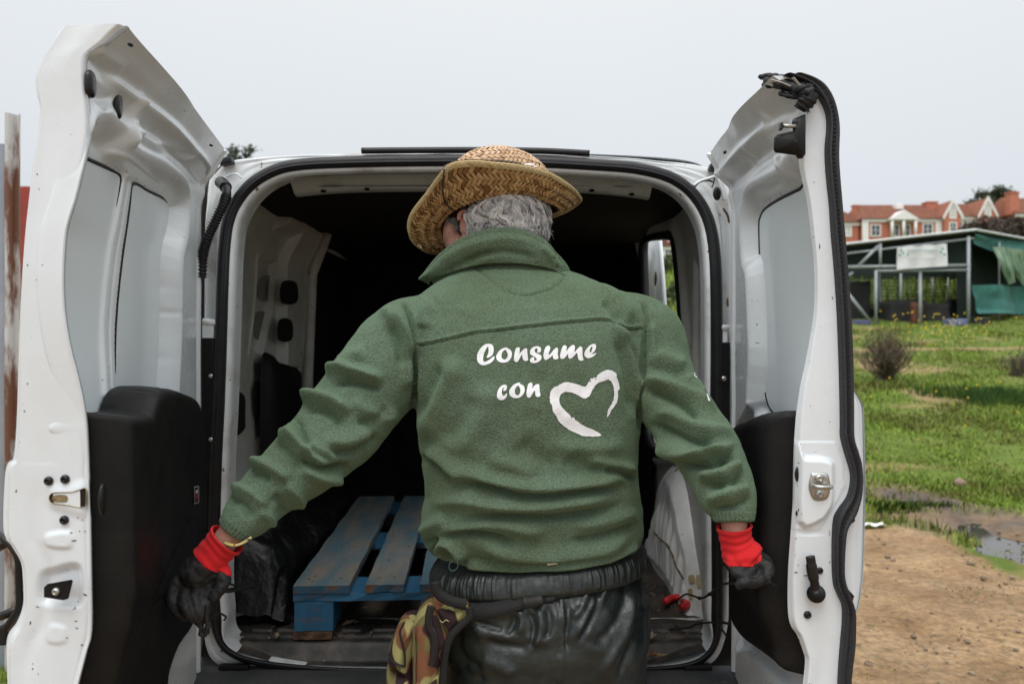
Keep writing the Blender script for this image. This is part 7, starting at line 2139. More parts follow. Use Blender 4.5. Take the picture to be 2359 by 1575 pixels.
# ---- straw hat
STRAW = M('woven_straw', (.9, .9, .9, 1), .62, spec=.3, color2=(1, 1, 1, 1), nscale=20, island=[(.20, .095, .035, 1), (.40, .235, .10, 1), (.54, .345, .165, 1), (.66, .46, .24, 1), (.48, .29, .13, 1)], bump=.4, bscale=350, bdist=.0006)
STRAW_RIM = M('pale_straw_rim', (.9, .9, .9, 1), .6, spec=.3, color2=(1, 1, 1, 1), nscale=20, island=[(.42, .32, .16, 1), (.60, .48, .26, 1), (.52, .42, .24, 1), (.66, .53, .31, 1)], bump=.4, bscale=350, bdist=.0006)
STRAW_BASE = M('straw_backing', (.07, .035, .015, 1), .9)
rimp = [(942, 536, 1.80), (966, 567, 1.86), (1009, 580, 1.92), (1100, 560, 2.02), (1200, 520, 2.03), (1290, 490, 1.97), (1334, 462, 1.87), (1331, 446, 1.80), (1308, 424, 1.72), (1264, 399, 1.67), (1201, 383, 1.63), (1137, 376, 1.615), (1089, 372, 1.615), (1041, 378, 1.63), (1016, 400, 1.65), (984, 443, 1.70), (946, 495, 1.76)]
inp = [(1018, 535, 1.83), (1034, 560, 1.86), (1060, 560, 1.90), (1120, 530, 1.93), (1200, 500, 1.93), (1262, 490, 1.89), (1284, 484, 1.83), (1278, 474, 1.785), (1250, 464, 1.745), (1215, 456, 1.725), (1180, 455, 1.715), (1140, 457, 1.712), (1105, 463, 1.715), (1072, 474, 1.725), (1048, 486, 1.745), (1030, 500, 1.77), (1018, 518, 1.80)]
NR = 400
RIM = resample(cr([tuple(P(*q)) for q in rimp], 10, True), NR, True)
IN = cr([tuple(P(*q)) for q in inp], 10, True); IN = resample(IN, NR, True)
# pair the rings by index of control points
RIMc = cr([tuple(P(*q)) for q in rimp], 24, True); INc = cr([tuple(P(*q)) for q in inp], 24, True)
arc = np.concatenate([[0], np.cumsum(np.linalg.norm(np.diff(np.vstack([RIMc, RIMc[:1]]), axis=0), axis=1))])
NA = 120
tq2 = np.linspace(0, arc[-1], NA * 4, endpoint=False)
def at_arc(C): 
    CC = np.vstack([C, C[:1]]); return np.stack([np.interp(tq2, arc, CC[:, k]) for k in range(3)], 1)
RM, IR = at_arc(RIMc), at_arc(INc)
hcen = IR.mean(0)
def brim_pt(ia, t):
    "ia index array (float) around, t radial 0 inner .. 1 rim"
    n_ = len(RM); ia = np.asarray(ia) % n_; i0 = np.floor(ia).astype(int); f = (ia - i0)[..., None]; i1 = (i0 + 1) % n_
    a = IR[i0] * (1 - f) + IR[i1] * f; b_ = RM[i0] * (1 - f) + RM[i1] * f
    t = np.asarray(t)[..., None]
    mid = (a + b_) / 2 + np.array([0, 0, -.012])
    return a * (1 - t) ** 2 + 2 * mid * t * (1 - t) + b_ * t ** 2
hat = empty('straw_hat', tuple(hcen), 'woven straw hat with a pale braided rim and black cord worn on the bowed head', 'hat')
# backing surface
IA, TT = np.meshgrid(np.arange(0, len(RM), 2), np.linspace(0, 1, 14))
Vb = brim_pt(IA.astype(float), TT)
base_brim = grid('brim', Vb + np.array([0, .0015, .002]), STRAW_BASE, hat, wrap=True)
def weave(surf, LA, LR, unit_, mat, name, parent, off=.0022, seed=1, flipn=1):
    "herringbone plait: each visible splint is a small domed strip, ends tucked under"
    r = np.random.default_rng(seed); V = []; F = []
    c45 = math.sqrt(.5)
    NI = int((LA + LR) / unit_) + 6
    nslant = max(int(round(LA / (unit_ * 2 * math.sqrt(2)))), 1); ua = LA / (nslant * 2 * math.sqrt(2))
    for j in range(-NI, NI):
        for q in range(-NI // 2, NI // 2 + 1):
            for (x0, y0, w_, h_) in ((j + 4 * q, j, 2, 1), (j + 2 + 4 * q, j - 1, 1, 2)):
                cx_, cy_ = x0 + w_ / 2, y0 + h_ / 2
                A = (cx_ + cy_) * c45 * ua; R = (cy_ - cx_) * c45 * ua
                if not (0 <= A < LA and -.3 * ua <= R <= LR + .3 * ua): continue
                hl, hw = 1.06 * r.uniform(.94, 1.03), .43 * r.uniform(.86, 1.08)
                ex = (1, 0) if w_ == 2 else (0, 1); ey = (0, 1) if w_ == 2 else (1, 0)
                lift = r.uniform(-.0004, .0008); rot = r.normal(0, .035)
                pts = []
                for (a, b_, hh) in ((-hl, -hw, -1.1), (-.45 * hl, -hw, .3), (.45 * hl, -hw, .3), (hl, -hw, -1.1), (hl, hw, -1.1), (.45 * hl, hw, .3), (-.45 * hl, hw, .3), (-hl, hw, -1.1), (-.5 * hl, 0, .75), (.5 * hl, 0, .75)):
                    a2, b2 = a - b_ * rot, b_ + a * rot
                    px_, py_ = cx_ + ex[0] * a2 + ey[0] * b2, cy_ + ex[1] * a2 + ey[1] * b2
                    pts.append(((px_ + py_) * c45 * ua / LA, (py_ - px_) * c45 * ua / LR, off + lift + .0013 * hh))
                m = len(V); V += pts
                F += [(m, m + 1, m + 8), (m, m + 8, m + 7), (m + 7, m + 8, m + 6), (m + 1, m + 2, m + 9), (m + 1, m + 9, m + 8), (m + 8, m + 9, m + 6), (m + 6, m + 9, m + 5), (m + 2, m + 3, m + 9), (m + 3, m + 4, m + 9), (m + 4, m + 5, m + 9)]
    V = np.array(V); tt = np.clip(V[:, 1], 0, 1)
    n_ = len(RM)
    p = surf(V[:, 0] * n_, tt)
    e1 = surf(V[:, 0] * n_ + .5, tt) - p
    t2 = np.where(tt > .98, tt - .01, tt + .01); sg = np.where(tt > .98, -1, 1)[:, None]
    e2_ = (surf(V[:, 0] * n_, t2) - p) * sg
    nn = np.cross(e1, e2_); nn /= (np.linalg.norm(nn, axis=1)[:, None] + 1e-12)
    return mk(name, p + nn * V[:, 2:3] * flipn, F, mat, parent, smooth=False, kind='stuff')
w1 = weave(brim_pt, 1.30, .085, .0088, STRAW, 'woven_splints', base_brim, seed=2, flipn=-1)
w2 = weave(brim_pt, 1.30, .085, .0088, STRAW, 'woven_splints', base_brim, seed=5, flipn=1)
# braided rim: overlapping pale leaves
V = []; F = []
nb_ = 130
for k in range(nb_):
    for side in (-1, 1):
        ia = (k + (.5 if side > 0 else 0)) / nb_ * len(RM)
        rows = []
        for t, w_ in ((0, .15), (.25, .8), (.55, 1.0), (.85, .7), (1.0, .15)):
            ic = ia + (t - .5) * len(RM) / nb_ * 1.9
            tc_ = .925 + .085 * t
            for q in (-1, 0, 1):
                p = brim_pt(np.array([ic + q * w_ * 1.15]), np.array([tc_ - q * w_ * .03]))[0]
                e1 = brim_pt(np.array([ic + 1]), np.array([tc_]))[0] - brim_pt(np.array([ic]), np.array([tc_]))[0]
                e2_ = brim_pt(np.array([ic]), np.array([tc_ + .02]))[0] - brim_pt(np.array([ic]), np.array([tc_]))[0]
                nn = np.cross(e1, e2_); nn /= np.linalg.norm(nn)
                rows.append(p + nn * side * (.0046 + (.0014 if q == 0 else 0) + .0008 * math.sin(t * 3.1)))
        m = len(V); V += [tuple(x) for x in rows]
        for a in range(4):
            for b_ in range(2): F.append((m + a * 3 + b_, m + a * 3 + b_ + 1, m + a * 3 + b_ + 4, m + a * 3 + b_ + 3))
mk('braided_rim', V, F, STRAW_RIM, hat, smooth=False, kind='stuff')
v_, f_ = tube_data([tuple(p) for p in RM[::3]] + [tuple(RM[0]), tuple(RM[3])], .0024, 8, False); mk('rim_core', v_, f_, M('rim_core_straw', (.50, .38, .2, 1), .7), hat)
v_, f_ = tube_data([tuple(p) for p in brim_pt(np.arange(0, len(RM) + 4, 3.0), np.full(len(np.arange(0, len(RM) + 4, 3.0)), .90))], .0016, 5, False)
mk('rim_stitching', v_, f_, M('rim_thread', (.2, .12, .05, 1), .8), hat)
# crown
top_c = np.array(P(1128, 352, 1.80)); 
def crown_pt(ia, t):
    n_ = len(IR); ia = np.asarray(ia) % n_; i0 = np.floor(ia).astype(int); f = (ia - i0)[..., None]; i1 = (i0 + 1) % n_
    a = IR[i0] * (1 - f) + IR[i1] * f
    t = np.asarray(t)
    c_ = hcen + (top_c - hcen) * (np.clip(t, 0, 1) ** .75)[..., None]
    rad_ = np.sqrt(np.clip(1 - np.clip(t, 0, 1) ** 2.6, 0.0001, 1))[..., None]
    p = c_ + (a - hcen) * rad_ * (1 - .06 * t[..., None])
    # pinch along the top
    return p
IA, TT = np.meshgrid(np.arange(0, len(RM), 3), np.linspace(0, 1, 30))
cb = grid('crown', crown_pt(IA.astype(float), TT) - 0.0, STRAW_BASE, hat, wrap=True)
weave(crown_pt, .72, .15, .0088, M('pink_straw', (.9, .9, .9, 1), .62, island=[(.36, .20, .10, 1), (.52, .34, .20, 1), (.62, .43, .28, 1), (.56, .36, .2, 1)]), 'woven_splints', cb, off=.003, seed=8, flipn=-1)
weave(crown_pt, .72, .15, .0088, STRAW, 'woven_splints', cb, off=.003, seed=9, flipn=1)
# hat band and chin cord
tube('hat_cord', cr([tuple(P(u, v, d)) for u, v, d in [(1023, 393, 1.632), (1021, 410, 1.635), (1020, 430, 1.645), (1021, 452, 1.665), (1027, 468, 1.685), (1038, 480, 1.71), (1046, 486, 1.735)]], 8).tolist(), .0017, RUBBER, hat, 6)
tube('hat_cord', cr([tuple(P(u, v, d)) for u, v, d in [(1023, 393, 1.632), (1022, 386, 1.65), (1040, 376, 1.68), (1080, 372, 1.70)]], 8).tolist(), .0017, RUBBER, hat, 6)
tube('hat_band', cr([tuple(P(u, v, d)) for u, v, d in [(1060, 378, 1.70), (1100, 371.5, 1.695), (1150, 371.5, 1.69), (1190, 377, 1.695), (1215, 384, 1.72)]], 8).tolist(), .003, RUBBER, hat, 6)
fl = MB()
for (u, v, r_) in ((1222, 382, .009), (1214, 381, .007), (1232, 386, .006)):
    V_, F_ = ellipsoid(P(u, v, 1.675), (r_, r_ * .7, r_ * .6), 10, 8); fl.add(V_, F_)
fl.build('shell_bead', M('pearl', (.7, .66, .64, 1), .4), hat, smooth=True, kind='stuff')
for (u, v, w_) in ((1182, 404, 5), (1158, 400, 4), (1250, 392, 4), (966, 566, 3)):
    mb = MB(); p = P(u, v, 1.655 if u > 1000 else 1.84); mb.add([p + Vector((-.008, 0, .003)), p + Vector((.004, -.004, .002)), p + Vector((.008, -.002, -.008)), p + Vector((-.002, -.001, -.003))], [(0, 1, 2, 3)]); mb.build('loose_straw', STRAW_RIM, hat)
# ============================================================ PALLET
BLUE = M('worn_blue_board', (0.075, 0.15, 0.19, 1), .8, color2=(0.21, 0.185, 0.155, 1), nscale=6, nlo=.40, nhi=.64, detail=10, stretch=(3.2, .8, 3), bump=.6, bscale=40, bdist=.003, specks=(.05, .03, .02, 1), speck_scale=24, speck_t=.66)
BLUE2 = M('blue_painted_wood', (0.016, 0.105, 0.21, 1), .75, color2=(0.13, 0.085, 0.06, 1), nscale=9, nlo=.55, nhi=.68, detail=8, stretch=(1, 3, 3), bump=.5, bscale=50, bdist=.002)
RAW = M('splintered_raw_wood', (0.15, 0.085, 0.045, 1), .9, color2=(0.05, 0.028, 0.018, 1), nscale=30, bump=.8, bscale=80, bdist=.004)
pal = empty('pallet', (P(675, 1346, 2.067).x + .4, 2.67, ZF), 'worn blue painted wooden pallet lying on the dirty load floor', 'pallet')
YAW = math.atan2(-.060, 1.2)
POX, POY = P(675, 1346, 2.067).x, 2.067
def pw(x, y, z):
    "pallet coordinates: x across, y along, z over the load floor"
    return (POX + x * math.cos(YAW) + y * math.sin(YAW) * 1, POY - x * math.sin(YAW) * 1 * -1 * -1 + y * math.cos(YAW), ZF + z)
def plank(name, x0, x1, y0, y1, z0, z1, mat, seed, ends=None, parent=None):
    nx, ny, nz = 5, 5, 2
    long_y = (y1 - y0) > (x1 - x0)
    if long_y: ny = 24
    else: nx = 16
    bm = bmesh.new(); bmesh.ops.create_grid(bm, x_segments=nx, y_segments=ny, size=.5); bm.free()
    V = []; F = []
    def idx(i, j, k): return (k * (ny + 1) + j) * (nx + 1) + i
    for k in range(2):
        for j in range(ny + 1):
            for i in range(nx + 1):
                fx, fy = i / nx, j / ny
                ex = .0022 * mnoise.noise(Vector((seed, fy * 9, k * 3))) if i in (0, nx) else 0
                ey = .006 * mnoise.noise(Vector((fx * 9, seed, k * 4 + j))) if j in (0, ny) else 0
                zz = (z0, z1)[k] + .0012 * mnoise.noise(Vector((fx * 3, fy * 6, seed + k))) - (.0018 if (i in (0, nx) or j in (0, ny)) and k else 0)
                V.append(pw(x0 + (x1 - x0) * fx + ex * 2, y0 + (y1 - y0) * fy + ey * 1.4, zz))
    MI = []
    for j in range(ny):
        for i in range(nx):
            F.append((idx(i, j, 1), idx(i + 1, j, 1), idx(i + 1, j + 1, 1), idx(i, j + 1, 1))); MI.append(0)
            F.append((idx(i, j, 0), idx(i, j + 1, 0), idx(i + 1, j + 1, 0), idx(i + 1, j, 0))); MI.append(0)
    for i in range(nx):
        F.append((idx(i, 0, 0), idx(i + 1, 0, 0), idx(i + 1, 0, 1), idx(i, 0, 1))); MI.append(1 if ends else 0)
        F.append((idx(i, ny, 0), idx(i, ny, 1), idx(i + 1, ny, 1), idx(i + 1, ny, 0))); MI.append(1 if ends else 0)
    for j in range(ny):
        F.append((idx(0, j, 0), idx(0, j, 1), idx(0, j + 1, 1), idx(0, j + 1, 0))); MI.append(0)
        F.append((idx(nx, j, 0), idx(nx, j + 1, 0), idx(nx, j + 1, 1), idx(nx, j, 1))); MI.append(0)
    o = mk(name, V, F, [mat, ends or mat], parent or pal, smooth=False)
    o.data.polygons.foreach_set('material_index', MI)
    return o
xb = 0
BLUE_END = M('chipped_blue_end', (0.02, 0.085, 0.15, 1), .85, color2=(0.12, 0.065, 0.035, 1), nscale=16, nlo=.46, nhi=.56, bump=.7, bscale=60, bdist=.004)
for i, w_ in enumerate((.145, .10, .145, .10, .145)):
    b_ = plank('top_board', xb, xb + w_, 0, 1.2, .122, .144, BLUE, i * 3.1 + 1, BLUE_END)
    for (nx_, ny_) in ((.03, .055), (w_ - .03, .055), (.03, .6), (w_ - .03, .6), (.03, 1.14), (w_ - .03, 1.14)):
        V_, F_ = ellipsoid(pw(xb + nx_, ny_, .1445), (.004, .004, .0015), 8, 4); mk('nail_head', V_, F_, RUSTC, b_)
    xb += w_ + .0412
for y0_ in (0.004, .5275, 1.051): plank('cross_board', -.001, .801, y0_, y0_ + .145, .100, .1215, BLUE2, y0_ * 7, BLUE2)
for y0_ in (.006, .5275, 1.05):
    for x0_ in (.002, .3275, .698): plank('block', x0_, x0_ + (.10 if x0_ < .3 or x0_ > .6 else .145), y0_, y0_ + .143, .0225, .0995, BLUE2, x0_ + y0_, BLUE2)
for x0_ in (0.0, .3275, .700): plank('bottom_board', x0_, x0_ + (.10 if x0_ < .3 or x0_ > .6 else .145), 0.0, 1.2, .003, .022, RAW, x0_ + 5, RAW)

# ============================================================ WAIST POUCH
class Facing(Door):
    "a plane standing across the view at a given distance"
    def __init__(s, d): s.F = np.array((0., d)); s.H = np.array((1., d)); s.L = 1; s.e = np.array((1., 0.)); s.n = np.array((0., -1.))
CAMO = bpy.data.materials.new('camouflage_cloth'); CAMO.use_nodes = True
n, l = CAMO.node_tree.nodes, CAMO.node_tree.links
b = n['Principled BSDF']; b.inputs['Roughness'].default_value = .9; b.inputs['Specular IOR Level'].default_value = .15
tc = n.new('ShaderNodeTexCoord')
def cam_noise(scale, off, th, w=.015, st=(1, 1, .6)):
    mp = n.new('ShaderNodeMapping'); mp.inputs['Location'].default_value = (off, off * .7, off * 1.3); mp.inputs['Scale'].default_value = st
    l.new(tc.outputs['Object'], mp.inputs[0])
    t = n.new('ShaderNodeTexNoise'); t.inputs['Scale'].default_value = scale; t.inputs['Detail'].default_value = 1.2; t.inputs['Distortion'].default_value = .6
    l.new(mp.outputs[0], t.inputs['Vector']); r = n.new('ShaderNodeMapRange'); r.inputs[1].default_value = th; r.inputs[2].default_value = th + w; l.new(t.outputs[0], r.inputs[0]); return r.outputs[0]
def cam_mix(f, a, c):
    x = n.new('ShaderNodeMix'); x.data_type = 'RGBA'; l.new(f, x.inputs[0])
    if isinstance(a, tuple): x.inputs[6].default_value = a
    else: l.new(a, x.inputs[6])
    x.inputs[7].default_value = c; return x.outputs[2]
c = cam_mix(cam_noise(14, 3, .50), (.30, .27, .115, 1), (.145, .125, .05, 1))
c = cam_mix(cam_noise(14, 9.4, .53), c, (.19, .085, .045, 1))
c = cam_mix(cam_noise(15, 21, .56), c, (.036, .021, .023, 1))
l.new(c, b.inputs['Base Color'])
t = n.new('ShaderNodeTexNoise'); t.inputs['Scale'].default_value = 320; l.new(tc.outputs['Object'], t.inputs['Vector'])
q = n.new('ShaderNodeBump'); q.inputs['Strength'].default_value = .6; q.inputs['Distance'].default_value = .0015; l.new(t.outputs[0], q.inputs['Height']); l.new(q.outputs[0], b.inputs['Normal'])
ZIP = M('black_zip_tape', (.008, .008, .009, 1), .6); WEB = M('black_webbing', (.006, .006, .0065, 1), .8, bump=.5, bscale=300)
pouch = empty('waist_pouch', tuple(P(960, 1500, 1.56)), 'camouflage cloth waist pouch with black zips hanging at the hip of the person', 'pouch')
FP = Facing(1.585)
def pil(name, pts, d, h, bev, parent, mat=CAMO, res=.004, skirt=.07, seed=1, wr=.003):
    D_ = Facing(d); pl_ = cr(D_.poly(pts), 5, True)
    return gridded_patch(name, D_, pl_, lambda q, A, Z: h * np.sqrt(np.clip(1 - (1 - np.clip(-q / bev, 0, 1)) ** 2, 0, 1)) + wr * fnoise(A, Z, 0, 45, seed) * S(-q, 0, .01), mat, parent, 0, res, amin=-9, skirt=skirt)
main_b = pil('main_compartment', [(950, 1452), (958, 1420), (975, 1398), (992, 1390), (1004, 1400), (1020, 1420), (1034, 1448), (1040, 1470), (1030, 1490), (1024, 1520), (1020, 1560), (1018, 1640), (950, 1640), (948, 1520)], 1.585, .055, .035, pouch, seed=1)
side_b = pil('side_pocket', [(912, 1452), (928, 1436), (946, 1432), (958, 1440), (958, 1480), (956, 1530), (956, 1560), (935, 1552), (900, 1530), (894, 1515), (897, 1490)], 1.585, .048, .03, pouch, seed=2)
top_b = pil('top_flap', [(998, 1378), (1010, 1384), (1040, 1398), (1056, 1392), (1076, 1394), (1078, 1418), (1066, 1432), (1048, 1448), (1034, 1466), (1020, 1440), (1006, 1410)], 1.575, .022, .02, pouch, seed=3)
low_l = pil('front_pocket', [(893, 1530), (920, 1540), (954, 1546), (954, 1640), (890, 1650), (892, 1580)], 1.585, .062, .028, pouch, seed=4)
low_r = pil('front_pocket', [(957, 1548), (985, 1545), (1015, 1532), (1020, 1560), (1016, 1650), (957, 1650)], 1.58, .064, .028, pouch, seed=5)
def zipper(pts, d, parent, w=.0052):
    c_ = cr([tuple(P(u, v, d)) for u, v in pts], 10)
    z_ = tube('zip', c_.tolist(), w, ZIP, parent, 8, flat=.35)
    cc = resample(c_, max(int(len(c_) * 1.3), 12)); mb = MB()
    for i in range(0, len(cc) - 1):
        mb.box(Vector(cc[i]) + Vector((0, -w * .45, 0)), (.0045, .0022, .0011))
    mb.build('zip_teeth', M('gunmetal_teeth', (.06, .06, .065, 1), .35, .8), z_, kind='stuff')
zipper([(931, 1434), (922, 1452), (925, 1475), (931, 1495), (933, 1515), (933, 1534)], 1.535, side_b)
zipper([(993, 1396), (988, 1420), (989, 1442), (998, 1458), (1002, 1480), (1000, 1508), (994, 1533)], 1.527, main_b, .0075)
zipper([(896, 1506), (904, 1520), (918, 1530), (932, 1535)], 1.538, side_b)
zipper([(1004, 1366), (1012, 1376), (1030, 1388), (1050, 1400)], 1.548, top_b)
tube('piping', cr([tuple(P(u, v, 1.536)) for u, v in [(952, 1440), (954, 1475), (956, 1510), (955, 1545), (956, 1640)]], 6).tolist(), .0022, M('olive_piping', (.12, .10, .05, 1), .9), main_b, 6)
tube('binding', cr([tuple(P(u, v, 1.545)) for u, v in [(1080, 1398), (1082, 1420), (1062, 1440), (1040, 1464), (1028, 1495), (1023, 1530), (1021, 1575), (1020, 1640)]], 8).tolist(), .0075, WEB, pouch, 8, flat=.6)
tube('frayed_thread', cr([tuple(P(u, v, 1.535)) for u, v in [(994, 1392), (988, 1389), (982, 1392), (980, 1397)]], 6).tolist(), .0006, M('thread', (.4, .37, .2, 1), .9), pouch, 4)
tube('frayed_thread', cr([tuple(P(u, v, 1.535)) for u, v in [(1014, 1428), (1020, 1433), (1027, 1427), (1034, 1431)]], 6).tolist(), .0008, M('thread_b', (.4, .37, .2, 1), .9), pouch, 4)
tube('orange_stitching', cr([tuple(P(u, v, 1.545)) for u, v in [(1079, 1398), (1082, 1408), (1081, 1420)]], 6).tolist(), .0009, M('orange_thread', (.6, .12, .03, 1), .8), pouch, 4)
tb_ = BVHTree.FromPolygons([v.co.copy() for v in trou.data.vertices], [tuple(p.vertices) for p in trou.data.polygons])
def on_tr(u, v, off):
    h = on_surface(tb_, u, v, off); return h
def strap(name, top, bot, off, mat, parent, n_=60, th=.0025):
    T_ = resample(cr(top, 8), n_); B_ = resample(cr(bot, 8), n_)
    rows = []
    for t, o_ in ((-.02, off - th), (0, off + th * .6), (.5, off + th), (1, off + th * .6), (1.02, off - th)):
        pts = [on_tr(*(T_[i] * (1 - t) + B_[i] * t), o_) for i in range(n_)]
        if any(p is None for p in pts): 
            ok_ = [p for p in pts if p is not None]
            pts = [p if p is not None else ok_[0] for p in pts]
        P_ = np.array([tuple(p) for p in pts]); 
        K = 7; pad = np.pad(P_, ((K, K), (0, 0)), 'edge'); P_ = sum(pad[i:i + n_] for i in range(2 * K + 1)) / (2 * K + 1)
        rows.append(P_ + np.array([0, -.004, 0]))
    return grid(name, np.array(rows), mat, parent)
strap('strap', [(1072, 1388), (1120, 1388), (1180, 1376), (1240, 1366), (1295, 1352)], [(1086, 1428), (1130, 1422), (1190, 1405), (1245, 1390), (1300, 1372)], .002, WEB, pouch)
strap('strap_buckle', [(1199, 1374), (1225, 1369), (1252, 1364)], [(1204, 1402), (1230, 1395), (1256, 1388)], .008, M('worn_buckle', (.010, .0095, .0095, 1), .6, spec=.25, color2=(.03, .027, .025, 1), nscale=50), pouch, 20, .004)
strap('strap_tail', [(1254, 1372), (1270, 1372), (1281, 1371)], [(1256, 1386), (1270, 1384), (1281, 1379)], .006, WEB, pouch, 16, .003)
tube('belt_pack_rim', cr([tuple(P(u, v, 1.55)) for u, v in [(1003, 1340), (1006, 1358), (1018, 1372), (1040, 1384), (1075, 1392)]], 8).tolist(), .011, WEB, pouch, 10, flat=.7)

# ============================================================ BLACK CORD, TOOL, BAG, LITTER
CORD = M('black_cord', (.008, .008, .009, 1), .7, bump=.6, bscale=400)
def cord(name, pts, r_=.0022, parent=None, **k):
    return tube(name, cr([tuple(P(u, v, d)) for u, v, d in pts], 10).tolist(), r_, CORD, parent, 7, **k)
cr_root = empty('tie_cord', tuple(P(500, 1360, 1.6)), 'thin black cord with loose knotted ends strung from glove to glove across the load bay', 'cord')
cord('cord_length', [(508, 1348, 1.46), (524, 1362, 1.55), (560, 1354, 1.9), (600, 1345, 2.15), (640, 1332, 2.3), (672, 1305, 2.4), (700, 1284, 2.5)], .003, cr_root)
cord('cord_length', [(500, 1358, 1.46), (516, 1348, 1.50), (530, 1344, 1.6), (545, 1352, 1.75), (522, 1358, 1.6), (508, 1372, 1.48), (500, 1388, 1.47)], .0024, cr_root)
cord('cord_length', [(478, 1392, 1.45), (476, 1420, 1.45), (478, 1440, 1.45), (472, 1462, 1.45), (462, 1458, 1.45)], .0042, cr_root)
cord('cord_length', [(452, 1380, 1.45), (456, 1410, 1.45), (462, 1440, 1.45), (460, 1462, 1.45), (466, 1450, 1.45)], .0028, cr_root)
cord('cord_length', [(474, 1442, 1.46), (488, 1422, 1.5), (505, 1412, 1.6), (520, 1420, 1.7), (516, 1428, 1.7)], .0022, cr_root)
cord('cord_length', [(470, 1448, 1.45), (480, 1452, 1.46), (478, 1460, 1.46)], .0024, cr_root)
cord('cord_length', [(1700, 1345, 1.42), (1680, 1343, 1.5), (1662, 1346, 1.62), (1645, 1358, 1.75), (1632, 1370, 1.85), (1615, 1377, 1.95), (1598, 1372, 2.05), (1580, 1368, 2.2), (1565, 1378, 2.32), (1556, 1384, 2.36)], .0026, cr_root)
cord('cord_length', [(1770, 1338, 1.40), (1790, 1352, 1.43), (1800, 1362, 1.45)], .0016, cr_root)
for i, (u, v, d) in enumerate([(1635, 1368, 1.84), (1612, 1377, 1.97), (500, 1350, 1.47), (478, 1444, 1.45)]):
    V_, F_ = ellipsoid(P(u, v, d), (.006, .005, .0045), 10, 6); mk('knot', V_, F_, CORD, cr_root)
c2_ = empty('loose_cord', tuple(P(1600, 1440, 2.03)), 'second black cord trailing over the right end of the door sill', 'cord')
cord('cord_length', [(1486, 1456, 2.17), (1530, 1450, 2.13), (1580, 1446, 2.09), (1610, 1436, 2.04), (1650, 1432, 1.99), (1668, 1432, 1.98), (1682, 1440, 1.98)], .0024, c2_)
cord('cord_length', [(1655, 1428, 1.99), (1668, 1434, 1.97), (1680, 1434, 1.96)], .003, c2_)
cord('cord_length', [(1654, 1438, 1.99), (1664, 1450, 1.98), (1672, 1462, 1.97), (1676, 1470, 1.97)], .0026, c2_)
cord('cord_length', [(1488, 1405, 2.35), (1500, 1398, 2.38), (1520, 1412, 2.32), (1505, 1430, 2.26), (1512, 1455, 2.2), (1530, 1470, 2.14), (1545, 1472, 2.13)], .0018, c2_)
cord('cord_length', [(1470, 1262, 2.9), (1482, 1250, 2.95), (1484, 1228, 3.0), (1478, 1240, 2.95), (1468, 1258, 2.9)], .003, c2_)
# red handled cutters
def fl_(u, v, z=ZF + .02):
    d = (CZ - z) * FPX / (v - CY); return P(u, v, d)
RED = M('red_plastic_handle', (.50, .018, .018, 1), .4, color2=(.42, .015, .015, 1), nscale=20)
tool = empty('hand_cutters', tuple(fl_(1560, 1385)), 'hand cutters with red plastic handles lying on the load floor', 'hand tool')
for pts in ([(1532, 1386), (1545, 1378), (1560, 1376), (1572, 1380), (1580, 1392)], [(1568, 1398), (1578, 1396), (1586, 1390), (1590, 1385)]):
    c_ = cr([tuple(fl_(u, v)) for u, v in pts], 6)
    tube('handle', c_.tolist(), [.008] + [.011] * (len(c_) - 2) + [.010], RED, tool, 10)
tube('blade', [tuple(fl_(1560, 1370)), tuple(fl_(1530, 1360))], .006, METAL, tool, 6, flat=.4)
tube('blade', [tuple(fl_(1582, 1384)), tuple(fl_(1560, 1370))], .007, METAL, tool, 6, flat=.4)
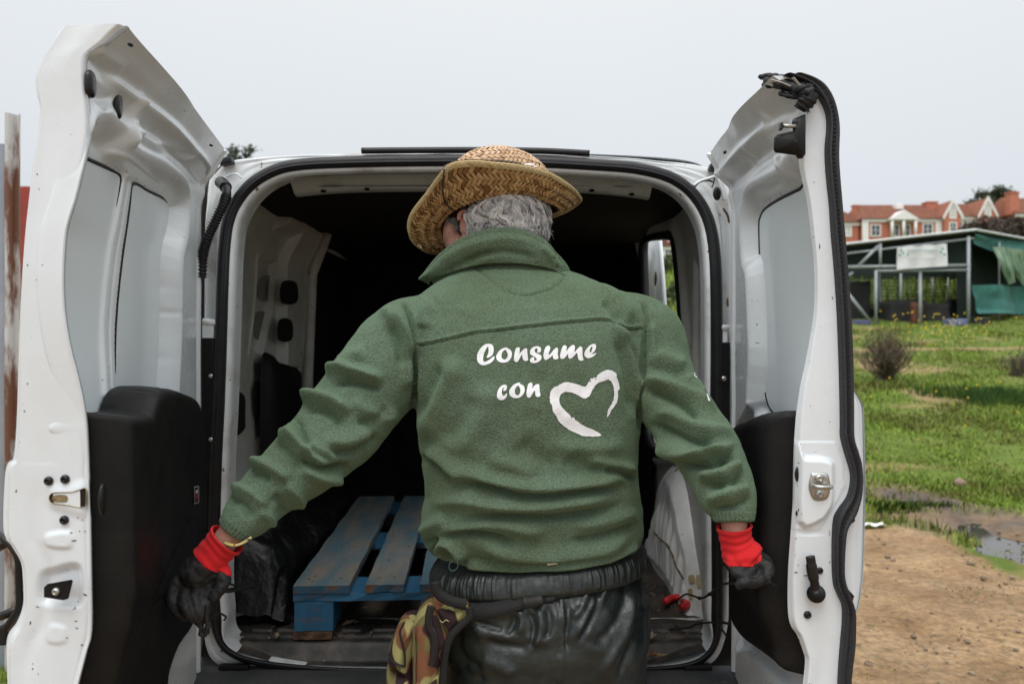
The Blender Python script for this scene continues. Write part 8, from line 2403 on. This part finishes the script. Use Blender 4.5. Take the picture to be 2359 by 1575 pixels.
# black sacking over the left wheel arch
BAGM = M('black_bag_film', (.005, .0052, .006, 1), .38, spec=.4, bump=.8, bscale=22, bdist=.012)
ys_ = np.linspace(2.14, 3.3, 70); ts_ = np.linspace(0, 1, 46)
Yg, Tg = np.meshgrid(ys_, ts_)
hgt = .235 * (1 - .25 * S(Yg, 2.9, 3.3)) * S(Yg, 2.12, 2.2)
Xg = -.815 + .19 * S(Tg, .25, .75) + .02 * fnoise(Yg, Tg, 0, 8, 4) + .012 * fnoise(Yg, Tg, 0, 20, 5); Zg = ZF + hgt * (1 - S(Tg, .45, 1.0)) + .015 * fnoise(Yg, Tg, 0, 10, 6) + .005
grid('black_bin_bag', np.stack([Xg, Yg, Zg], -1), BAGM, label='crumpled black plastic sacking heaped along the left side of the load bay', cat='bag')
# trodden litter on the floor: stems, crumbs of soil and wood chips
LIT = M('dry_litter', (.2, .14, .08, 1), .9, island=[(.02, .015, .012, 1), (.05, .035, .025, 1), (.12, .08, .05, 1), (.34, .25, .16, 1)])
ml_ = MB()
r_ = random.Random(5)
for i in range(1100):
    y_ = 2.06 + 1.6 * r_.random() ** 1.7; x_ = r_.uniform(-.70, .48)
    z_ = ZF + (.012 if y_ > 2.18 else .010)
    L_ = r_.uniform(.002, .009) if r_.random() < .93 else r_.uniform(.01, .03); a = r_.uniform(0, 3.14); w_ = L_ * r_.uniform(.06, .35)
    dx, dy = math.cos(a) * L_, math.sin(a) * L_; px_, py_ = -math.sin(a) * w_, math.cos(a) * w_
    h_ = r_.uniform(.001, .006)
    ml_.add([(x_ - dx, y_ - dy, z_), (x_ + px_, y_ + py_, z_ + h_), (x_ + dx, y_ + dy, z_ + h_ * .5), (x_ - px_, y_ - py_, z_ + .0005)], [(0, 1, 2), (0, 2, 3)])
ml_.build('floor_litter', LIT, kind='stuff', label='dry plant litter and soil crumbs trodden into the van floor')
mb = MB(); mb.tube(cr([tuple(P(u, v, 2.05)) for u, v in [(1466, 1513), (1490, 1508), (1515, 1507), (1540, 1508), (1562, 1505)]], 5).tolist(), .0028, 5); mb.build('dry_twig', M('tan_twig', (.32, .22, .12, 1), .9), label='pale dry stalk caught along the lower right door seal', cat='twig')
V_, F_ = ellipsoid(P(1505, 1506, 2.035), (.010, .006, .005), 10, 6); mk('dry_leaf', V_, F_, M('reddish_leaf', (.22, .08, .035, 1), .9), label='curled reddish dry leaf on the lower door seal', cat='leaf')
